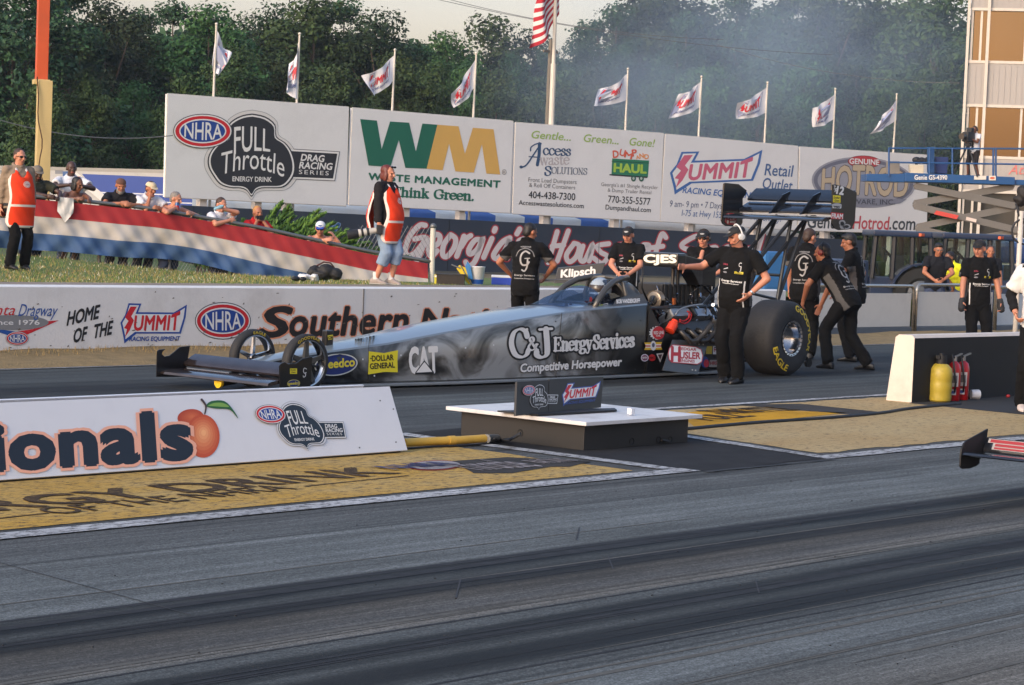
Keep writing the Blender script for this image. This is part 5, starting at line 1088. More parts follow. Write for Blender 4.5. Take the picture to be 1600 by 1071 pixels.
for k in range(7): an = 1.9+k*.42; A.rect(228+72*math.cos(an)-8, 570-62*math.sin(an)-6, 228+72*math.cos(an)+6, 570-62*math.sin(an)+8, BLK, 2)
A.text('RED LINE', (200, 584), (298, 580), 30, WHT, 3, bold=.03); A.text('OIL', (222, 606), (268, 604), 14, WHT, 3, bold=.03)
A.new('decal'); A.poly([(105, 665), (280, 660), (268, 695), (282, 735), (104, 738), (120, 700)], (216, 176, 40), 1); A.rect(118, 682, 270, 716, WHT, 2); A.rect(118, 692, 270, 706, (196, 60, 50), 3); A.ell(194, 696, 28, 48, (206, 206, 206), 4); A.ell(194, 690, 14, 22, (70, 80, 110), 5)
A.new('decal'); A.ell(110, 815, 38, 36, (206, 200, 210), 1); A.ell(110, 815, 30, 28, (120, 70, 90), 2); A.text('NHRA', (86, 824), (136, 822), 18, WHT, 3, bold=.03); A.new('decal'); A.ell(182, 815, 34, 34, (176, 34, 34), 1); A.text('MAC', (158, 826), (208, 822), 20, (60, 16, 16), 2, bold=.03)
A.new('decal'); A.poly([(224, 775), (296, 768), (262, 860)], (206, 204, 204), 1); A.poly([(238, 784), (282, 780), (262, 838)], (80, 60, 66), 2)
A.new('decal'); A.poly([(715, 702), (775, 700), (770, 778), (712, 778)], (190, 164, 50), 1); A.new('decal'); A.poly([(782, 700), (860, 698), (856, 780), (780, 780)], (206, 204, 204), 1); A.text('MB', (792, 756), (850, 754), 34, (150, 40, 60), 2, bold=.04); A.rect(792, 706, 850, 718, (40, 40, 60), 2)
A.new('decal'); A.ell(700, 856, 38, 56, (44, 66, 130), 1); A.ell(716, 870, 26, 40, (190, 44, 60), 2); A.new('decal'); A.poly([(750, 836), (830, 836), (830, 906), (742, 906)], (140, 136, 130), 1); A.text('HRS', (756, 884), (822, 880), 30, (130, 30, 34), 2, bold=.04); A.new('decal'); A.ell(862, 850, 26, 36, (60, 76, 130), 1)
A.build('decal', lambda x, y, o: cp(x, y, -.442-o), car, step=.001, base=.002, world=False)
# deflector plate
P = [cp(1051, 531, -.50), cp(1108, 533, -.50), cp(1090, 585.5, -.70), cp(1035, 579, -.70)]; nD = (P[1]-P[0]).cross(P[3]-P[0]).normalized()
if nD.y > 0: nD = -nD
MB().prism(P, -nD*.012).build('deflector_plate', M_gmet, car, world=False, bevel=.004)
PL = Plane(P[0]+O, nD); A = Art(Zp)
def pill(c, x0, y0, x1, y1, sk, l): r = (y1-y0)/2; A.poly([(x0+r*.5, y0), (x1-r*.8, y0+sk), (x1-r*.2, y0+sk+r*.3), (x1, y0+sk+r), (x1-r*.1, y1+sk-r*.3), (x1-r*.6, y1+sk), (x0+r*.4, y1), (x0+r*.1, y1-r*.3), (x0, y0+r), (x0+r*.12, y0+r*.4)], c, l)
pill((176, 70, 74), 338, 684, 684, 862, 20, 1); pill(WHT, 346, 692, 676, 854, 20, 2)
A.text('H', (372, 846), (456, 848), 138, (168, 40, 46), 3, bold=.05); A.text('USLER', (456, 820), (654, 826), 62, (168, 40, 46), 3, bold=.04); A.text('EDGAR', (470, 738), (616, 748), 26, (168, 40, 46), 3, bold=.03); A.text('ENGINES', (460, 854), (600, 862), 26, (168, 40, 46), 3, bold=.03)
for x, y in ((645, 682), (685, 684), (578, 934), (610, 938)): A.ell(x, y, 6, 7, (196, 186, 170), 1, 8)
A.build('plate_lettering', lambda x, y, o: PL(x, y, o)-O, car, step=.001, base=.002, world=False)
# cockpit
def arch(x, hw, z0, h, n=14, y0=0): return [Vector((x+.05*math.sin(math.pi*i/n)*0, y0-hw*math.cos(math.pi*i/n), z0+h*math.sin(math.pi*i/n)**.8)) for i in range(n+1)]
rings = [arch(x, hw, z0, h) for x, hw, z0, h in ((5.12, .30, .85, .265), (5.24, .31, .86, .27), (5.36, .30, .86, .25), (5.45, .27, .86, .19), (5.5, .2, .86, .08))]
inn = [[Vector((p.x, p.y*.9, p.z-.025)) for p in r] for r in rings]
mb = MB(); n = len(rings[0])
for rr, fl in ((rings, 0), (inn, 1)):
    o = len(mb.v); mb.v += [p for r in rr for p in r]
    for i in range(len(rr)-1):
        for k in range(n-1): mb.f.append([o+i*n+k, o+i*n+k+1, o+(i+1)*n+k+1, o+(i+1)*n+k]); mb.m.append(fl)
a0 = 0; b0 = len(rings)*n
for k in range(n-1): mb.f.append([k, k+1, b0+k+1, b0+k]); mb.m.append(0)
mb.build('head_fairing', [M_gmet, M_black], car, smooth=40, world=False)
M_cg = bpy.data.materials.new('tinted_screen'); M_cg.use_nodes = True; tg = M_cg.node_tree; tg.nodes.clear()
g1 = tg.nodes.new('ShaderNodeBsdfTransparent'); g1.inputs[0].default_value = (.34, .42, .58, 1); g2 = tg.nodes.new('ShaderNodeBsdfGlossy'); g2.inputs['Roughness'].default_value = .04; g2.inputs[0].default_value = (.8, .85, .9, 1); g3 = tg.nodes.new('ShaderNodeMixShader'); g4 = tg.nodes.new('ShaderNodeOutputMaterial')
g3.inputs[0].default_value = .16; tg.links.new(g1.outputs[0], g3.inputs[1]); tg.links.new(g2.outputs[0], g3.inputs[2]); tg.links.new(g3.outputs[0], g4.inputs[0])
mb = MB(); sec = [(4.05, .24, .815, .01), (4.25, .27, .825, .10), (4.45, .285, .83, .165), (4.66, .295, .84, .205)]; R2 = [arch(*s) for s in sec]; n = len(R2[0]); mb.v = [p for r in R2 for p in r]
for i in range(3):
    for k in range(n-1): mb.f.append([i*n+k, i*n+k+1, (i+1)*n+k+1, (i+1)*n+k]); mb.m.append(0)
for sgn in (-1, 1):   # side glass behind the screen
    mb.add([(4.66, .30*sgn, .84), (5.08, .305*sgn, .85), (5.05, .302*sgn, .92), (4.88, .295*sgn, .975), (4.66, .29*sgn, .97)], [(0, 1, 2, 3, 4)])
mb.build('windscreen', M_cg, car, smooth=50, world=False)
mb = MB()
for s in (-1, 1):
    pts = [Vector((x, y*s, z)) for x, y, z in ((4.50, .325, .80), (4.58, .32, .90), (4.72, .305, 1.02), (4.9, .27, 1.10), (5.1, .22, 1.135), (5.25, .2, 1.14))]; q = [Vector(p) for p in zip(spline([tuple(p[:2]) for p in pts], 4), [0]*99)] if False else pts
    mb.tube(q, .034, 10)
    mb.tube([Vector((5.10, .30*s, .84)), Vector((5.10, .30*s, .96)), Vector((5.10, .26*s, 1.08)), Vector((5.10, .16*s, 1.135)), Vector((5.10, 0, 1.145))], .026, 10)
mb.build('roll_hoop', M_gmet, car, smooth=True, world=False)
MB().box((4.85, 0, .84), (.7, .5, .04)).box((5.25, 0, .98), (.1, .34, .24)).build('cockpit_tub', M_black, car, world=False, bevel=.01)
for sg in (-1, 1): MB().prism([(4.72, .415*sg, .828), (5.37, .41*sg, .858), (5.40, .32*sg, .965), (5.12, .325*sg, .955), (4.86, .35*sg, .90)], (0, -.012*sg, -.012)).build('cockpit_flank', M_gmet, car, world=False)
PF = Plane(O+Vector((5.37, -.41, .858)), Vector((.65, .005, .03)).cross(Vector((.03, .09, .107)))); A = Art(zoomT(740, 330, .2)); A.text('BOB VANDERGRIFF', (1118, 722), (1300, 714), 30, WHT, 1, bold=.03); A.build('name_lettering', lambda x, y, o: PF(x, y, o)-O, car, step=.001, base=.003, world=False)
A = Art(zoomT(740, 330, .2)); A.poly([(965, 738), (1010, 728), (1010, 758), (968, 764)], (196, 200, 50), 1); A.poly([(1014, 726), (1050, 718), (1052, 748), (1016, 756)], (206, 204, 200), 1); A.text('CSK', (1020, 748), (1048, 742), 16, BLK, 2, bold=.03); A.ell(916, 690, 11, 20, (170, 44, 50), 1); A.rect(710, 722, 738, 745, (60, 84, 120), 1); A.rect(745, 712, 770, 738, (60, 84, 120), 1)
A.build('screen_decals', lambda x, y, o: cp(x, y, -.305-o), car, step=.001, base=.004, world=False)
# engine
eng = MB()
eng.box((6.25, 0, .42), (1.05, .46, .36)).box((6.25, 0, .2), (.95, .36, .24))
engine = eng.build('engine', M_stl, car, world=False, bevel=.015)
for s in (-1, 1):
    for xo in (6.02, 6.42):
        M45 = Matrix.Rotation(.62*s, 3, 'X')
        v = MB().box((xo, .33*s, .695), (.37, .22, .11), M45).build('valve_cover', M_alu, engine, world=False, bevel=.025)
    MB().box((6.22, .34*s, .56), (.86, .17, .13), Matrix.Rotation(.5*s, 3, 'X')).build('cylinder_head', M_stl, engine, world=False, bevel=.012)
    MB().box((6.24, .345*s, .705), (.035, .26, .125), Matrix.Rotation(.62*s, 3, 'X')).build('strap', M_black, engine, world=False)
    for i in range(4):
        x = 5.92+i*.2; mb = MB().tube([(x, .40*s, .55), (x, .50*s, .53), (x+.03, .56*s, .47), (x+.10, .57*s, .42), (x+.2, .58*s, .43), (x+.30, .62*s, .52), (x+.36, .68*s, .64)], .032, 10); mb.build('exhaust_header', M_stl, engine, smooth=True, world=False)
    for i in range(8): x = 5.88+i*.1; MB().tube([(x, .34*s, .73), (x+.02, .24*s, .80), (x, .17*s, .86)], .006, 5).build('fuel_line', M_chrome if i % 2 else M_black, engine, smooth=True, world=False)
bl = MB().box((6.33, 0, .95), (.78, .36, .24)); 
for i in range(9): bl.box((5.98+i*.085, 0, .955), (.02, .39, .25))
blo = bl.build('supercharger', M_carb, engine, world=False, bevel=.008)
mb = MB()
rnd = random.Random(9)
for i in range(26): x = rnd.uniform(5.72, 6.8); y = rnd.uniform(-.42, -.1); z = rnd.uniform(.5, 1.06); mb.cyl((x, y, z), (x+rnd.uniform(-.05, .05), y-.02, z+rnd.uniform(-.05, .05)), rnd.uniform(.008, .022), seg=8)
mb.build('fittings', M_chrome, engine, smooth=40, world=False)
mb = MB()
for i in range(16):
    x = rnd.uniform(5.6, 6.7); y = rnd.uniform(-.4, -.15); z = rnd.uniform(.55, 1.05); P = [Vector((x, y, z))]
    for k in range(5): P.append(P[-1]+Vector((rnd.uniform(-.08, .1), rnd.uniform(-.04, .04), rnd.uniform(-.09, .06))))
    mb.tube(P, .011, 6)
mb.build('hose', M_black, engine, smooth=True, world=False)
p = cp(1021, 469, -.16); MB().lathe([(.012, -.02), (.012, 0), (.085, .0), (.10, .008), (.112, 0), (.112, .08), (.02, .08)], p, (1, 0, 0), 32).build('pulley', mat('pulley_metal', (152, 136, 118), rough=.35, metal=.5), engine, smooth=40, world=False); MB().lathe([(.02, -.01), (.055, 0), (.06, .06), (.02, .06)], p-Vector((.012, 0, 0)), (1, 0, 0), 20).build('pulley_hub', M_stl, engine, smooth=40, world=False)
p2 = Vector((p.x, 0, .42)); MB().lathe([(.02, 0), (.12, 0), (.12, .08), (.02, .08)], p2, (1, 0, 0), 28).build('pulley', M_stl, engine, smooth=40, world=False)
a1, a2 = p.y-.118, p2.y-.126
MB().hexa([(p.x+.01, p2.y-.13, p2.z), (p.x+.07, p2.y-.13, p2.z), (p.x+.07, p2.y+.13, p2.z), (p.x+.01, p2.y+.13, p2.z), (p.x+.01, p.y-.118, p.z), (p.x+.07, p.y-.118, p.z), (p.x+.07, p.y+.118, p.z), (p.x+.01, p.y+.118, p.z)]).build('drive_belt', M_black, engine, world=False)
MB().lathe([(.05, 0), (.06, .005), (.06, .11), (.045, .125), (.045, .155), (.02, .16)], cp(1046, 518, -.46), cp(1061, 491, -.46)-cp(1046, 518, -.46), 20).build('canister', mat('orange_cap', (214, 62, 26), rough=.35, var=.08), engine, smooth=40, world=False)
for pts in ([(1062, 503), (1070, 506), (1078, 500), (1080, 490), (1074, 487)], [(1062, 500), (1068, 502), (1076, 497), (1077, 489)]): MB().tube([cp(x, y, -.47) for x, y in spline(pts, 4)], .010, 6).build('red_hose', mat('hose_red', (170, 26, 26), rough=.5), engine, smooth=True, world=False)
MB().cyl(cp(1053, 476, -.4), cp(1053, 466, -.4), .025, seg=10).build('copper_fitting', mat('copper', (160, 92, 54), rough=.3, metal=.7), engine, world=False)
MB().tube([cp(x, y, -.45) for x, y in spline([(1056, 492), (1062, 484), (1080, 478), (1098, 476)], 5)], .012, 6).build('braided_hose', M_alu, engine, smooth=True, world=False)
MB().tube([cp(x, y, -.5) for x, y in spline([(1072, 524), (1085, 534), (1105, 534), (1120, 520)], 5)], .026, 8).build('collector_pipe', M_stl, engine, smooth=True, world=False)
# injector scoop
xf = 5.86; lo, hi = pX(1005, 404, OX+xf).y-OY, pX(1059, 404, OX+xf).y-OY; yl, yr = max(lo, hi), min(lo, hi)
z1, z0 = pX(1030, 394.5, OX+xf).z, pX(1030, 417.5, OX+xf).z
lip = MB().box((xf+.09, (yl+yr)/2, (z0+z1)/2), (.18, abs(yl-yr), z1-z0)).build('injector_lip', M_black, car, world=False, bevel=.03)
A = Art(zoomT(740, 330, .2)); A.text('CJES', (1332, 400), (1580, 404), 58, (226, 222, 206), 1, bold=.05); A.build('lip_lettering', lambda x, y, o: pX(x, y, OX+xf-o)-O, lip, step=.001, base=.003, world=False)
ym = (yl+yr)/2; mb = MB(); rg = []
for u in [i/8 for i in range(9)]:
    x = 6.04+.42*u; hw = abs(yl-yr)/2*(.52-.12*u); zt_ = z1-.02-.05*u; zb_ = z0+.01-(z0-1.06)*min(1, u*1.15)**2.2
    ym = (yl+yr)/2-.09
    rg.append([Vector((x, ym-hw, zt_)), Vector((x, ym+hw, zt_)), Vector((x, ym+hw*.9, zb_)), Vector((x, ym-hw*.9, zb_))])
rg.append([Vector((6.68, ym-.13, z1-.1)), Vector((6.68, ym+.13, z1-.1)), Vector((6.68, ym+.13, 1.06)), Vector((6.68, ym-.13, 1.06))])
mb.loft(rg).build('injector_scoop', M_black, car, world=False, bevel=.012)
MB().tube([cp(1004, 418, -.1), cp(1003, 450, -.12), cp(1012, 470, -.12)], .012, 6).tube([cp(1080, 428, -.1), cp(1112, 460, -.2)], .016, 6).build('scoop_brace', M_frame, car, smooth=True, world=False)
MB().cyl((6.15, -.17, 1.05), (6.15, -.17, 1.34), .022, seg=8).cyl((6.25, -.17, 1.05), (6.25, -.17, 1.34), .022, seg=8).build('injector_stack', M_carb, car, world=False)
# wheels
def rear_wheel(s):
    c = Vector((7.62, .68*s, .457)); t = MB().lathe([(.200, -.20), (.215, -.222), (.255, -.236), (.32, -.240), (.38, -.232), (.425, -.212), (.449, -.18), (.457, -.12), (.459, 0), (.457, .12), (.449, .18), (.425, .212), (.38, .232), (.32, .24), (.255, .236), (.215, .222), (.2, .2)], c, (0, 1, 0), 72, closed=True).build('rear_tyre', M_tyre, car, smooth=50, world=False)
    o = -1 if s < 0 else 1
    rim = MB().lathe([(.02, -.05), (.06, -.06), (.07, -.03), (.15, -.02), (.178, -.06), (.182, -.20), (.190, -.232), (.216, -.238), (.218, -.225), (.205, -.205), (.2, -.1)], c, (0, 1, 0) if s < 0 else (0, -1, 0), 48).build('rim', M_chrome, t, smooth=30, world=False)
    mb = MB()
    for k in range(24): a = k*math.pi/12; mb.cyl(c+Vector((.203*math.cos(a), o*.236, .203*math.sin(a))), c+Vector((.203*math.cos(a), o*.244, .203*math.sin(a))), .008, seg=8)
    for k in range(5): a = k*math.pi*.4; mb.cyl(c+Vector((.05*math.cos(a), o*.06, .05*math.sin(a))), c+Vector((.05*math.cos(a), o*.085, .05*math.sin(a))), .011, seg=8)
    mb.build('wheel_bolts', M_stl, t, world=False)
    return t
rw = [rear_wheel(-1), rear_wheel(1)]
M_yl = mat('tyre_lettering', (216, 186, 44), rough=.6, var=.15, scale=20, dirt=.25)
def sidetext(txt, par, c, r, h, th0, th1, yoff, col, bold=.03, cw=True):
    A = Art(); A.text(txt, (0, 0), (1, 0), 1, col, 1, bold=bold, up=(0, 1))
    def fn(u, w, off):
        th = th0+(th1-th0)*u; rr = r+w*h; return c+Vector((rr*math.cos(th), -yoff(rr)-off, rr*math.sin(th)))
    A.build('tyre_lettering', fn, par, step=.001, base=.003, world=False)
cR = Vector((7.62, -.68, .457)); yo = lambda r: .240-.6*max(0, r-.34)**1.3-.3*max(0, .28-r)
sidetext('GOODYEAR', rw[0], cR, .335, .072, R(84), R(-26), yo, M_yl); sidetext('EAGLE', rw[0], cR, .335, .072, R(206), R(262), yo, M_yl) if False else sidetext('EAGLE', rw[0], cR, .405, -.072, R(196), R(258), yo, M_yl)
def front_wheel(s, spoke, n, wsp):
    c = Vector((0, .38*s, .285)); t = MB().lathe([(.222, -.046), (.232, -.052), (.254, -.052), (.275, -.040), (.285, -.015), (.285, .015), (.275, .040), (.254, .052), (.232, .052), (.222, .046)], c, (0, 1, 0), 56, closed=True).build('front_tyre', M_tyre, car, smooth=50, world=False)
    MB().lathe([(.216, -.048), (.228, -.051), (.230, -.040), (.222, -.02), (.222, .02), (.230, .040), (.228, .051), (.216, .048), (.209, .02), (.209, -.02)], c, (0, 1, 0), 48, closed=True).build('rim', M_chrome, t, smooth=30, world=False)
    mb = MB(); mb.lathe([(.01, -.035), (.04, -.035), (.045, 0), (.04, .035), (.01, .035)], c, (0, 1, 0), 20)
    for k in range(n):
        a = k*2*math.pi/n+.25; e1 = Vector((math.cos(a), 0, math.sin(a))); e2 = Vector((-math.sin(a), 0, math.cos(a))); P = []
        for r_, w_, y_ in ((.03, wsp*1.25, .018), (.212, wsp*.72, .012)):
            for yy in (-y_, y_):
                for ss in ((-1, 1) if yy < 0 else (1, -1)): P.append(c+e1*r_+e2*(w_*ss)+Vector((0, yy, 0)))
        mb.hexa(P)
    mb.build('spokes', spoke, t, world=False, bevel=.003); return t
fw = [front_wheel(-1, M_gmet, 5, .026), front_wheel(1, M_chrome, 5, .018)]
yf = lambda r: .052
sidetext('GOODYEAR', fw[0], Vector((0, -.38, .285)), .238, .028, R(128), R(58), yf, M_yl, .01); sidetext('EAGLE', fw[1], Vector((0, .38, .285)), .238, .028, R(100), R(62), yf, M_yl, .01)
mb = MB().cyl((0, -.34, .285), (0, .34, .285), .022, seg=10)
for s in (-1, 1): mb.tube([(0, .3*s, .285), (.5, .17*s, .2)], .012, 6); mb.tube([(0, .3*s, .3), (-.1, .1*s, .26)], .012, 6)
mb.build('front_axle', M_frame, car, world=False)
MB().cyl((7.62, -.5, .457), (7.62, .5, .457), .07, seg=16).box((7.62, 0, .457), (.34, .36, .34)).build('rear_axle', M_stl, car, world=False, bevel=.02)
mb = MB()
for s in (-1, 1):
    for a, b in (((5.4, .36*s, .12), (8.3, .26*s, .16)), ((5.4, .36*s, .8), (7.0, .3*s, .82)), ((7.0, .3*s, .82), (8.2, .26*s, .5)), ((7.0, .3*s, .82), (7.0, .32*s, .12)), ((8.2, .26*s, .5), (8.3, .26*s, .16)), ((6.9, .3*s, .82), (7.6, .28*s, .14))): mb.tube([a, b], .022, 8)
mb.build('chassis_tubes', M_frame, car, world=False)
# rear wing and its struts
FYp, FYn = -.75, .78
def foil(x0, z0_, x1, z1_, th=.03, ya=FYp+.005, yb=FYn-.005):
    d = Vector((x1-x0, 0, z1_-z0_)); n = Vector((-d.z, 0, d.x)).normalized(); P = [(0, 0), (.03, .7), (.15, 1), (.4, .9), (.75, .5), (1, .1), (1, -.05), (.6, -.1), (.15, -.35), (.03, -.3)]
    return [[Vector((x0, y, z0_))+d*u+n*(w*th) for u, w in P] for y in (ya, yb)]
rwing = MB()
for q in ((8.42, 1.90, 8.80, 1.955), (8.76, 1.985, 8.99, 2.12), (8.955, 2.135, 9.14, 2.30)): rwing.loft(foil(*q))
rw_o = rwing.build('rear_wing', M_wing, car, smooth=40, world=False)
for px in (1216, 1264):
    y = pX(px, 318, OX+8.8).y-OY; MB().prism([(8.62, y, 1.97), (8.80, y, 1.99), (9.06, y, 2.20), (9.06, y, 2.27), (8.90, y, 2.22)], (0, .02, 0)).build('wing_fin', M_black, rw_o, world=False)
mb = MB().hexa([(8.765, FYp+.02, 1.972), (8.785, FYp+.02, 1.985), (8.785, FYn-.02, 1.985), (8.765, FYn-.02, 1.972), (8.765, FYp+.02, 1.984), (8.785, FYp+.02, 1.997), (8.785, FYn-.02, 1.997), (8.765, FYn-.02, 1.984)]); mb.build('wing_edge', M_alu, rw_o, world=False)
Zw = zoomT(1080, 270, 1/3.06)
near = [(672, 57), (683, 56), (735, 70), (786, 95), (776, 235), (762, 265), (745, 272), (700, 275), (680, 266), (669, 245)]; far = [(158, 52), (165, 49), (228, 55), (266, 85), (262, 102), (247, 124), (246, 240), (236, 258), (168, 256), (152, 244), (146, 228), (151, 150)]
np_ = MB().prism([cp(*Zw(*p), FYp) for p in near], (0, -.02, 0)).build('wing_end_plate', M_black, rw_o, world=False, bevel=.004)
fp_ = MB().prism([cp(*Zw(*p), FYn) for p in far], (0, .02, 0)).build('wing_end_plate', M_black, rw_o, world=False, bevel=.004)
A = Art(Zw); A.text('T', (679, 80), (688, 82), 18, WHT, 1, bold=.03); A.text('F', (686, 92), (694, 94), 18, WHT, 1, bold=.03); A.text('12', (694, 100), (726, 106), 36, WHT, 1, bold=.05)
A.poly([(678, 108), (714, 110), (714, 144), (678, 142)], YEL, 1); A.text('Dollar', (682, 124), (710, 125), 9, BLK, 2, bold=.03); A.text('Gen', (686, 138), (708, 139), 9, BLK, 2, bold=.03)
A.ell(696, 156, 24, 10, (170, 170, 170), 1); A.poly([(674, 160), (720, 162), (716, 172), (676, 170)], (206, 206, 206), 1); A.text('MSD', (684, 169), (710, 170), 9, (40, 40, 44), 2, bold=.04)
A.poly([(668, 190), (728, 194), (726, 224), (668, 221)], (190, 36, 44), 1); A.text('FRAM', (671, 217), (724, 221), 22, WHT, 2, bold=.04)
A.ell(722, 240, 16, 14, (150, 150, 150), 1); A.ell(744, 258, 18, 12, (160, 160, 160), 1); A.ell(724, 256, 14, 14, (150, 150, 150), 1); A.ell(722, 242, 9, 8, BLK, 2); A.ell(744, 258, 10, 7, BLK, 2)
A.build('plate_decals', lambda x, y, o: cp(x, y, FYp-.02-o), np_, step=.001, base=.002, world=False)
A = Art(Zw); pts = [(162, 202), (175, 193), (205, 195), (217, 206), (215, 238), (204, 250), (172, 248), (161, 236)]; A.poly(pts, (170, 50, 54), 1); A.poly([(190+(x-190)*.88, 221+(y-221)*.86) for x, y in pts], WHT, 2); A.text('H', (166, 240), (184, 241), 36, (168, 40, 46), 3, bold=.04); A.text('USLER', (184, 230), (214, 232), 16, (168, 40, 46), 3, bold=.04); A.rect(186, 202, 208, 208, (168, 40, 46), 3); A.rect(178, 240, 204, 245, (168, 40, 46), 3)
A.build('plate_decals', lambda x, y, o: cp(x, y, FYn-.0-o), fp_, step=.001, base=.002, world=False)
for s, yb in ((-.22, -.25), (.24, .26)):
    T1_, T2_ = Vector((8.50, s, 1.90)), Vector((8.86, s, 1.95))
    for a, b in ((T1_, (8.15, yb, .50)), (T1_, (7.05, yb*1.05, .84)), (T2_, (7.35, yb, .78)), (T2_, (8.05, yb, .52)), (T1_, (8.62, s, 1.93))): MB().tube([a, b], .024, 8).build('wing_strut', M_frame, car, world=False)
MB().tube([(8.3, -.23, 1.2), (8.3, .25, 1.2)], .018, 8).tube([(8.22, -.235, .9), (7.62, -.25, .98)], .018, 8).build('wing_strut', M_frame, car, world=False)
# wheelie bar
mb = MB()
for s in (-.2, .2): mb.tube([(8.2, s, .45), (9.1, s*.8, .14)], .02, 8); mb.tube([(8.3, s, .16), (9.1, s*.8, .14)], .018, 8)
mb.cyl((9.12, -.18, .08), (9.12, .18, .08), .012, seg=8)
for s in (-.17, .17): mb.cyl((9.12, s-.02, .08), (9.12, s+.02, .08), .06, seg=18)
mb.build('wheelie_bar', M_frame, car, world=False)
# front wing
def front_wing(car, np_px, fp_px, yn=-.77, yf_=.78, hero=True, m=M_wing):
    mb = MB()
    for q in ((-.84, .115, -.52, .165), (-.54, .185, -.40, .30)): mb.loft(foil(*q, .03, yn+.005, yf_-.005))
    w = mb.build('front_wing', m, car, smooth=40, world=False)
    return w
M_wingf = mat('wing_carbon_gloss', (96, 84, 80), rough=.16, metal=.85, coat=.4, var=.45, scale=7)
fwing = front_wing(car, None, None, m=M_wingf); Zf = zoomT(230, 500, 1/4.571)
n1 = [(945, 490), (939, 330), (950, 312), (978, 300), (1000, 316), (1058, 310), (1105, 277), (1175, 260), (1160, 490)]; f1 = [(68, 408), (72, 225), (88, 212), (135, 208), (112, 226), (106, 246), (124, 262), (160, 256), (196, 228), (236, 194), (306, 186), (272, 408)]
pn = MB().prism([cp(*Zf(*p), -.77) for p in n1], (0, -.012, 0)).build('wing_end_plate', M_black, fwing, world=False, bevel=.003); MB().prism([cp(*Zf(*p), .78) for p in f1], (0, .012, 0)).build('wing_end_plate', M_black, fwing, world=False, bevel=.003)
A = Art(Zf); A.rect(1020, 348, 1070, 386, YEL, 1); A.text('Dollar', (1026, 364), (1064, 362), 10, BLK, 2, bold=.03); A.text('Gen', (1030, 380), (1060, 378), 10, BLK, 2, bold=.03); A.ell(1046, 455, 46, 28, (190, 180, 100), 1, rot=-.05); A.ell(1046, 455, 42, 24, NAV, 2, rot=-.05); A.text('speedco', (1006, 466), (1086, 460), 20, (224, 204, 60), 3, bold=.03, shear=.12)
A.stroke([(1138, 352), (1122, 345), (1116, 366), (1124, 382), (1136, 376)], 5, (200, 200, 200), 1); A.stroke([(1132, 376), (1130, 400), (1118, 410), (1114, 400)], 5, (200, 200, 200), 1)
A.build('plate_decals', lambda x, y, o: cp(x, y, -.782-o), pn, step=.001, base=.002, world=False)
p = cp(344, 598, -.02); MB().cyl(p, p+Vector((.42, 0, .06)), .045, .05, seg=14).build('nose_tube', M_black, car, smooth=40, world=False); MB().cyl(p-Vector((.03, 0, 0)), p+Vector((.002, 0, 0)), .052, seg=18).build('yellow_cap', mat('cap_yellow', (214, 178, 30), rough=.45), car, smooth=40, world=False)
a = cp(512, 522, 0); MB().loft([[Vector((a.x-.07, y*.5, a.z+.03-z)) if False else Vector((a.x+dx, y, z)) for dx, y in ((-.05, -.035), (.05, -.035), (.05, .035), (-.05, .035))] for z in (at_x(a.x, 4)-.02, at_x(a.x, 4)+.12, at_x(a.x, 4)+.15)]).build('nose_fin', M_black, car, world=False, bevel=.015)
A = Art(Zf); A.poly([(1288, 112), (1326, 106), (1331, 138), (1293, 144)], (206, 190, 40), 1); A.text('C&J', (1295, 138), (1327, 132), 18, BLK, 2, bold=.04); A.build('fin_decal', lambda x, y, o: cp(x, y, -.038-o), car, step=.001, base=.002, world=False)

# ------------------------------------------------------------------ second dragster entering in the near lane (only its front wing is in frame)
Y2 = 6.76; pl_ = pY(1524, 720, Y2+.78); X2 = pl_.x+.62
car2 = thing('dragster', 'black dragster with red striped front wing entering at the right edge', 'race car', (X2, Y2, 0))
keep = {'body', 'rear_tyre', 'front_tyre', 'front_axle', 'rear_axle', 'floor_pan', 'engine', 'bulkhead', 'head_fairing', 'roll_hoop', 'chassis_tubes', 'injector_lip', 'injector_scoop', 'side_panel', 'rear_wing', 'wing_strut', 'windscreen', 'cockpit_tub'}
def cpy(o, par):
    c = o.copy(); COL.objects.link(c); c.parent = par
    if 'lettering' in o.name or 'decal' in o.name: bpy.data.objects.remove(c); return
    if o.name.split('.')[0] == 'body': c.material_slots[0].link = 'OBJECT'; c.material_slots[0].material = M_black
    for ch in o.children: cpy(ch, c)
for o in list(car.children):
    if o.name.split('.')[0] in keep: cpy(o, car2)
O2 = Vector((X2, Y2, 0)); Zn = zoomT(1460, 640, .112); c2 = lambda x, y, yl: pY(x, y, Y2+yl)-O2
s2 = [(365, 790), (372, 640), (385, 550), (420, 470), (470, 425), (752, 270), (735, 400), (712, 610), (634, 700), (632, 752), (590, 790), (490, 826), (400, 830), (376, 815)]
P = [c2(*Zn(*p), .78) for p in s2]; XM = min(q.x for q in P)
mb = MB()
E1, E2, E3 = c2(*Zn(383, 632), .775), c2(*Zn(700, 605), .775), c2(*Zn(738, 396), .775)
for q in ((E1.x+.005, E1.z, E2.x, E2.z-.03), (E2.x-.01, E2.z, E3.x, E3.z)): mb.loft(foil(*q, .022, -.775, .775))
M_matte = mat('plate_matte', (16, 16, 18), rough=.6, var=.2)
w2 = mb.build('front_wing', M_wing, car2, smooth=40, world=False); O2 = Vector((X2, Y2, 0))
P = [c2(*Zn(*p), .78) for p in s2]
MB().prism(P, (0, .012, 0)).build('wing_end_plate', M_matte, w2, world=False, bevel=.003); MB().prism([Vector((q.x, -.78, q.z)) for q in P], (0, -.012, 0)).build('wing_end_plate', M_black, w2, world=False, bevel=.003)
d_ = Vector((E3.x-E2.x+.01, 0, E3.z-E2.z)); nn_ = Vector((-d_.z, 0, d_.x)).normalized()
A = Art()
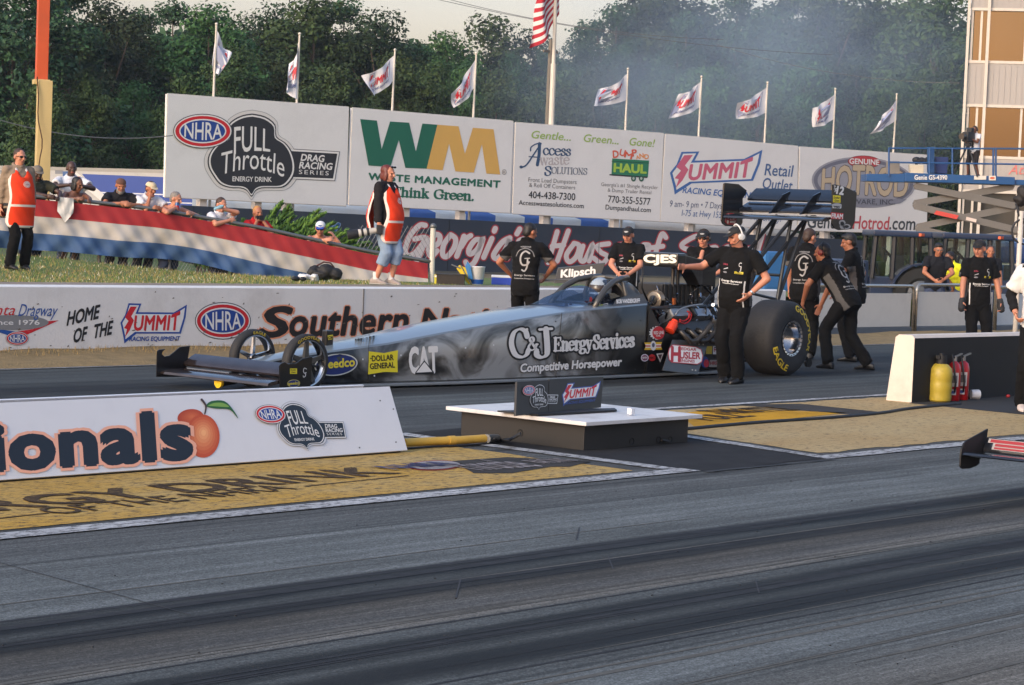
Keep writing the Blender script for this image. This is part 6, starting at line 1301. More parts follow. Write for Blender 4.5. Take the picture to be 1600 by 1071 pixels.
def bar(u0, u1, v0, v1, c, l, sk=0): A.poly([(u0, v0), (u1, v0), (u1+sk, v1), (u0+sk, v1)], c, l)
for m_, l, e in (((150, 146, 144), 1, .012), ((140, 28, 36), 2, 0)):
    bar(.03-e, .36+e, .66-e*4, .92+e*4, m_, l, 0); bar(.06-e, .33+e, .36-e*4, .58+e*4, m_, l, 0); bar(.06-e, .30+e, .12-e*4, .28+e*4, m_, l, 0); bar(.42-e, .95+e, .2-e*4, .85+e*4, m_, l, -.04)
A.build('red_stripes', lambda u, v, o: Vector((E2.x-.01, .775-u*1.4, E2.z))+d_*(.15+.8*v)+nn_*(.022+.004+o*.8-.012*v), w2, step=.001, base=.004, world=False)
# ================================================================== people
def remesh(mb, vox, smooth=3, wr=0.0, wsc=9.0, seed=0):
    me = bpy.data.meshes.new('r'); me.from_pydata([tuple(v) for v in mb.v], [], mb.f); bm = bmesh.new(); bm.from_mesh(me); bmesh.ops.remove_doubles(bm, verts=bm.verts, dist=1e-6); bmesh.ops.recalc_face_normals(bm, faces=bm.faces); bm.to_mesh(me); bm.free()
    o = bpy.data.objects.new('r', me); COL.objects.link(o); m = o.modifiers.new('r', 'REMESH'); m.mode = 'VOXEL'; m.voxel_size = vox
    if smooth: q = o.modifiers.new('s', 'SMOOTH'); q.iterations = smooth; q.factor = .5
    dg = bpy.context.evaluated_depsgraph_get(); out = bpy.data.meshes.new_from_object(o.evaluated_get(dg)); bpy.data.objects.remove(o); bpy.data.meshes.remove(me)
    if wr:
        off = Vector((seed*3.1, seed*1.7, seed*.9))
        ns = [v.normal.copy() for v in out.vertices]
        for v, n in zip(out.vertices, ns):
            c = Vector((v.co.x*wsc, v.co.y*wsc, v.co.z*wsc*1.7+v.co.x*6))+off; k = mnoise.noise(c)+.5*mnoise.noise(c*2.1)
            v.co += n*(wr*k)
    shade(out); return out
def ik(a, b, l1, l2, pole):
    a, b = Vector(a), Vector(b); d = b-a; L = min(d.length, (l1+l2)*.998); dn = d.normalized(); b = a+dn*L
    x = (l1*l1-l2*l2+L*L)/(2*L); h = math.sqrt(max(0, l1*l1-x*x)); p = Vector(pole); p = p-dn*p.dot(dn)
    p = p.normalized() if p.length > 1e-4 else dn.orthogonal().normalized()
    return a+dn*x+p*h, b
SKIN = {'fair': mat('skin_fair', (186, 126, 100), rough=.55, var=.07, scale=30), 'tan': mat('skin_tan', (162, 104, 76), rough=.55, var=.07, scale=30), 'brown': mat('skin_brown', (112, 72, 52), rough=.5, var=.07, scale=30), 'dark': mat('skin_dark', (70, 46, 36), rough=.45, var=.07, scale=30)}
M_lip = mat('lips', (150, 84, 74), rough=.5); M_eye = mat('eye_dark', (34, 28, 26), rough=.25)
def fabric(name, c, var=.15): return mat(name, c, rough=.9, var=var, scale=9, spec=.25, bump=.15, bscale=160)
F_blk = fabric('crew_black', (12, 12, 13)); F_pant = fabric('trouser_black', (8, 8, 9)); F_gry = fabric('crew_grey', (84, 82, 81)); F_shoe = mat('shoe_black', (24, 23, 23), rough=.5); F_org = fabric('vest_orange', (222, 62, 30), .06); F_trim = fabric('vest_trim', (214, 204, 196), .05)
H_br = mat('hair_brown', (62, 44, 34), rough=.6, var=.3, scale=30); H_bk = mat('hair_black', (28, 24, 22), rough=.55, var=.3, scale=30); H_gr = mat('hair_grey', (120, 114, 108), rough=.6, var=.3, scale=30); H_red = mat('hair_auburn', (96, 40, 30), rough=.5, var=.3, scale=30); H_bl = mat('hair_blond', (170, 122, 66), rough=.6, var=.3, scale=30)
class Person:
    def __init__(s, label, h=1.78, lean=0, hipz=.94, feet=((-.12, .02), (.12, -.02)), footdir=(-8, 8), hands=None, at=None, grip=None, elbows=None, head=(0, 0), skin='fair', build=1.0, belly=.0, group=None, side=0, armw=1.0, curl=.6, kneepole=(0, 1, 0)):
        s.k = h/1.78; k = s.k; s.t = thing('person', label, 'person', (0, 0, 0), 0, group); s.skin = SKIN[skin]; s.build = build; s.belly = belly; s.seed = random.randint(1, 999)
        V = Vector; s.P = V((0, 0, hipz))*k; an = R(lean); ss = R(side)
        s.u = V((math.sin(ss), math.sin(an)*math.cos(ss), math.cos(an)*math.cos(ss))); s.r = V((math.cos(ss), 0, -math.sin(ss))); s.f = s.u.cross(s.r); s.f = -s.f if s.f.y < 0 else s.f
        s.sh = [s.P+s.u*.50*k+s.r*(.178*sg*k*build**.6) for sg in (-1, 1)]; s.hipj = [s.P+V((.088*sg*k*build**.4, 0, -.03*k)) for sg in (-1, 1)]
        s.neck = s.P+s.u*.575*k; hy, hp = R(head[0]), R(head[1]); up = (s.u*.55+V((0, 0, .45))).normalized()
        M = Matrix.Rotation(hy, 3, 'Z') @ Matrix.Rotation(-hp, 3, 'X'); s.HM = M; s.hc = s.neck+up*.052*k+M @ V((0, .020*k, .068*k))
        s.ank = [V((feet[i][0], feet[i][1], feet[i][2] if len(feet[i]) > 2 else .085))*k for i in (0, 1)]; s.fd = footdir
        s.knee = []; 
        for i in (0, 1):
            kn, an_ = ik(s.hipj[i], s.ank[i], .435*k, .435*k, kneepole); s.knee.append(kn); s.ank[i] = an_
        if at: s.place(None, at[2], headpx=at[0], d=at[1])
        if grip: hands = [tuple((s.t.matrix_basis.inverted() @ railpt(*g))/k) if len(g) == 2 else g for g in grip]
        hands = hands or ((-.27, .06, .80), (.27, .06, .80)); elbows = elbows or ((-.5, -.8, -.2), (.5, -.8, -.2)); s.el = []; s.wr = []
        for i in (0, 1): e, w = ik(s.sh[i], V(hands[i])*k, .295*k, .255*k, elbows[i]); s.el.append(e); s.wr.append(w)
        s.armw = armw; s.curl = curl if isinstance(curl, tuple) else (curl, curl); s.body()
    def tor(s, t0, t1, inf=0.0, wide=1.0, dep=1.0, n=20):
        k = s.k; b = s.build; tab = [(-.14, .135, .09), (-.08, .168, .115), (0, .172, .122), (.10, .155, .112), (.2, .155, .112), (.32, .172, .122), (.42, .182, .115), (.49, .165, .092), (.535, .11, .068), (.575, .06, .055)]
        rings = []; N = 15
        for i in range(N+1):
            t = t0+(t1-t0)*i/N; q0 = tab[0]; q1 = tab[-1]
            for a, c in zip(tab, tab[1:]):
                if a[0] <= t <= c[0]: q0, q1 = a, c; break
            else:
                if t < tab[0][0]: q0 = q1 = tab[0]
            w = 0 if q1[0] == q0[0] else (t-q0[0])/(q1[0]-q0[0]); hw = (q0[1]+(q1[1]-q0[1])*w)*b*k*wide+inf; hd = (q0[2]+(q1[2]-q0[2])*w)*(b**.8)*k*dep+inf
            bel = s.belly*k*math.exp(-((t-.1)/.16)**2); c = s.P+s.u*t*k+s.f*bel*.5; hd += bel*.5
            rings.append([c+s.r*(hw*(abs(math.cos(a))**.8)*(1 if math.cos(a) > 0 else -1))+s.f*(hd*(abs(math.sin(a))**.85)*(1 if math.sin(a) > 0 else -1)) for a in [2*math.pi*j/n for j in range(n)]])
        return rings
    def leg(s, mb, inf=0.0, frac=1.0):   # frac: .5 ends at the knee
        k = s.k*s.build**.5
        for i in (0, 1):
            h, kn, a = s.hipj[i], s.knee[i], s.ank[i]
            mb.caps(h+Vector((0, 0, -.02)), kn, .088*k+inf, .058*k+inf)
            if frac > .5 and inf == 0: mb.caps(kn, a, .06*k, .038*k)
            elif frac > .5: u = (frac-.5)*2; mb.tube([kn, kn.lerp(a, u*.5), kn.lerp(a, u)], [.06*k+inf, .058*k+inf, .057*k+inf], 14)
    def body(s):
        k = s.k; mb = MB(); V = Vector
        mb.loft(s.tor(-.14, .575)); s.leg(mb)
        mb.caps(s.neck-s.u*.06*k, s.hc-V((0, 0, .05*k)), .064*k, .057*k)
        for sg in (-1, 1): mb.caps(s.neck-s.u*.05*k+s.r*(.03*sg*k), s.sh[(sg+1)//2]+s.u*.0*k, .040*k, .040*k)
        M = s.HM; H = lambda x, y, z: s.hc+M @ (V((x, y, z))*k)
        mb.ell(s.hc+M @ V((0, -.008*k, .028*k)), (.077*k, .096*k, .092*k), 16, M); mb.ell(H(0, .022, -.045), (.060*k, .072*k, .075*k), 14, M); mb.ell(H(0, .062, -.092), (.030*k, .026*k, .024*k), 10, M)
        mb.caps(H(0, .092, .012), H(0, .112, -.022), .010*k, .016*k, 8); mb.ell(H(0, .088, .026), (.05*k, .016*k, .012*k), 10, M); mb.ell(H(0, .083, -.058), (.026*k, .018*k, .012*k), 8, M)
        for sg in (-1, 1): mb.ell(H(.079*sg, -.006, -.005), (.012*k, .024*k, .034*k), 8, M); mb.ell(H(.042*sg, .07, -.022), (.024*k, .02*k, .02*k), 8, M)
        for i in (0, 1):
            sg = -1 if i == 0 else 1; a = s.armw; mb.caps(s.sh[i], s.el[i], .054*k*a, .043*k*a); mb.caps(s.el[i], s.wr[i], .044*k*a, .028*k*a)
            d = (s.wr[i]-s.el[i]).normalized(); body = (s.P+s.u*.3*k)-s.wr[i]; pn = body-d*body.dot(d); pn = pn.normalized() if pn.length > 1e-3 else d.orthogonal(); sd = d.cross(pn)
            if sd.dot(s.f) < 0: sd = -sd     # thumb side
            w = s.wr[i]; pc = w+d*.045*k; Mh = Matrix((sd, d, pn)).transposed(); mb.ell(pc, (.042*k, .055*k, .017*k), 10, Mh)
            cu = s.curl[i]
            for j, (off, ln) in enumerate(((.030, .072), (.010, .082), (-.010, .076), (-.030, .060))):
                p0 = pc+d*.042*k+sd*off*k; a1 = cu*.7; d1 = d*math.cos(a1)+pn*math.sin(a1); p1 = p0+d1*ln*.5*k; a2 = cu*1.7; d2 = d*math.cos(a2)+pn*math.sin(a2); p2 = p1+d2*ln*.5*k
                mb.caps(p0, p1, .0105*k, .0095*k, 6); mb.caps(p1, p2, .0095*k, .008*k, 6)
            t0 = w+d*.02*k+sd*.028*k; t1 = t0+(d*.5+sd*.75+pn*.3).normalized()*.038*k; t2 = t1+(d*.85+sd*.3+pn*.5).normalized()*.032*k; mb.caps(t0, t1, .013*k, .0115*k, 6); mb.caps(t1, t2, .0115*k, .009*k, 6)
        me = remesh(mb, .0095*k, 2)
        me.materials.append(s.skin); me.materials.append(M_lip); me.materials.append(M_eye); s.bodyme = me
        Mi = M.inverted()
        for p in me.polygons:
            q = (Mi @ (p.center-s.hc))/k
            if q.y > .055 and abs(q.x) < .027 and abs(q.z+.060) < .009: p.material_index = 1
            elif q.y > .05 and abs(abs(q.x)-.032) < .012 and abs(q.z-.006) < .0055: p.material_index = 2
        s.o = bpy.data.objects.new('body', me); COL.objects.link(s.o); s.o.parent = s.t
    def child(s, name, me, mats):
        for m in (mats if isinstance(mats, (list, tuple)) else [mats]): me.materials.append(m)
        o = bpy.data.objects.new(name, me); COL.objects.link(o); o.parent = s.t; return o
    def shirt(s, m, sleeve=.6, hem=-.13, name='shirt', top=.572, gray=None, inf=.017):
        k = s.k; mb = MB(); mb.loft(s.tor(hem, top, inf*k*1.1))
        for i in (0, 1):
            a, e, w = s.sh[i], s.el[i], s.wr[i]; aw = s.armw
            mb.ell(a, .062*k*aw+.008*k, 12)
            if sleeve <= .999: mb.tube([a, a.lerp(e, sleeve*.5), a.lerp(e, sleeve)], [(.056*aw+inf)*k, (.056*aw+inf*1.1)*k, (.054*aw+inf*1.5)*k], 14)
            else: mb.tube([a, a.lerp(e, .5), e], [(.056*aw+inf)*k, (.052*aw+inf)*k, (.047*aw+inf)*k], 14); mb.ell(e, (.047*aw+inf)*k, 12); mb.tube([e, e.lerp(w, min(1, sleeve-1))], [(.047*aw+inf)*k, (.036*aw+inf*.9)*k], 14)
        if top > .5: mb.tube([s.neck-s.u*.012*k+s.r*(.078*math.cos(q)*k)+s.f*((.074*math.sin(q)+.006)*k)+s.u*(.014*k*(1-math.sin(q)*1.6)) for q in [2*math.pi*j/16 for j in range(16)]], .021*k, 8, closed=True)
        for i in (0, 1): mb.caps(s.neck-s.u*.065*k+s.r*(.03*(2*i-1)*k), s.sh[i], .068*k, .064*k*s.armw)
        me = remesh(mb, .012*k, 3, .0085*k, 12, s.seed); o = s.child(name, me, [m]+([gray] if gray else [])); s.sme = me
        if gray:
            for p in me.polygons:
                q = p.center-s.P; lx = q.dot(s.r)/k; t = q.dot(s.u)/k; ly = q.dot(s.f)/k
                if abs(lx) > .128*s.build and t < .36 and abs(ly) < .05: p.material_index = 1
        return o
    def trousers(s, m, frac=1.0, inf=.02, name='trousers', wr=.009):
        k = s.k; mb = MB(); mb.loft(s.tor(-.14, .07, .013*k)); s.leg(mb, inf*k, frac)
        if frac >= 1:
            for i in (0, 1): mb.tube([s.knee[i], s.ank[i]+Vector((0, 0, -.035*k))], [.08*k, .066*k], 12)
        return s.child(name, remesh(mb, .0135*k, 4, wr*k, 8, s.seed+5), m)
    def shoes(s, m, sole=None):
        k = s.k
        for i in (0, 1):
            mb = MB(); a = s.ank[i]; an = R(-s.fd[i]); d = Vector((math.sin(an), math.cos(an), 0)); sd = Vector((d.y, -d.x, 0)); b = a-Vector((0, 0, .085*k))
            P = lambda f, l, z: b+d*f*k+sd*l*k+Vector((0, 0, z*k))
            mb.loft([[P(f, w*math.cos(q)*(1), max(.004, hz*.5+hz*.5*math.sin(q))) for q in [2*math.pi*j/12 for j in range(12)]] for f, w, hz in ((-.095, .012, .04), (-.085, .034, .085), (-.03, .040, .115), (.03, .043, .105), (.08, .048, .075), (.13, .047, .055), (.165, .034, .045), (.182, .012, .03))])
            o = mb.build('shoe', m, s.t, smooth=50, world=False)
            if sole: MB().loft([[P(f, w*math.cos(q), .012+.014*math.sin(q)) for q in [2*math.pi*j/12 for j in range(12)]] for f, w in ((-.1, .014), (-.088, .037), (0, .043), (.08, .051), (.14, .048), (.172, .034), (.188, .012))]).build('sole', sole, o, smooth=50, world=False)
    def hair(s, m, style='short'):
        k = s.k; M = s.HM; H = lambda x, y, z: s.hc+M @ (Vector((x, y, z))*k); mb = MB()
        if style == 'short': mb.ell(H(0, -.018, .040), (.081*k, .094*k, .088*k), 16, M); mb.ell(H(0, -.055, -.01), (.068*k, .052*k, .07*k), 12, M)
        elif style == 'thin': mb.ell(H(0, -.03, .022), (.080*k, .088*k, .082*k), 16, M)
        elif style == 'bob':
            mb.ell(H(0, -.036, .046), (.090*k, .098*k, .088*k), 16, M); mb.ell(H(0, -.052, -.04), (.088*k, .075*k, .10*k), 14, M)
            for sg in (-1, 1): mb.ell(H(.078*sg, -.002, -.04), (.022*k, .042*k, .085*k), 10, M)
        elif style == 'side': mb.ell(H(0, -.018, .044), (.083*k, .098*k, .09*k), 16, M); mb.ell(H(0, .05, .088), (.066*k, .042*k, .03*k), 10, M); mb.ell(H(0, -.055, -.01), (.068*k, .052*k, .07*k), 12, M)
        return s.child('hair', remesh(mb, .01*k, 2, .004*k, 60, s.seed), m)
    def beard(s, m):
        k = s.k; M = s.HM; H = lambda x, y, z: s.hc+M @ (Vector((x, y, z))*k); mb = MB(); mb.ell(H(0, .055, -.098), (.05*k, .045*k, .042*k), 12, M); mb.ell(H(0, .09, -.047), (.034*k, .014*k, .008*k), 8, M)
        for sg in (-1, 1): mb.ell(H(.05*sg, .03, -.07), (.02*k, .04*k, .04*k), 8, M)
        return s.child('beard', remesh(mb, .009*k, 2, .005*k, 60, 3), m)
    def cap(s, m, back=False, mark=None, brimm=None):
        k = s.k; M = s.HM; H = lambda x, y, z: s.hc+M @ (Vector((x, y, z))*k); mb = MB(); rings = []
        for i in range(8):
            a = math.pi/2*i/7.02; rings.append([H(.087*math.cos(a)*math.cos(q), -.008+.104*math.cos(a)*math.sin(q), .048+.074*math.sin(a)) for q in [2*math.pi*j/20 for j in range(20)]])
        mb.loft(rings); o = mb.build('cap', m, s.t, smooth=60, world=False); sg = -1 if back else 1; b = MB(); r2 = []
        for i in range(9):
            x = -.066+.132*i/8; e = math.sqrt(max(0, 1-(x/.07)**2)); r2.append([H(x, sg*.075-.008, .056), H(x, sg*(.085+.078*e)-.008, .042-.006*e), H(x, sg*(.085+.078*e)-.008, .036-.006*e), H(x, sg*.075-.008, .048)])
        b.loft(r2).build('brim', brimm or m, o, smooth=50, world=False)
        if mark: A = Art(); A.ell(0, 0, .034, .012, mark, 1, 20); A.build('cap_badge', lambda x, y, q: H(x, .094-abs(x)*.35-y*.3+q*.5, .076+y), o, step=.001, base=.004, world=False)
        return o
    def shades(s, m=None):
        k = s.k; M = s.HM; H = lambda x, y, z: s.hc+M @ (Vector((x, y, z))*k); mb = MB()
        for sg in (-1, 1): mb.ell(H(.033*sg, .089, .008), (.030*k, .012*k, .017*k), 10, M @ Matrix.Rotation(-.3*sg, 3, 'Z')); mb.tube([H(.062*sg, .075, .012), H(.084*sg, -.01, .012)], .004*k, 5)
        mb.tube([H(-.01, .1, .012), H(.01, .1, .012)], .004*k, 5)
        return mb.build('sunglasses', m or mat('lens_dark', (16, 16, 20), rough=.1), s.t, smooth=40, world=False)
    def headset(s, m, band=None, mic=True):
        k = s.k; M = s.HM; H = lambda x, y, z: s.hc+M @ (Vector((x, y, z))*k); mb = MB()
        for sg in (-1, 1): mb.lathe([(.01, 0), (.036*k, .004*k), (.04*k, .018*k), (.034*k, .036*k), (.012*k, .042*k)], H(.078*sg, -.004, -.002), M @ Vector((sg, 0, 0)), 16)
        o = mb.build('headset', m, s.t, smooth=40, world=False); MB().tube([H(.1*math.cos(a), -.02, .01+.125*math.sin(a)) for a in [math.pi*i/14 for i in range(15)]], .009*k, 6).build('headband', band or m, o, smooth=True, world=False)
        if mic: MB().tube([H(-.105, .01, -.02), H(-.09, .07, -.06), H(-.03, .115, -.066)], .005*k, 5).ell(H(-.022, .118, -.064), .012*k, 8).build('microphone', M_dark, o, smooth=True, world=False)
        return o
    def proj(s, A, front=True, name='print', me=None, base=.004):
        me = me or s.sme; bt = BVHTree.FromPolygons([v.co.copy() for v in me.vertices], [tuple(p.vertices) for p in me.polygons]); sg = 1 if front else -1; dirn = s.f*sg
        def fn(x, t, off):   # x: wearer's image-right as seen, t: height along the torso (m)
            p = s.P+s.u*t*s.k+s.r*(-x*sg*s.k); h = bt.ray_cast(p+dirn*.6, -dirn)
            q = h[0] if h[0] is not None else p+dirn*.12*s.k
            return q+dirn*off
        # subdivide long art so it follows the cloth
        return A.build(name, fn, s.t, step=.0015, base=base, world=False)
    def patch(s, name, m, pts, front=True, n=6):
        """cloth-hugging quad given by 4 torso points"""
        A = Art()
        for i in range(n):
            for j in range(n):
                g = lambda a, b: tuple((pts[0][q]*(1-a)+pts[1][q]*a)*(1-b)+(pts[3][q]*(1-a)+pts[2][q]*a)*b for q in (0, 1))
                A.poly([g(i/n, j/n), g((i+1)/n, j/n), g((i+1)/n, (j+1)/n), g(i/n, (j+1)/n)], m, 0)
        return s.proj(A, front, name)
    def place(s, pos, face, headpx=None, d=None):
        """face: compass of gaze; 0 = towards the camera, 90 = to picture right, 180 = away, -90 = to picture left"""
        a = R(face); fdir = -FH*math.cos(a)+RH*math.sin(a); rz = math.atan2(-fdir.x, fdir.y); s.t.rotation_euler = (0, 0, rz)
        if headpx:
            top = s.hc+Vector((0, 0, .12*s.k)); w = pd(headpx[0], headpx[1], d); q = Matrix.Rotation(rz, 3, 'Z') @ top; s.t.location = w-q
        else: s.t.location = pos
        return s
    def hold(s, i, d=.09):  # point in the grip of hand i (local)
        return s.wr[i]+(s.wr[i]-s.el[i]).normalized()*d*s.k
    def W(s, p): return s.t.matrix_basis @ Vector(p)
def held(mb, name, m, label, cat, P=None, smooth=False):
    o = mb.build(name, m, smooth=smooth); tag(o, label, cat); return o
def crewshirt(p, front=True):
    p.shirt(F_blk, .72, -.16, gray=F_gry)
    A = Art(); up = (0, 1)
    if front:
        A.text('Energy Services', (-.115, .20), (.125, .20), .022, WHT, 1, bold=.02, up=up); A.text('Competitive Horsepower', (-.10, .178), (.10, .178), .011, WHT, 1, bold=.02, up=up)
        A.rect(.03, .295, .125, .32, (206, 190, 40), 1); A.text('speedco', (.036, .30), (.118, .30), .013, BLK, 2, bold=.02, up=up)
        A.text('C', (.068, .375), (.098, .375), .045, (190, 190, 190), 1, bold=.01, up=up); A.text('J', (.082, .335), (.100, .335), .04, (190, 190, 190), 1, bold=.01, up=up)
        A.text('IHRA', (-.115, .375), (-.06, .375), .02, (170, 60, 80), 1, bold=.02, up=up); A.poly([(-.11, .325), (-.05, .345), (-.055, .355), (-.105, .335)], (176, 176, 180), 1); A.ell(-.085, .30, .026, .01, (120, 120, 126), 1)
        for x in (-.15, .15): [A.poly([(x-.006, z_/50), (x+.006, z_/50), (x+.006, (z_+1)/50), (x-.006, (z_+1)/50)], (206, 206, 204), 1) for z_ in range(-7, 11)]
    else:
        gy = (150, 148, 146); A.stroke([(.055, .40), (0, .425), (-.05, .38), (-.06, .30), (-.03, .245), (.03, .25), (.055, .285)], .022, gy, 1); A.stroke([(.035, .33), (.03, .22), (.0, .165), (-.035, .18)], .02, gy, 1); A.stroke([(0, .33), (.06, .335)], .014, gy, 1)
        A.stroke([(-.12, .36), (-.085, .43), (0, .465), (.085, .43), (.12, .36)], .012, (110, 108, 108), 1); A.text('HORSEPOWER', (-.07, .475), (.07, .475), .02, gy, 1, bold=.02, up=up)
        A.text('Energy Services', (-.135, .10), (.135, .10), .022, gy, 1, bold=.03, up=up); A.text('Competitive Horsepower', (-.135, .06), (.135, .06), .016, gy, 1, bold=.03, up=up)
    p.proj(A, front, 'shirt_print')
    B = Art()
def crew(label, grp='crew members in black team shirts', front=True, **k):
    p = Person(label, group=grp, **k); crewshirt(p, front); p.trousers(F_pant); p.shoes(F_shoe); return p
CREWG = 'crew members in black team shirts'
# chief beside the engine: one hand on the scoop, the other on the hip
p = crew('crew chief in black team shirt and cap, white headset, hand on hip beside the engine', h=1.83, head=(-38, 16), hands=((-.215, .12, 1.00), (.46, .36, 1.27)), elbows=((-1, -.45, 0), (.5, -.2, -.5)), lean=5, side=-4, skin='fair', belly=.06, build=1.04, curl=(.35, .5), feet=((-.1, .06), (.1, -.04)))
p.hair(H_gr, 'short'); p.cap(mat('cap_black', (24, 24, 26), rough=.8), mark=(120, 120, 120)); p.headset(mat('headset_white', (206, 206, 204), rough=.4)); p.place(pz(1143, 599), -28)
mb = MB(); w = p.wr[0]; d = (p.wr[0]-p.el[0]).normalized(); mb.lathe([(.033, -.012), (.037, -.008), (.037, .008), (.033, .012)], w-d*.03, d, 16, closed=True); mb.build('wristwatch', M_chrome, p.t, smooth=40, world=False)
# man resting his chin on his hand behind the engine
p = crew('crew member in sunglasses and black headset resting chin on fist behind the engine', h=1.76, head=(-10, 6), hands=((-.16, .30, 1.10), (.0, .155, 1.47)), elbows=((-.8, .2, -.6), (.7, .3, -1)), lean=10, skin='fair', belly=.05, curl=1.2)
p.cap(mat('cap_black', (24, 24, 26), rough=.8), mark=(150, 150, 150)); p.hair(H_br); p.shades(); p.headset(M_dark, mic=False); p.place(None, -8, headpx=(1099, 378), d=32.0); p.t.location.z = 0.0
# man with a phone beyond the cockpit
p = crew('crew member in black cap looking down at something in both hands beyond the cockpit', h=1.76, head=(-12, 16), hands=((-.06, .32, 1.06), (.10, .32, 1.06)), elbows=((-.8, -.3, -.4), (.8, -.3, -.4)), curl=.9, skin='fair')
p.cap(mat('cap_black', (24, 24, 26), rough=.8), mark=(170, 170, 170)); p.hair(H_br); p.place(None, -10, headpx=(982, 361), d=32.5); p.t.location.z = 0.0
c = (p.hold(0)+p.hold(1))*.5; M_ = p.t.matrix_basis; held(MB().box(tuple(M_ @ c), (.07, .12, .015), Matrix.Rotation(p.t.rotation_euler.z, 3, 'Z')), 'phone', M_dark, 'small dark phone held in both hands by the man beyond the cockpit', 'phone')
# walking man seen from the back
p = crew('crew member seen from behind with bent elbows before the script-lettered wall', front=False, h=1.76, head=(-42, 16), hands=((-.24, .24, 1.06), (.24, .24, 1.05)), elbows=((-1, -.5, 0), (1, -.5, 0)), skin='tan', build=1.02, lean=5, feet=((-.13, .26), (.13, -.22, .11)))
p.hair(H_bk, 'short'); p.place(pz(816, 556), 172)
rod = MB().tube([p.W(p.hold(1)), p.W(p.hold(1))+RH*.55+Vector((0, 0, .04))], .012, 6); held(rod, 'rod', M_rail, 'thin grey rod in the hand of the crew member seen from behind', 'rod')
# group behind the rear tyre
p = crew('broad crew member with short brown hair seen from behind, right of the wing struts', front=False, h=1.84, build=1.12, belly=.06, head=(-28, 14), hands=((-.26, .2, .92), (.30, .26, .95)), elbows=((-1, -.4, 0), (1, -.3, 0)), skin='fair', lean=4)
p.hair(H_br); p.place(pz(1252, 561), 158)
p = crew('crew member bending forward with red ear defenders behind the big rear tyre', front=False, h=1.80, lean=36, hipz=.90, head=(10, 6), hands=((-.20, .52, .86), (.22, .50, .80)), elbows=((-1, -.2, .2), (1, -.2, .2)), skin='tan', feet=((-.2, .12), (.16, -.26)), build=1.05)
p.hair(H_bk); p.headset(mat('headset_red', (120, 30, 34), rough=.4), M_dark, mic=False); p.place(pz(1318, 577), -128)
p = crew('dark-haired crew member in profile looking down, hand on hip, rightmost of the tyre group', front=False, h=1.80, lean=8, head=(0, 16), hands=((-.2, .3, 1.0), (.25, .0, .98)), elbows=((-1, -.3, 0), (1, -.7, 0)), skin='tan', build=1.05)
p.hair(H_bk, 'side'); p.place(pz(1345, 570)+Vector((.5, .45, 0)), -105)
A = Art(); 
# crew member behind the low wall at right
p = crew('crew member in black cap and work gloves standing behind the white-ended low wall', h=1.77, head=(-38, 8), hands=((-.30, .08, .90), (.26, .10, .86)), elbows=((-1, -.4, 0), (1, -.4, 0)), skin='fair', curl=.9)
p.cap(mat('cap_black', (24, 24, 26), rough=.8)); p.hair(H_br); p.place(pz(1522, 574), 8)
for i in (0, 1):
    mb = MB(); d = (p.wr[i]-p.el[i]).normalized(); mb.caps(p.wr[i]-d*.02, p.wr[i]+d*.10, .045, .05); p.child('glove', remesh(mb, .012, 2, .004, 20, i), mat('glove_dark', (40, 40, 42), rough=.8, var=.4, scale=40))

# ------------------------------------------------------------------ officials in orange bibs
def bib(p, logo=True):
    k = p.k; mb = MB(); tab = ((-.36, .22, .19), (-.28, .218, .19), (0, .205, .178), (.12, .19, .17), (.3, .195, .175), (.42, .175, .168), (.49, .125, .14), (.545, .095, .105))
    for fr in (1, -1):
        o = len(mb.v); nt_, na = 26, 22
        for i in range(nt_+1):
            t = -.33+.875*i/nt_ if fr > 0 else -.2+.745*i/nt_
            for q0, q1 in zip(tab, tab[1:]):
                if t <= q1[0]: break
            w = (t-q0[0])/(q1[0]-q0[0]); hw = (q0[1]+(q1[1]-q0[1])*w)*p.build; hd = (q0[2]+(q1[2]-q0[2])*w)*p.build**.8; bel = p.belly*math.exp(-((t-.08)/.2)**2)*.95
            sp = .92 if i > 3 else .92-.25*(1-i/3)**2
            for j in range(na+1):
                a_ = math.pi/2+(j/na-.5)*2*math.pi/2*sp*.93; neck = max(0, t-.40)*1.1*math.exp(-(math.cos(a_)/.45)**2)
                mb.v.append(p.P+p.u*((t-neck)*k)+p.r*(hw*math.cos(a_)*k)+p.f*((hd*abs(math.sin(a_))**.7*k+bel*k+.004*math.sin(t*30+j))*fr))
        for i in range(nt_):
            for j in range(na):
                e = j < 2 or j > na-3 or i == 0 or i > nt_-2 or (fr > 0 and i == 9); mb.f.append([o+i*(na+1)+j, o+i*(na+1)+j+1, o+(i+1)*(na+1)+j+1, o+(i+1)*(na+1)+j]); mb.m.append(1 if e else 0)
    ob = mb.build('orange_bib', [F_org, F_trim], p.t, smooth=True, world=False); me = ob.data; sm = ob.modifiers.new('thick', 'SOLIDIFY'); sm.thickness = .006
    if logo:
        A = Art(); A.ell(.03, .30, .06, .048, (222, 196, 186), 1, 30); A.ell(.03, .30, .052, .040, (206, 120, 100), 2, 30); A.ell(.03, .30, .044, .034, (222, 200, 190), 3, 30); A.text('NHRA', (-.002, .287), (.064, .287), .026, (176, 90, 90), 4, bold=.02, up=(0, 1)); p.proj(A, True, 'bib_emblem', me)
p = Person('woman with auburn bob, orange bib and cropped jeans holding a long-lens camera', h=1.66, head=(0, 6), hands=((-.27, .10, .80), (.26, .06, .79)), elbows=((-.5, -.9, 0), (.5, -.9, 0)), skin='fair', build=1.12, belly=.09, curl=(.7, 1.0), feet=((-.10, .08), (.10, -.06)), armw=1.15)
p.shirt(fabric('top_black', (30, 28, 30)), 1.95, -.08); p.trousers(fabric('faded_denim', (128, 148, 172), .3), .74, .03, 'jeans'); p.shoes(mat('trainer_pale', (150, 138, 132), rough=.7, var=.25, scale=30), mat('sole_pale', (170, 166, 160))); bib(p); p.hair(H_red, 'bob')
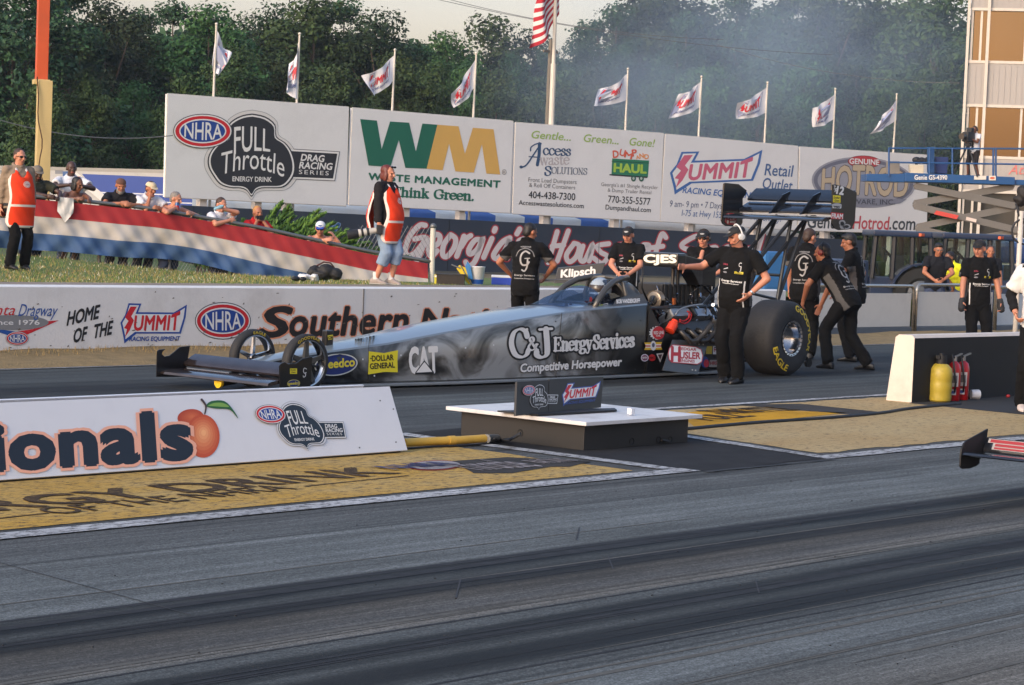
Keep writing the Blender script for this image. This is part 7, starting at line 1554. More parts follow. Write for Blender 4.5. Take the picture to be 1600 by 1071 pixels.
k = p.k
for i in (0, 1): MB().cyl(p.ank[i]+Vector((0, 0, .09)), p.ank[i]+Vector((0, 0, -.01)), .043, .043, 14).build('sock', mat('sock_white', (206, 204, 202), rough=.9), p.t, smooth=40, world=False)
mb = MB(); H = lambda x, y, z: p.hc+p.HM @ (Vector((x, y, z))*k)
for sg in (-1, 1): mb.ell(H(.036*sg, .075, .105), (.03, .02, .016), 10)
mb.build('raised_sunglasses', mat('lens_dark', (16, 16, 20), rough=.1), p.t, smooth=True, world=False)
p.place(pz(598, 445, .80), 62); p.t.location.z = .80
g = p.W(p.hold(1)); dl = (-RH*.93-Vector((0, 0, .20))-FH*.1).normalized()
ct = thing('camera', 'camera with long white-banded telephoto lens carried low by the woman in the bib', 'camera', tuple(g)); MB().box(tuple(g), (.12, .08, .13), Matrix.Rotation(YAW, 3, 'Z')).build('camera_body', M_dark, ct, bevel=.015)
q = g+dl*.04; MB().lathe([(.035, 0), (.04, .01), (.042, .08), (.05, .09), (.05, .22), (.055, .23), (.055, .25)], q, dl, 20).build('lens_barrel', mat('lens_white', (196, 190, 178), rough=.4), ct, smooth=40); MB().lathe([(.051, 0), (.053, .005), (.053, .03), (.051, .035)], q+dl*.1, dl, 20).lathe([(.057, 0), (.062, .01), (.066, .15), (.06, .15), (.05, .1)], q+dl*.25, dl, 20).lathe([(.052, 0), (.054, .005), (.054, .03)], q+dl*.18, dl, 20).build('lens_hood', M_dark, ct, smooth=40)
p = Person('balding man in sunglasses, tan shirt and white-trimmed orange bib at the left edge', h=1.70, head=(6, 4), hands=((-.26, .02, .80), (.22, -.1, .85)), elbows=((-.6, -.8, 0), (.6, -.8, 0)), skin='fair', build=1.1, belly=.08, feet=((-.13, .02), (.13, .06)))
p.shirt(fabric('shirt_tan', (138, 120, 102)), 1.8, -.06); p.trousers(F_pant); p.shoes(F_shoe); bib(p); p.hair(H_br, 'short'); p.shades(); MB().loft(p.tor(-.02, .02, .03)).build('belt', M_dark, p.t, world=False)
g = pd(24, 424, 31.1); p.place(g, 42)
EMB = terr((g.x, g.y)); p.t.location.z = EMB+.01

# ------------------------------------------------------------------ spectators leaning on the banner fence
SPG = 'spectators along the banner fence'
def railpt(dx, dz=0):   # point just over the fence rail, at a picture column
    for (a, b) in zip(railpx, railpx[1:]):
        if dx <= b[0]: y = a[1]+(b[1]-a[1])*(dx-a[0])/(b[0]-a[0]); break
    return FPl(dx, y)+Vector((0, 0, .05+dz))+fn_*.02
def spect(label, px, d, face, skin, h=1.72, lean=24, grip=None, elbows=None, head=(0, 18), hipz=.90, **k):
    grip = grip or ((px[0]+18, 0), (px[0]-2, 0))
    return Person(label, h=h, lean=lean, hipz=hipz, head=head, skin=skin, group=SPG, at=(px, d, face), grip=grip, elbows=elbows or ((-1, 0, -.3), (1, 0, -.3)), feet=((-.12, -.06), (.12, -.02)), **k)
T_jean = fabric('jeans_dark', (52, 62, 84))
p = spect('man in khaki cap and dark green T-shirt with forearms folded on the fence rail', (59, 259), 34.95, 32, 'dark', grip=((92, 0), (72, .0)), build=1.12); p.shirt(fabric('tee_olive', (48, 50, 40)), .7); p.trousers(T_jean); p.cap(mat('cap_khaki', (110, 102, 92), rough=.9)); p.shoes(F_shoe)
p = spect('bald man in white T-shirt standing and holding up a small camera', (112, 252), 36.0, 26, 'dark', lean=4, h=1.80, grip=((-.08, .40, 1.36), (.12, .40, 1.37)), head=(0, 0), hipz=.94, build=1.08, curl=1.1); p.shirt(fabric('tee_white', (206, 206, 210), .05), .62); p.trousers(T_jean); p.shoes(F_shoe); p.headset(M_rail, mic=False) if False else None
c = p.W((p.hold(0)+p.hold(1))*.5); ct = thing('camera', 'small black camera with lit flash held up by the man in white', 'camera', tuple(c)); MB().box(tuple(c), (.13, .07, .09), Matrix.Rotation(p.t.rotation_euler.z, 3, 'Z')).build('camera_body', M_dark, ct, bevel=.01); mb = MB(); f_ = p.t.matrix_basis.to_3x3() @ Vector((.05, .042, .02)); mb.ell(c+f_, .022, 10); mb.build('flash', mat('flash_lit', (255, 250, 240), emit=3), ct, smooth=True)
p = spect('bare-shouldered spectator with dark hair leaning on crossed arms above a white towel', (122, 278), 35.25, 40, 'brown', h=1.62, grip=((140, 0), (118, 0)), head=(20, 16)); p.hair(H_bk, 'bob'); p.trousers(fabric('shorts_grey', (90, 92, 96)), .45)
a = bfn(12.6, 0); mb = MB(); nv = 6
for j in range(nv+1):
    for i in range(7): w_ = bfn(12.2+i*.34, 0, .06); mb.v.append(w_+Vector((0, 0, .07-j*.065*(1-abs(i-3)/7))) + fn_*(.02*math.sin(i*1.8+j)))
for j in range(nv):
    for i in range(6): mb.f.append([j*7+i, j*7+i+1, (j+1)*7+i+1, (j+1)*7+i]); mb.m.append(0)
tag(mb.build('towel', fabric('towel_white', (206, 204, 200), .05), smooth=True), 'small white towel draped over the fence rail', 'towel')
p = spect('bearded man in black T-shirt and backward cap leaning on the fence', (189, 279), 35.35, 20, 'tan', build=1.12, belly=.06); p.shirt(fabric('tee_black', (28, 28, 32)), .62); p.trousers(T_jean); p.cap(mat('cap_rust', (92, 62, 50), rough=.9), back=True); p.beard(H_gr); p.shoes(F_shoe)
p = spect('man in pale cap and white T-shirt with a hand over his mouth', (236, 284), 35.5, 38, 'tan', grip=((250, 0), (.05, .36, 1.40)), elbows=((-1, 0, -.4), (.6, .2, -1)), head=(6, 16)); p.shirt(fabric('tee_white', (206, 206, 210), .05), .62); p.trousers(T_jean); p.cap(mat('cap_pale', (200, 182, 150), rough=.9)); p.hair(H_br); p.shoes(F_shoe)
p = spect('shirtless grey-haired man looking aside while holding a drink bottle', (275, 300), 35.55, 45, 'fair', build=1.15, grip=((300, 0), (272, .04)), head=(25, 14)); p.hair(H_gr); p.trousers(T_jean); p.shoes(F_shoe)
c = p.W(p.hold(1)); bt = thing('bottle', 'blue and red labelled drink bottle held over the rail', 'bottle', tuple(c)); MB().lathe([(.01, -.08), (.034, -.08), (.036, .05), (.014, .09), (.014, .11)], c, (0, 0, 1), 16).build('bottle_body', mat('bottle_blue', (40, 80, 130), rough=.2), bt, smooth=40); MB().lathe([(.037, -.05), (.037, .02)], c, (0, 0, 1), 16).build('label', mat('label_red', (170, 40, 44), rough=.5), bt, smooth=40)
p = spect('young man in white T-shirt drinking from a bottle beside the shrub', (346, 309), 35.95, 50, 'fair', lean=6, h=1.74, hipz=.94, grip=((.10, .26, 1.56), (358, 0)), elbows=((-1, .3, -.2), (1, 0, -.4)), head=(0, 12), curl=1.0); p.shirt(fabric('tee_white', (206, 206, 210), .05), .62); p.trousers(T_jean); p.hair(H_br); p.shoes(F_shoe)
c = p.W(p.hold(0)); held(MB().lathe([(.01, -.07), (.03, -.07), (.032, .05), (.012, .09)], c, (RH*.9+Vector((0, 0, .4))), 14), 'bottle', mat('water_bottle', (120, 160, 176), rough=.15), 'pale water bottle raised to the young man\'s mouth', 'bottle', smooth=40)
p = spect('person in red T-shirt raising a camera to the face by the shrub', (403, 322), 36.3, 34, 'tan', lean=8, h=1.66, hipz=.92, grip=((-.06, .22, 1.46), (.07, .22, 1.46)), elbows=((-.7, .3, -1), (.7, .3, -1)), head=(0, 4), curl=1.1); p.shirt(fabric('tee_red', (190, 32, 34), .08), .62); p.trousers(T_jean); p.hair(H_bl, 'short'); p.shoes(F_shoe)
c = p.W((p.hold(0, .07)+p.hold(1, .07))*.5); held(MB().box(tuple(c), (.12, .06, .08), Matrix.Rotation(p.t.rotation_euler.z, 3, 'Z')).lathe([(.03, 0), (.034, .07), (.02, .07)], c, p.t.matrix_basis.to_3x3() @ Vector((0, 1, 0)), 14), 'camera', M_dark, 'black camera held to the eye by the person in red', 'camera')
p = spect('shirtless man in blue and white cap and sunglasses leaning low on the fence', (501, 346), 36.65, 18, 'fair', h=1.72, lean=26, hipz=.86, grip=((-.24, .34, 1.34), (506, -.0)), elbows=((-.9, .2, -.9), (1, 0, -.4)), head=(-18, 18)); p.cap(mat('cap_white', (206, 206, 206), rough=.8), mark=(60, 90, 150), brimm=mat('cap_blue', (38, 66, 150), rough=.8)); p.shades(); p.trousers(T_jean)
# spectators at the barrier on the right
p = Person('dark-haired spectator in black polo leaning on the tube barrier', h=1.74, lean=16, hipz=.90, head=(0, 8), skin='tan', hands=((-.08, .42, 1.02), (.1, .42, 1.0)), elbows=((-1, 0, -.3), (1, 0, -.3)), build=1.08); p.shirt(fabric('polo_black', (24, 26, 32)), .66); p.trousers(T_jean); p.hair(H_bk, 'side'); p.shades(mat('glasses_clear', (120, 100, 90), rough=.2)); p.shoes(F_shoe); p.place(None, 2, headpx=(1466, 402), d=41.0); p.t.location.z = 0
p = Person('person in bright yellow shirt bending beside the tractors', h=1.74, lean=40, hipz=.86, head=(0, 10), skin='brown', build=1.08); p.shirt(fabric('shirt_yellow', (206, 206, 40), .08), .7); p.trousers(T_jean); p.hair(H_bk); p.shoes(F_shoe); p.place(None, -60, headpx=(1484, 395), d=42.4); p.t.location.z = 0.0
p = Person('face of a bystander partly hidden behind the capped crew member at right', h=1.66, skin='tan'); p.shirt(fabric('polo_black', (24, 26, 32)), .66); p.trousers(T_jean); p.hair(H_br); p.shoes(F_shoe); p.place(None, 0, headpx=(1547, 403), d=43.5); p.t.location.z = 0
# official at the right edge with a blue hand control
p = Person('official in white shirt and black sleeves holding a blue hand control', h=1.80, skin='fair', head=(-30, 8), hands=((-.245, .06, .86), (.24, .1, 1.0)), elbows=((-.4, -.9, 0), (.6, -.8, 0)), curl=.9, feet=((-.1, 0), (.14, 0)))
p.shirt(fabric('under_black', (20, 20, 22)), 1.88, -.05, name='undershirt', inf=.008); p.shirt(fabric('shirt_white', (206, 204, 202), .05), .8, -.12, name='overshirt', inf=.022); p.trousers(F_pant); p.shoes(mat('trainer_white', (188, 176, 168), rough=.7)); p.hair(H_br); g = pz(1617, 644); p.place(g, -15)
c = p.W(p.hold(0, .085)); held(MB().ell(tuple(c), (.035, .05, .055), 14), 'hand_control', mat('control_blue', (36, 118, 176), rough=.4), 'bright blue hand control in the official\'s hand', 'control', smooth=True)
cb = [c, c+Vector((-.005, 0, -.12)), Vector((c.x-.02, c.y+.01, .45)), Vector((c.x+.01, c.y, .22)), Vector((c.x-.06, c.y, .03)), Vector((c.x-.02, c.y-.1, .014)), Vector((c.x+.5, c.y-.3, .012))]
held(MB().tube(cb, .008, 6), 'control_cord', mat('cord_orange', (206, 140, 44), rough=.5), 'orange cord hanging from the blue hand control to the ground', 'cord', smooth=True)
# cameraman on the lift
p = Person('cameraman in white shirt and shorts with headphones behind a tripod on the lift deck', h=1.80, skin='brown', head=(0, 8), hands=((-.06, .36, 1.30), (.1, .34, 1.3)), curl=.9, feet=((-.2, 0), (.2, 0)), build=1.05)
p.shirt(fabric('tee_white', (206, 206, 210), .05), .6); p.trousers(fabric('shorts_dark', (44, 40, 40)), .48, .035, 'shorts'); p.shoes(F_shoe); p.hair(H_bk); p.headset(M_dark, mic=False); MB().loft(p.tor(.0, .5, .026, .4, 1.02)).build('harness', M_dark, p.t, world=False); q = pd(1520, 277, 78.6); p.place(q, -40)
c = p.W(Vector((.02, .42, 1.38))); ct = thing('video_camera', 'broadcast video camera on a tripod in front of the cameraman', 'camera', (c.x, c.y, q.z)); dv = p.t.matrix_basis.to_3x3() @ Vector((0, 1, 0))
MB().box(tuple(c), (.24, .5, .34), Matrix.Rotation(p.t.rotation_euler.z, 3, 'Z')).build('camera_body', M_dark, ct, bevel=.03); MB().cyl(c+dv*.2, c+dv*.5, .09, .11, 16).build('lens', M_black, ct, smooth=40); MB().box(tuple(c+Vector((0, 0, .25))-dv*.1), (.2, .2, .16), Matrix.Rotation(p.t.rotation_euler.z, 3, 'Z')).build('viewfinder', M_dark, ct, bevel=.02)
for a in (0.3, 2.4, 4.5): MB().tube([c-Vector((0, 0, .25)), Vector((c.x+.5*math.cos(a), c.y+.5*math.sin(a), q.z))], .03, 6).build('leg', M_dark, ct)
MB().box(tuple(c-Vector((0, 0, .26))), (.16, .16, .14)).build('tripod_head', M_dark, ct, bevel=.02)
# driver in the cockpit: only the helmet and shoulders show
p = Person('driver in silver and dark helmet seated low in the dragster cockpit', h=1.74, lean=-24, hipz=.34, head=(0, 2), skin='fair', feet=((-.1, .82, .22), (.1, .82, .22)), hands=((-.14, .36, .62), (.14, .36, .62)), kneepole=(0, 0, 1)); p.shirt(fabric('suit_black', (30, 30, 34)), 1.9, name='race_suit'); p.trousers(F_pant); p.shoes(F_shoe)
k = p.k; H = lambda x, y, z: p.hc+p.HM @ (Vector((x, y, z))*k); hm = MB().ell(H(0, -.005, .0), (.125, .15, .14), 22, p.HM).ell(H(0, .06, -.06), (.095, .09, .075), 16, p.HM); me = remesh(hm, .012, 3); ho = p.child('helmet', me, [mat('helmet_silver', (150, 160, 168), rough=.25, coat=.5), mat('helmet_dark', (50, 58, 70), rough=.25, coat=.5), mat('visor_smoke', (64, 56, 52), rough=.08)])
for f in me.polygons:
    q = (p.HM.inverted() @ (f.center-p.hc))/k
    if q.y > .06 and abs(q.z-.015) < .042 and abs(q.x) < .11: f.material_index = 2
    elif q.z < -.05 or (abs(q.x) > .07 and q.z > .02 and q.y < .05): f.material_index = 1
hd = Matrix.Rotation(math.pi/2, 3, 'Z') @ (p.hc); p.t.rotation_euler = (0, 0, math.pi/2); p.t.location = Vector((OX+5.0, OY+.0, 1.0))-hd

# ================================================================== things on and by the track
# folding A-frame board with the event name
BX0 = 3.0; tp = pX(609, 604, 11.96); zt = tp.z; th_ = tp.y-11.36
a0 = Vector((BX0, 11.36, .02)); a1 = Vector((11.96, 11.36, .02)); a3 = Vector((BX0, tp.y, zt)); a2 = Vector((11.96, tp.y, zt)); nb = (a1-a0).cross(a3-a0).normalized()
if nb.dot(EYE-a0) < 0: nb = -nb
M_pnl = mat('panel_white', (214, 214, 216), rough=.45, var=.03, dirt=.12, dirtc=(140, 136, 130)); M_under = mat('board_underside', (30, 28, 26), rough=.9)
t = thing('track_sign', 'long low white A-frame board with black lettering, a peach and a dark shield', 'sign', (8, 11.6, 0))
MB().prism([a0, a1, a2, a3], -nb*.02).build('front_panel', M_pnl, t, bevel=.003)
b0 = Vector((BX0, 2*tp.y-11.36+.12, .02)); MB().prism([a3+Vector((0, .03, .012)), Vector((11.72, tp.y+.03, zt+.012)), Vector((11.72, b0.y, .02)), b0], (0, .02, .005)).build('back_panel', M_pnl, t)
MB().box(((BX0+11.9)/2, 11.40, .012), (11.9-BX0, .05, .024)).build('foot_rail', M_under, t)
QP = Plane(a0, nb); A = Art(zoomT(0, 590, .4125)); DKB = (26, 34, 44); PCH = (232, 168, 140)
A.text('ionals', (-22, 349), (720, 301), 172, DKB, 8, bold=.05, space=1.06, out=(.045, PCH)); A.text('Southern Nat', (-1500, 446), (-40, 351), 172, DKB, 8, bold=.07, out=(.05, PCH))
def grad(c1, c2, cx, cy, rx, ry, l, rot=0, hx=.1, hy=-.1, n=7):
    for i in range(n): u = i/(n-1); A.ell(cx+hx*rx*u, cy+hy*ry*u, rx*(1-.86*u), ry*(1-.86*u), [round(a+(b-a)*u) for a, b in zip(c1, c2)], l+i*.2, 36, rot)
A.new('peach'); grad((176, 66, 34), (206, 104, 58), 722, 152, 50, 32, 1, -.1); grad((190, 78, 40), (238, 168, 112), 768, 222, 64, 82, 3, -.05, .05, -.15)
A.stroke([(764, 84), (780, 108), (776, 138)], (9, 5), (70, 52, 50), 7); A.poly(spline([(776, 110), (800, 90), (850, 90), (885, 125), (902, 156), (870, 122), (820, 118), (776, 110)], 4)[:-1], (36, 92, 44), 7); A.poly(spline([(786, 108), (810, 97), (845, 97), (868, 112), (820, 110), (786, 108)], 4)[:-1], (120, 160, 70), 7.5)
A.new('shield_emblem'); f = aff([(120, 390), (1440, 570), (738, 918)], [(972, 143), (1300, 172), (1165, 272)]); A.T = comp(zoomT(0, 590, .4125), f); ft_full(A, 9, dark=(34, 44, 54), pale=(206, 206, 208)); A.T = zoomT(0, 590, .4125)
A.new('screw')
for x, y in ((1440, 88), (1362, 266), (1500, 245), (1490, 120)): A.ell(x, y, 3, 3, (90, 90, 90), 1, 8)
A.build('board_art', QP, t, step=.0006, base=.0015)
# timing equipment box with little sign
t = thing('equipment_box', 'low black box with an overhanging white top between the two lanes', 'box', (13.99, 11.43, 0)); M_bx = mat('box_black', (40, 38, 36), rough=.5, var=.15, scale=3, dirt=.2)
zb = pX(1075, 662, 14.66).z; zb = max(.2, zb)
MB().box((13.99, 11.43, zb/2), (1.34, 1.28, zb)).build('case', M_bx, t, bevel=.006); MB().box((13.99, 11.44, zb+.018), (1.50, 1.46, .03)).build('top_board', mat('top_white', (206, 204, 202), rough=.55, var=.08, scale=8, dirt=.5, dirtc=(132, 126, 120)), t, bevel=.004)
mb = MB()
for px, r in (((987, 690), .028), ((1029, 688), .030), ((1047, 687), .026)): q = pY(*px, 10.79); mb.lathe([(.6*r, .001), (r, -.004), (r, .02)], q, (0, 1, 0), 18)
q = pX(813, 677, 13.32); mb.lathe([(.018, .001), (.03, -.004), (.03, .02)], q, (1, 0, 0), 18); mb.build('cable_port', mat('port_black', (10, 10, 10), rough=.6), t, smooth=40)
MB().tube([pY(1034, 688, 10.77), pY(1044, 690, 10.77)], .012, 8).build('plug', M_dark, t)
zt2 = zb+.036; t = thing('lane_sign', 'small black two-panel sign with race logos standing on the white box top', 'sign', (14, 11.6, zt2))
q0 = pz(808, 650, zt2+.01); q1 = pz(940, 637, zt2+.01); dx = (q1-q0); dx.z = 0; nS = Vector((dx.y, -dx.x, 0)).normalized(); nS = nS if nS.dot(EYE-q0) > 0 else -nS; nS = (nS*.97+Vector((0, 0, .22))).normalized(); SP_ = Plane(q0, nS)
for px in ([(808, 597), (857, 594), (857, 646), (806, 650)], [(858.5, 593), (943, 589), (939, 637), (857.5, 645)]): MB().prism([SP_(*p) for p in px], -nS*.02).build('panel', mat('sign_brown_black', (36, 32, 28), rough=.5), t, bevel=.002)
MB().prism([pz(*p, zt2+.004) for p in ((777, 644), (960, 640), (964, 643), (840, 650))], (0, 0, .012)).build('base_plate', M_dark, t)
A = Art(); f = aff([(120, 390), (1440, 570), (738, 918)], [(817, 611), (872, 618), (842, 641)]); A.T = f; fullthrottle(A, 1, dark=(36, 34, 32), wingbox=True); nhra(A, 345, 388, 232, 133, 9, .03)
A.new('bolt_emblem'); f = aff([(717, 246), (1113, 138), (740, 370)], [(878, 617), (939, 595), (880, 635)]); A.T = f; summit(A, 1, blue=(60, 84, 150), red=(206, 34, 44)); A.build('sign_art', SP_, t, step=.0006, base=.001)
tag(MB().box(tuple(pz(986, 643, zt2+.03)), (.045, .045, .05)).build('sensor_block', M_pnl, bevel=.004), 'tiny white block on the far edge of the white box top', 'sensor')
# yellow conduit and leads to the box
P = [pz(x, y, .05) for x, y in spline([(632, 692), (670, 690), (720, 688), (765, 685)], 5)]; t = thing('conduit', 'yellow cable conduit running from the A-frame board to the black box', 'cable', tuple(P[0])[:2]+(0,)); mb = MB().tube(P, .032, 10); mb.tube(P[8:10], .037, 10); mb.build('conduit_tube', mat('conduit_yellow', (206, 162, 62), rough=.55, var=.12, dirt=.2), t, smooth=40); MB().tube([pz(760, 686, .05), pz(778, 684, .045)], [.036, .025], 10).build('grey_end', M_rail, t, smooth=40)
mb = MB()
for k in range(4): mb.tube([pz(x, y+k*.8, z) for x, y, z in ((772, 684, .05), (784, 688-k, .02), (796, 686, .05+.01*k), (806, 681, .09), (813, 677, .12))], .009, 5)
mb.tube([pz(x, y, .014) for x, y in spline([(636, 701), (680, 698), (730, 696), (770, 692), (790, 686)], 4)], .009, 5); mb.build('lead', M_dark, t, smooth=True)
tag(MB().tube([pz(x, y, .014) for x, y in spline([(1070, 671), (1180, 661), (1300, 653), (1375, 646), (1420, 639), (1500, 631)], 6)], .018, 6).build('ground_cable', M_dark, smooth=True), 'black cable lying across the tan painted strip', 'cable')
# low wall with white end, extinguishers
M_wend = mat('wall_end_white', (206, 194, 182), rough=.7, var=.05, dirt=.2); M_wblk = mat('wall_black_paint', (22, 22, 23), rough=.75, var=.3, scale=5)
wt_ = thing('concrete_wall', 'low concrete lane wall with white end and top and black painted side', 'wall', (24, 12.4, 0)); XE = 20.52; zw = pX(1408, 523, XE).z; ya, yb = 12.21, pX(1403, 560, XE).y+.02
sec = lambda x: [Vector((x, y, z)) for y, z in ((yb+.10, 0), (yb+.02, zw-.03), (yb-.02, zw), (ya+.03, zw), (ya, zw-.03), (ya-.0, 0))]
mb = MB(); mb.loft([sec(XE), sec(XE+3), sec(40)])
o = mb.build('wall_body', [M_wend, M_wblk], wt_, bevel=.0)
for p_ in o.data.polygons:
    if p_.normal.y < -.85: p_.material_index = 1
B_ = mat('bottle_yellow', (170, 150, 50), rough=.45, var=.2, dirt=.5); B_r = mat('extinguisher_red', (160, 22, 26), rough=.3, coat=.3)
q = pz(1465, 628); t = thing('gas_cylinder', 'yellow ribbed gas cylinder standing against the black wall side', 'cylinder', (q.x, q.y-.02, 0)); c = Vector((q.x, q.y-.02, 0)); MB().lathe([(.10, 0), (.123, .02), (.127, .06), (.122, .10), (.127, .12), (.127, .2), (.122, .22), (.127, .24), (.127, .30), (.118, .36), (.08, .40), (.03, .42)], c, (0, 0, 1), 32).build('tank', B_, t, smooth=40); MB().lathe([(.05, .40), (.06, .41), (.06, .5), (.05, .5), (.05, .42)], c, (0, 0, 1), 20).build('collar', M_dark, t, smooth=40); MB().box(tuple(c+Vector((0, 0, .48))), (.16, .05, .04)).cyl(c+Vector((.0, 0, .42)), c+Vector((0, 0, .52)), .025).build('valve', M_dark, t, bevel=.006)
for i, (px, py, lab) in enumerate(((1489, 627, 'red extinguisher with white label right beside the yellow cylinder'), (1505, 626, 'red extinguisher further right, nearer the white cup'))):
    q = pz(px, py); c = Vector((q.x, q.y+.02*i, 0)); t = thing('fire_extinguisher', lab, 'extinguisher', tuple(c), 0, 'fire extinguishers against the black wall'); MB().lathe([(.06, 0), (.07, .015), (.07, .34), (.055, .40), (.022, .43)], c, (0, 0, 1), 28).build('tank', B_r, t, smooth=40)
    A = Art(); 
    for (a0_, a1_, z0_, z1_, cc) in ((-.8, .7, .16, .31, (196, 190, 186)), (-.5, .5, .2, .28, (110, 104, 104)), (-.6, .4, .07, .13, (206, 206, 206)), (-.4, .25, .085, .115, (60, 80, 150))):
        for s_ in range(6): u0 = a0_+(a1_-a0_)*s_/6; u1 = a0_+(a1_-a0_)*(s_+1)/6; A.rect(u0, z0_, u1, z1_, cc, 1 if cc[0] > 190 else 2)
    ba = math.atan2(-c.y, -c.x); A.build('label', lambda a_, z_, o_, c=c, ba=ba: c+Vector(((.07+o_)*math.cos(ba+a_), (.07+o_)*math.sin(ba+a_), z_)), t, step=.001, base=.001)
    MB().cyl(c+Vector((0, 0, .42)), c+Vector((0, 0, .48)), .022).hexa([c+Vector(v) for v in ((-.02, -.012, .47), (.14, -.012, .50), (.14, .012, .50), (-.02, .012, .47), (-.02, -.012, .482), (.14, -.012, .515), (.14, .012, .515), (-.02, .012, .482))]).build('valve', M_alu, t); MB().tube([c+Vector(v) for v in ((-.02, 0, .47), (-.09, -.02, .5), (-.11, -.05, .4), (-.085, -.07, .2), (-.08, -.06, .1))], .011, 8).build('hose', M_dark, t, smooth=True)
q = pz(1520, 624); tag(MB().lathe([(.02, 0), (.05, .0), (.055, .09), (.05, .1), (.02, .1)], q+Vector((-.05, 0, .055)), (RH*.9+FH*.2), 20).build('cup', M_pnl, smooth=40), 'white plastic cup lying on its side by the extinguishers', 'cup')
q = pz(1575, 622); tag(MB().ell(tuple(q+Vector((0, 0, .02))), (.025, .025, .02), 10).build('red_cap', B_r, smooth=True), 'tiny red cap on the ground near the orange cord', 'cap'); q = pz(1592, 617); mb = MB()
for k in range(4): mb.ell(q+Vector((random.uniform(-.08, .1), random.uniform(-.04, .04), .04)), (.07, .05, .04), 10)
tag(mb.build('white_rag', fabric('rag', (196, 190, 184))), 'crumpled white rag on the ground by the wall', 'rag')
flat('dark_ground_patch', [tuple(pz(*p)[:2]) for p in ((1420, 631), (1660, 655), (1660, 612), (1440, 612))], .006, mat('ground_patch_black', (28, 28, 29), rough=.85, var=.2))  # flat dark patch on the ground along the low wall's side
# board leaning behind the wall, items on the bank
q = [pd(*p, 32.6) for p in ((872, 419), (946, 411), (937, 440), (872, 443))]; t = thing('sponsor_panel', 'dark grey wedge panel with white lettering standing on the wall behind the cockpit', 'sign', tuple(q[3])[:2]+(.80,)); K = Plane(q[0], -FH); MB().prism([K(872, 419), K(946, 411), K(936, 440), K(866, 443)], FH*.25).build('panel', mat('panel_grey', (66, 66, 66), rough=.5), t, bevel=.008); A = Art(zoomT(740, 330, .2)); A.text('Klipsch', (682, 520), (952, 492), 58, WHT, 1, bold=.04, shear=.15); A.build('lettering', K, t, step=.001, base=.003)
def onbank(x, y): return pz(x, y, .78)
q = pz(506, 437, .79); t = thing('camera_bag', 'black slumped camera bag on the grass below the banner', 'bag', tuple(q)); mb = MB(); q = q+FH*.1
for a_, b_, r_ in ((-.15, .10, .12), (.03, .12, .14), (.17, .09, .11), (-.02, .07, .17)): mb.ell(q+RH*a_+Vector((0, 0, b_*.9)), (r_, r_*.8, b_*1.05), 12)
bo = bpy.data.objects.new('bag_body', remesh(mb, .016, 4, .014, 9, 4)); bo.data.materials.append(mat('bag_black', (26, 25, 25), rough=.7, var=.3)); COL.objects.link(bo); bo.parent = t; bo.data.transform(rootmat(t).inverted()); MB().tube([q+RH*u+Vector((0, 0, z)) for u, z in ((-.12, .19), (-.02, .25), (.08, .24), (.14, .17))], .012, 6).build('strap', mat('strap_maroon', (66, 34, 34), rough=.8), t, smooth=True)
q = pz(478, 438, .79); mb = MB(); 
for k in range(9): mb.ell(q+RH*random.uniform(-.1, .14)+FH*random.uniform(-.05, .1)+Vector((0, 0, random.uniform(.02, .09)*.7)), (random.uniform(.04, .08), .05, .035), 10)
o = bpy.data.objects.new('white_cloth', remesh(mb, .010, 3, .014, 22, 9)); o.data.materials.append(fabric('cloth_white', (206, 204, 202))); COL.objects.link(o); tag(o, 'crumpled white cloth beside the black camera bag', 'cloth')
q = pz(462, 439, .79); tag(MB().ell(tuple(q+Vector((0, 0, .03))), (.08, .05, .035), 12).ell(tuple(q+RH*.1+Vector((0, 0, .03))), (.06, .045, .03), 12).build('gloves', M_dark, smooth=True), 'dark gloves lying left of the white cloth', 'gloves')
t = thing('bucket', 'white plastic bucket with a blue band in front of the dark wall', 'bucket', tuple(pz(744, 445, .75))); q = pz(744, 446, .75); MB().lathe([(.09, 0), (.1, .01), (.125, .27), (.13, .275), (.13, .285), (.11, .285), (.095, .03)], q, (0, 0, 1), 24).build('pail', M_pnl, t, smooth=40); MB().lathe([(.1025, .02), (.111, .09)], q, (0, 0, 1), 24).build('blue_band', mat('band_blue', (30, 84, 160), rough=.5), t, smooth=40)
q = pz(786, 446, .75); t = thing('cooler', 'blue cool box with white lid half hidden by the walking crew member', 'cooler', tuple(q)); Mc = Matrix.Rotation(YAW*-1, 3, 'Z'); MB().box((q.x, q.y, q.z+.06), (.36, .2, .12), Mc).build('tub', mat('cooler_blue', (30, 66, 170), rough=.4), t, bevel=.012); MB().box((q.x, q.y, q.z+.135), (.37, .21, .035), Mc).build('lid', M_pnl, t, bevel=.01)
q = pz(703, 446, .75)+FH*.3; t = thing('crate', 'dark battered crate on the grass right of the white fence post', 'crate', tuple(q)); MB().box((q.x, q.y, q.z+.07), (.42, .3, .16), Mc).build('crate_box', mat('crate_dark', (48, 42, 38), rough=.8, var=.4, scale=9), t, bevel=.012); MB().box((q.x, q.y, q.z+.155), (.44, .31, .02), Mc).build('crate_lid', M_dark, t, bevel=.006)
q = pz(735, 446, .75)-RH*.06; t = thing('folded_chair', 'folded yellow and blue camp chair leaning beside the bucket', 'chair', tuple(q)); 
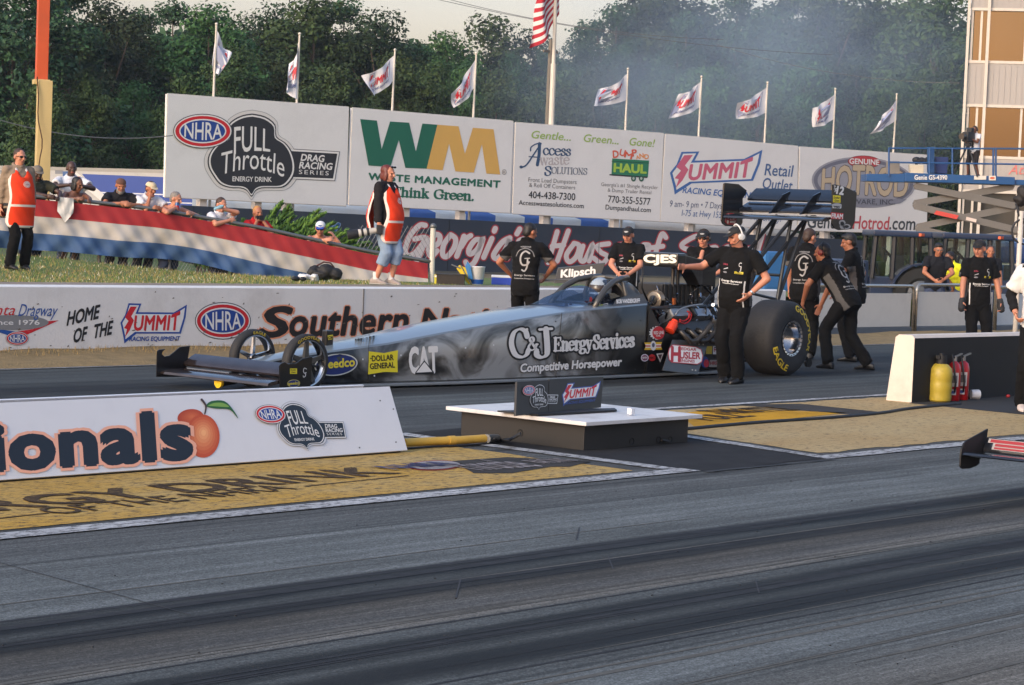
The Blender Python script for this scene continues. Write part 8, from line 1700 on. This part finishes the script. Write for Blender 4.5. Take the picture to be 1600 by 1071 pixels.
MB().prism([q+RH*a_+Vector((0, 0, b_)) for a_, b_ in ((.02, .02), (.09, 0), (-.02, .26), (-.12, .3), (-.16, .24))], FH*.05).build('yellow_fabric', mat('chair_yellow', (206, 180, 40), rough=.8, var=.2), t, bevel=.01); MB().prism([q-FH*.03+RH*a_+Vector((0, 0, b_)) for a_, b_ in ((.03, .1), (.1, .08), (.05, .3), (0, .36), (-.03, .28))], FH*.03).build('blue_fabric', mat('chair_blue', (56, 116, 170), rough=.8, var=.2), t, bevel=.01); MB().tube([q+RH*-.24+Vector((0, 0, .30)), q+RH*-.1+Vector((0, 0, .25))], .012, 6).tube([q+RH*.08, q+RH*-.1+Vector((0, 0, .3))], .01, 6).build('chair_frame', M_rail, t)
q = pz(684, 445, .75)+FH*.2; tag(MB().box((q.x, q.y, q.z+.05), (.12, .1, .1), Mc).mat(1).box((q.x-.02, q.y, q.z+.12), (.10, .08, .05), Mc).build('parts_tin', [mat('tin_yellow', (196, 186, 40), rough=.5), M_pnl], bevel=.01), 'small yellow tin in the grass at the foot of the fence post', 'tin')
# jib camera gear in the upper right corner
t = thing('camera_jib', 'black covered camera jib with steering ring and white pole at the right edge', 'jib', tuple(pd(1596, 600, 30))[:2]+(0,)); JD = 30.0
mb = MB()
for a_, b_, r_ in ((1596, 297, .07), (1602, 306, .11), (1588, 312, .05), (1594, 316, .08), (1610, 300, .12)): mb.ell(pd(a_, b_, JD), r_, 12)
jo = bpy.data.objects.new('rain_cover', remesh(mb, .02, 3, .03, 6, 8)); jo.data.materials.append(mat('cover_black', (28, 25, 24), rough=.7)); COL.objects.link(jo); jo.parent = t; jo.data.transform(rootmat(t).inverted())
c = pd(1601, 362, JD); MB().tube([c+(RH*math.cos(a_)+Vector((0, 0, math.sin(a_))))*.17 for a_ in [2*math.pi*i/28 for i in range(28)]], .014, 8, closed=True).build('steering_ring', M_dark, t, smooth=True); g = pd(1596, 330, JD); MB().tube([Vector((g.x, g.y, 0)), g], .035, 10).build('column', M_trim, t, smooth=True); MB().tube([pd(1588, 318, JD), pd(1592, 335, JD), pd(1600, 350, JD)], .02, 8).build('bracket', M_dark, t, smooth=True)
for a_ in (0, 2.1, 4.2): MB().tube([Vector((g.x, g.y, .5)), Vector((g.x+.5*math.cos(a_), g.y+.5*math.sin(a_), .02))], .02, 6).build('leg', M_dark, t)

# ================================================================== evening haze round the whole place, tyre smoke before the right-hand trees
hz = bpy.data.materials.new('haze'); hz.use_nodes = True; tn = hz.node_tree; tn.nodes.clear(); pv = tn.nodes.new('ShaderNodeVolumePrincipled'); mo = tn.nodes.new('ShaderNodeOutputMaterial')
pv.inputs['Color'].default_value = (.80, .88, 1.0, 1); pv.inputs['Density'].default_value = .00028; pv.inputs['Anisotropy'].default_value = .2; tn.links.new(pv.outputs[0], mo.inputs['Volume'])
mb = MB().box((100, 200, 16.9), (1044, 1044, 36)); tag(mb.build('haze', hz), kind='stuff')
sm = bpy.data.materials.new('smoke'); sm.use_nodes = True; tn = sm.node_tree; tn.nodes.clear(); N = tn.nodes.new; L = tn.links.new
pv = N('ShaderNodeVolumePrincipled'); mo = N('ShaderNodeOutputMaterial'); tc = N('ShaderNodeTexCoord'); ln = N('ShaderNodeVectorMath'); ln.operation = 'LENGTH'; L(tc.outputs['Object'], ln.inputs[0])
fo = N('ShaderNodeMapRange'); fo.interpolation_type = 'SMOOTHSTEP'; fo.inputs[1].default_value = .1; fo.inputs[2].default_value = 1.0; fo.inputs[3].default_value = 1; fo.inputs[4].default_value = 0; L(ln.outputs['Value'], fo.inputs[0])
nz = N('ShaderNodeTexNoise'); nz.inputs['Scale'].default_value = 1.7; nz.inputs['Detail'].default_value = 4; L(tc.outputs['Object'], nz.inputs['Vector']); nr = N('ShaderNodeMapRange'); nr.inputs[1].default_value = .35; nr.inputs[2].default_value = .7; L(nz.outputs[0], nr.inputs[0])
m1 = N('ShaderNodeMath'); m1.operation = 'MULTIPLY'; L(fo.outputs[0], m1.inputs[0]); L(nr.outputs[0], m1.inputs[1]); m2 = N('ShaderNodeMath'); m2.operation = 'MULTIPLY'; m2.inputs[1].default_value = .17; L(m1.outputs[0], m2.inputs[0]); L(m2.outputs[0], pv.inputs['Density'])
pv.inputs['Color'].default_value = (.62, .80, 1.0, 1); L(pv.outputs[0], mo.inputs['Volume']); c = pd(1160, 115, 101)
so = MB().ell((0, 0, 0), 1.0, 20).build('tyre_smoke', sm); so.location = c; so.scale = (15, 7, 8.5); so.rotation_euler = (0, 0, -YAW); tag(so, kind='stuff'); sm.cycles.volume_step_rate = 2.0
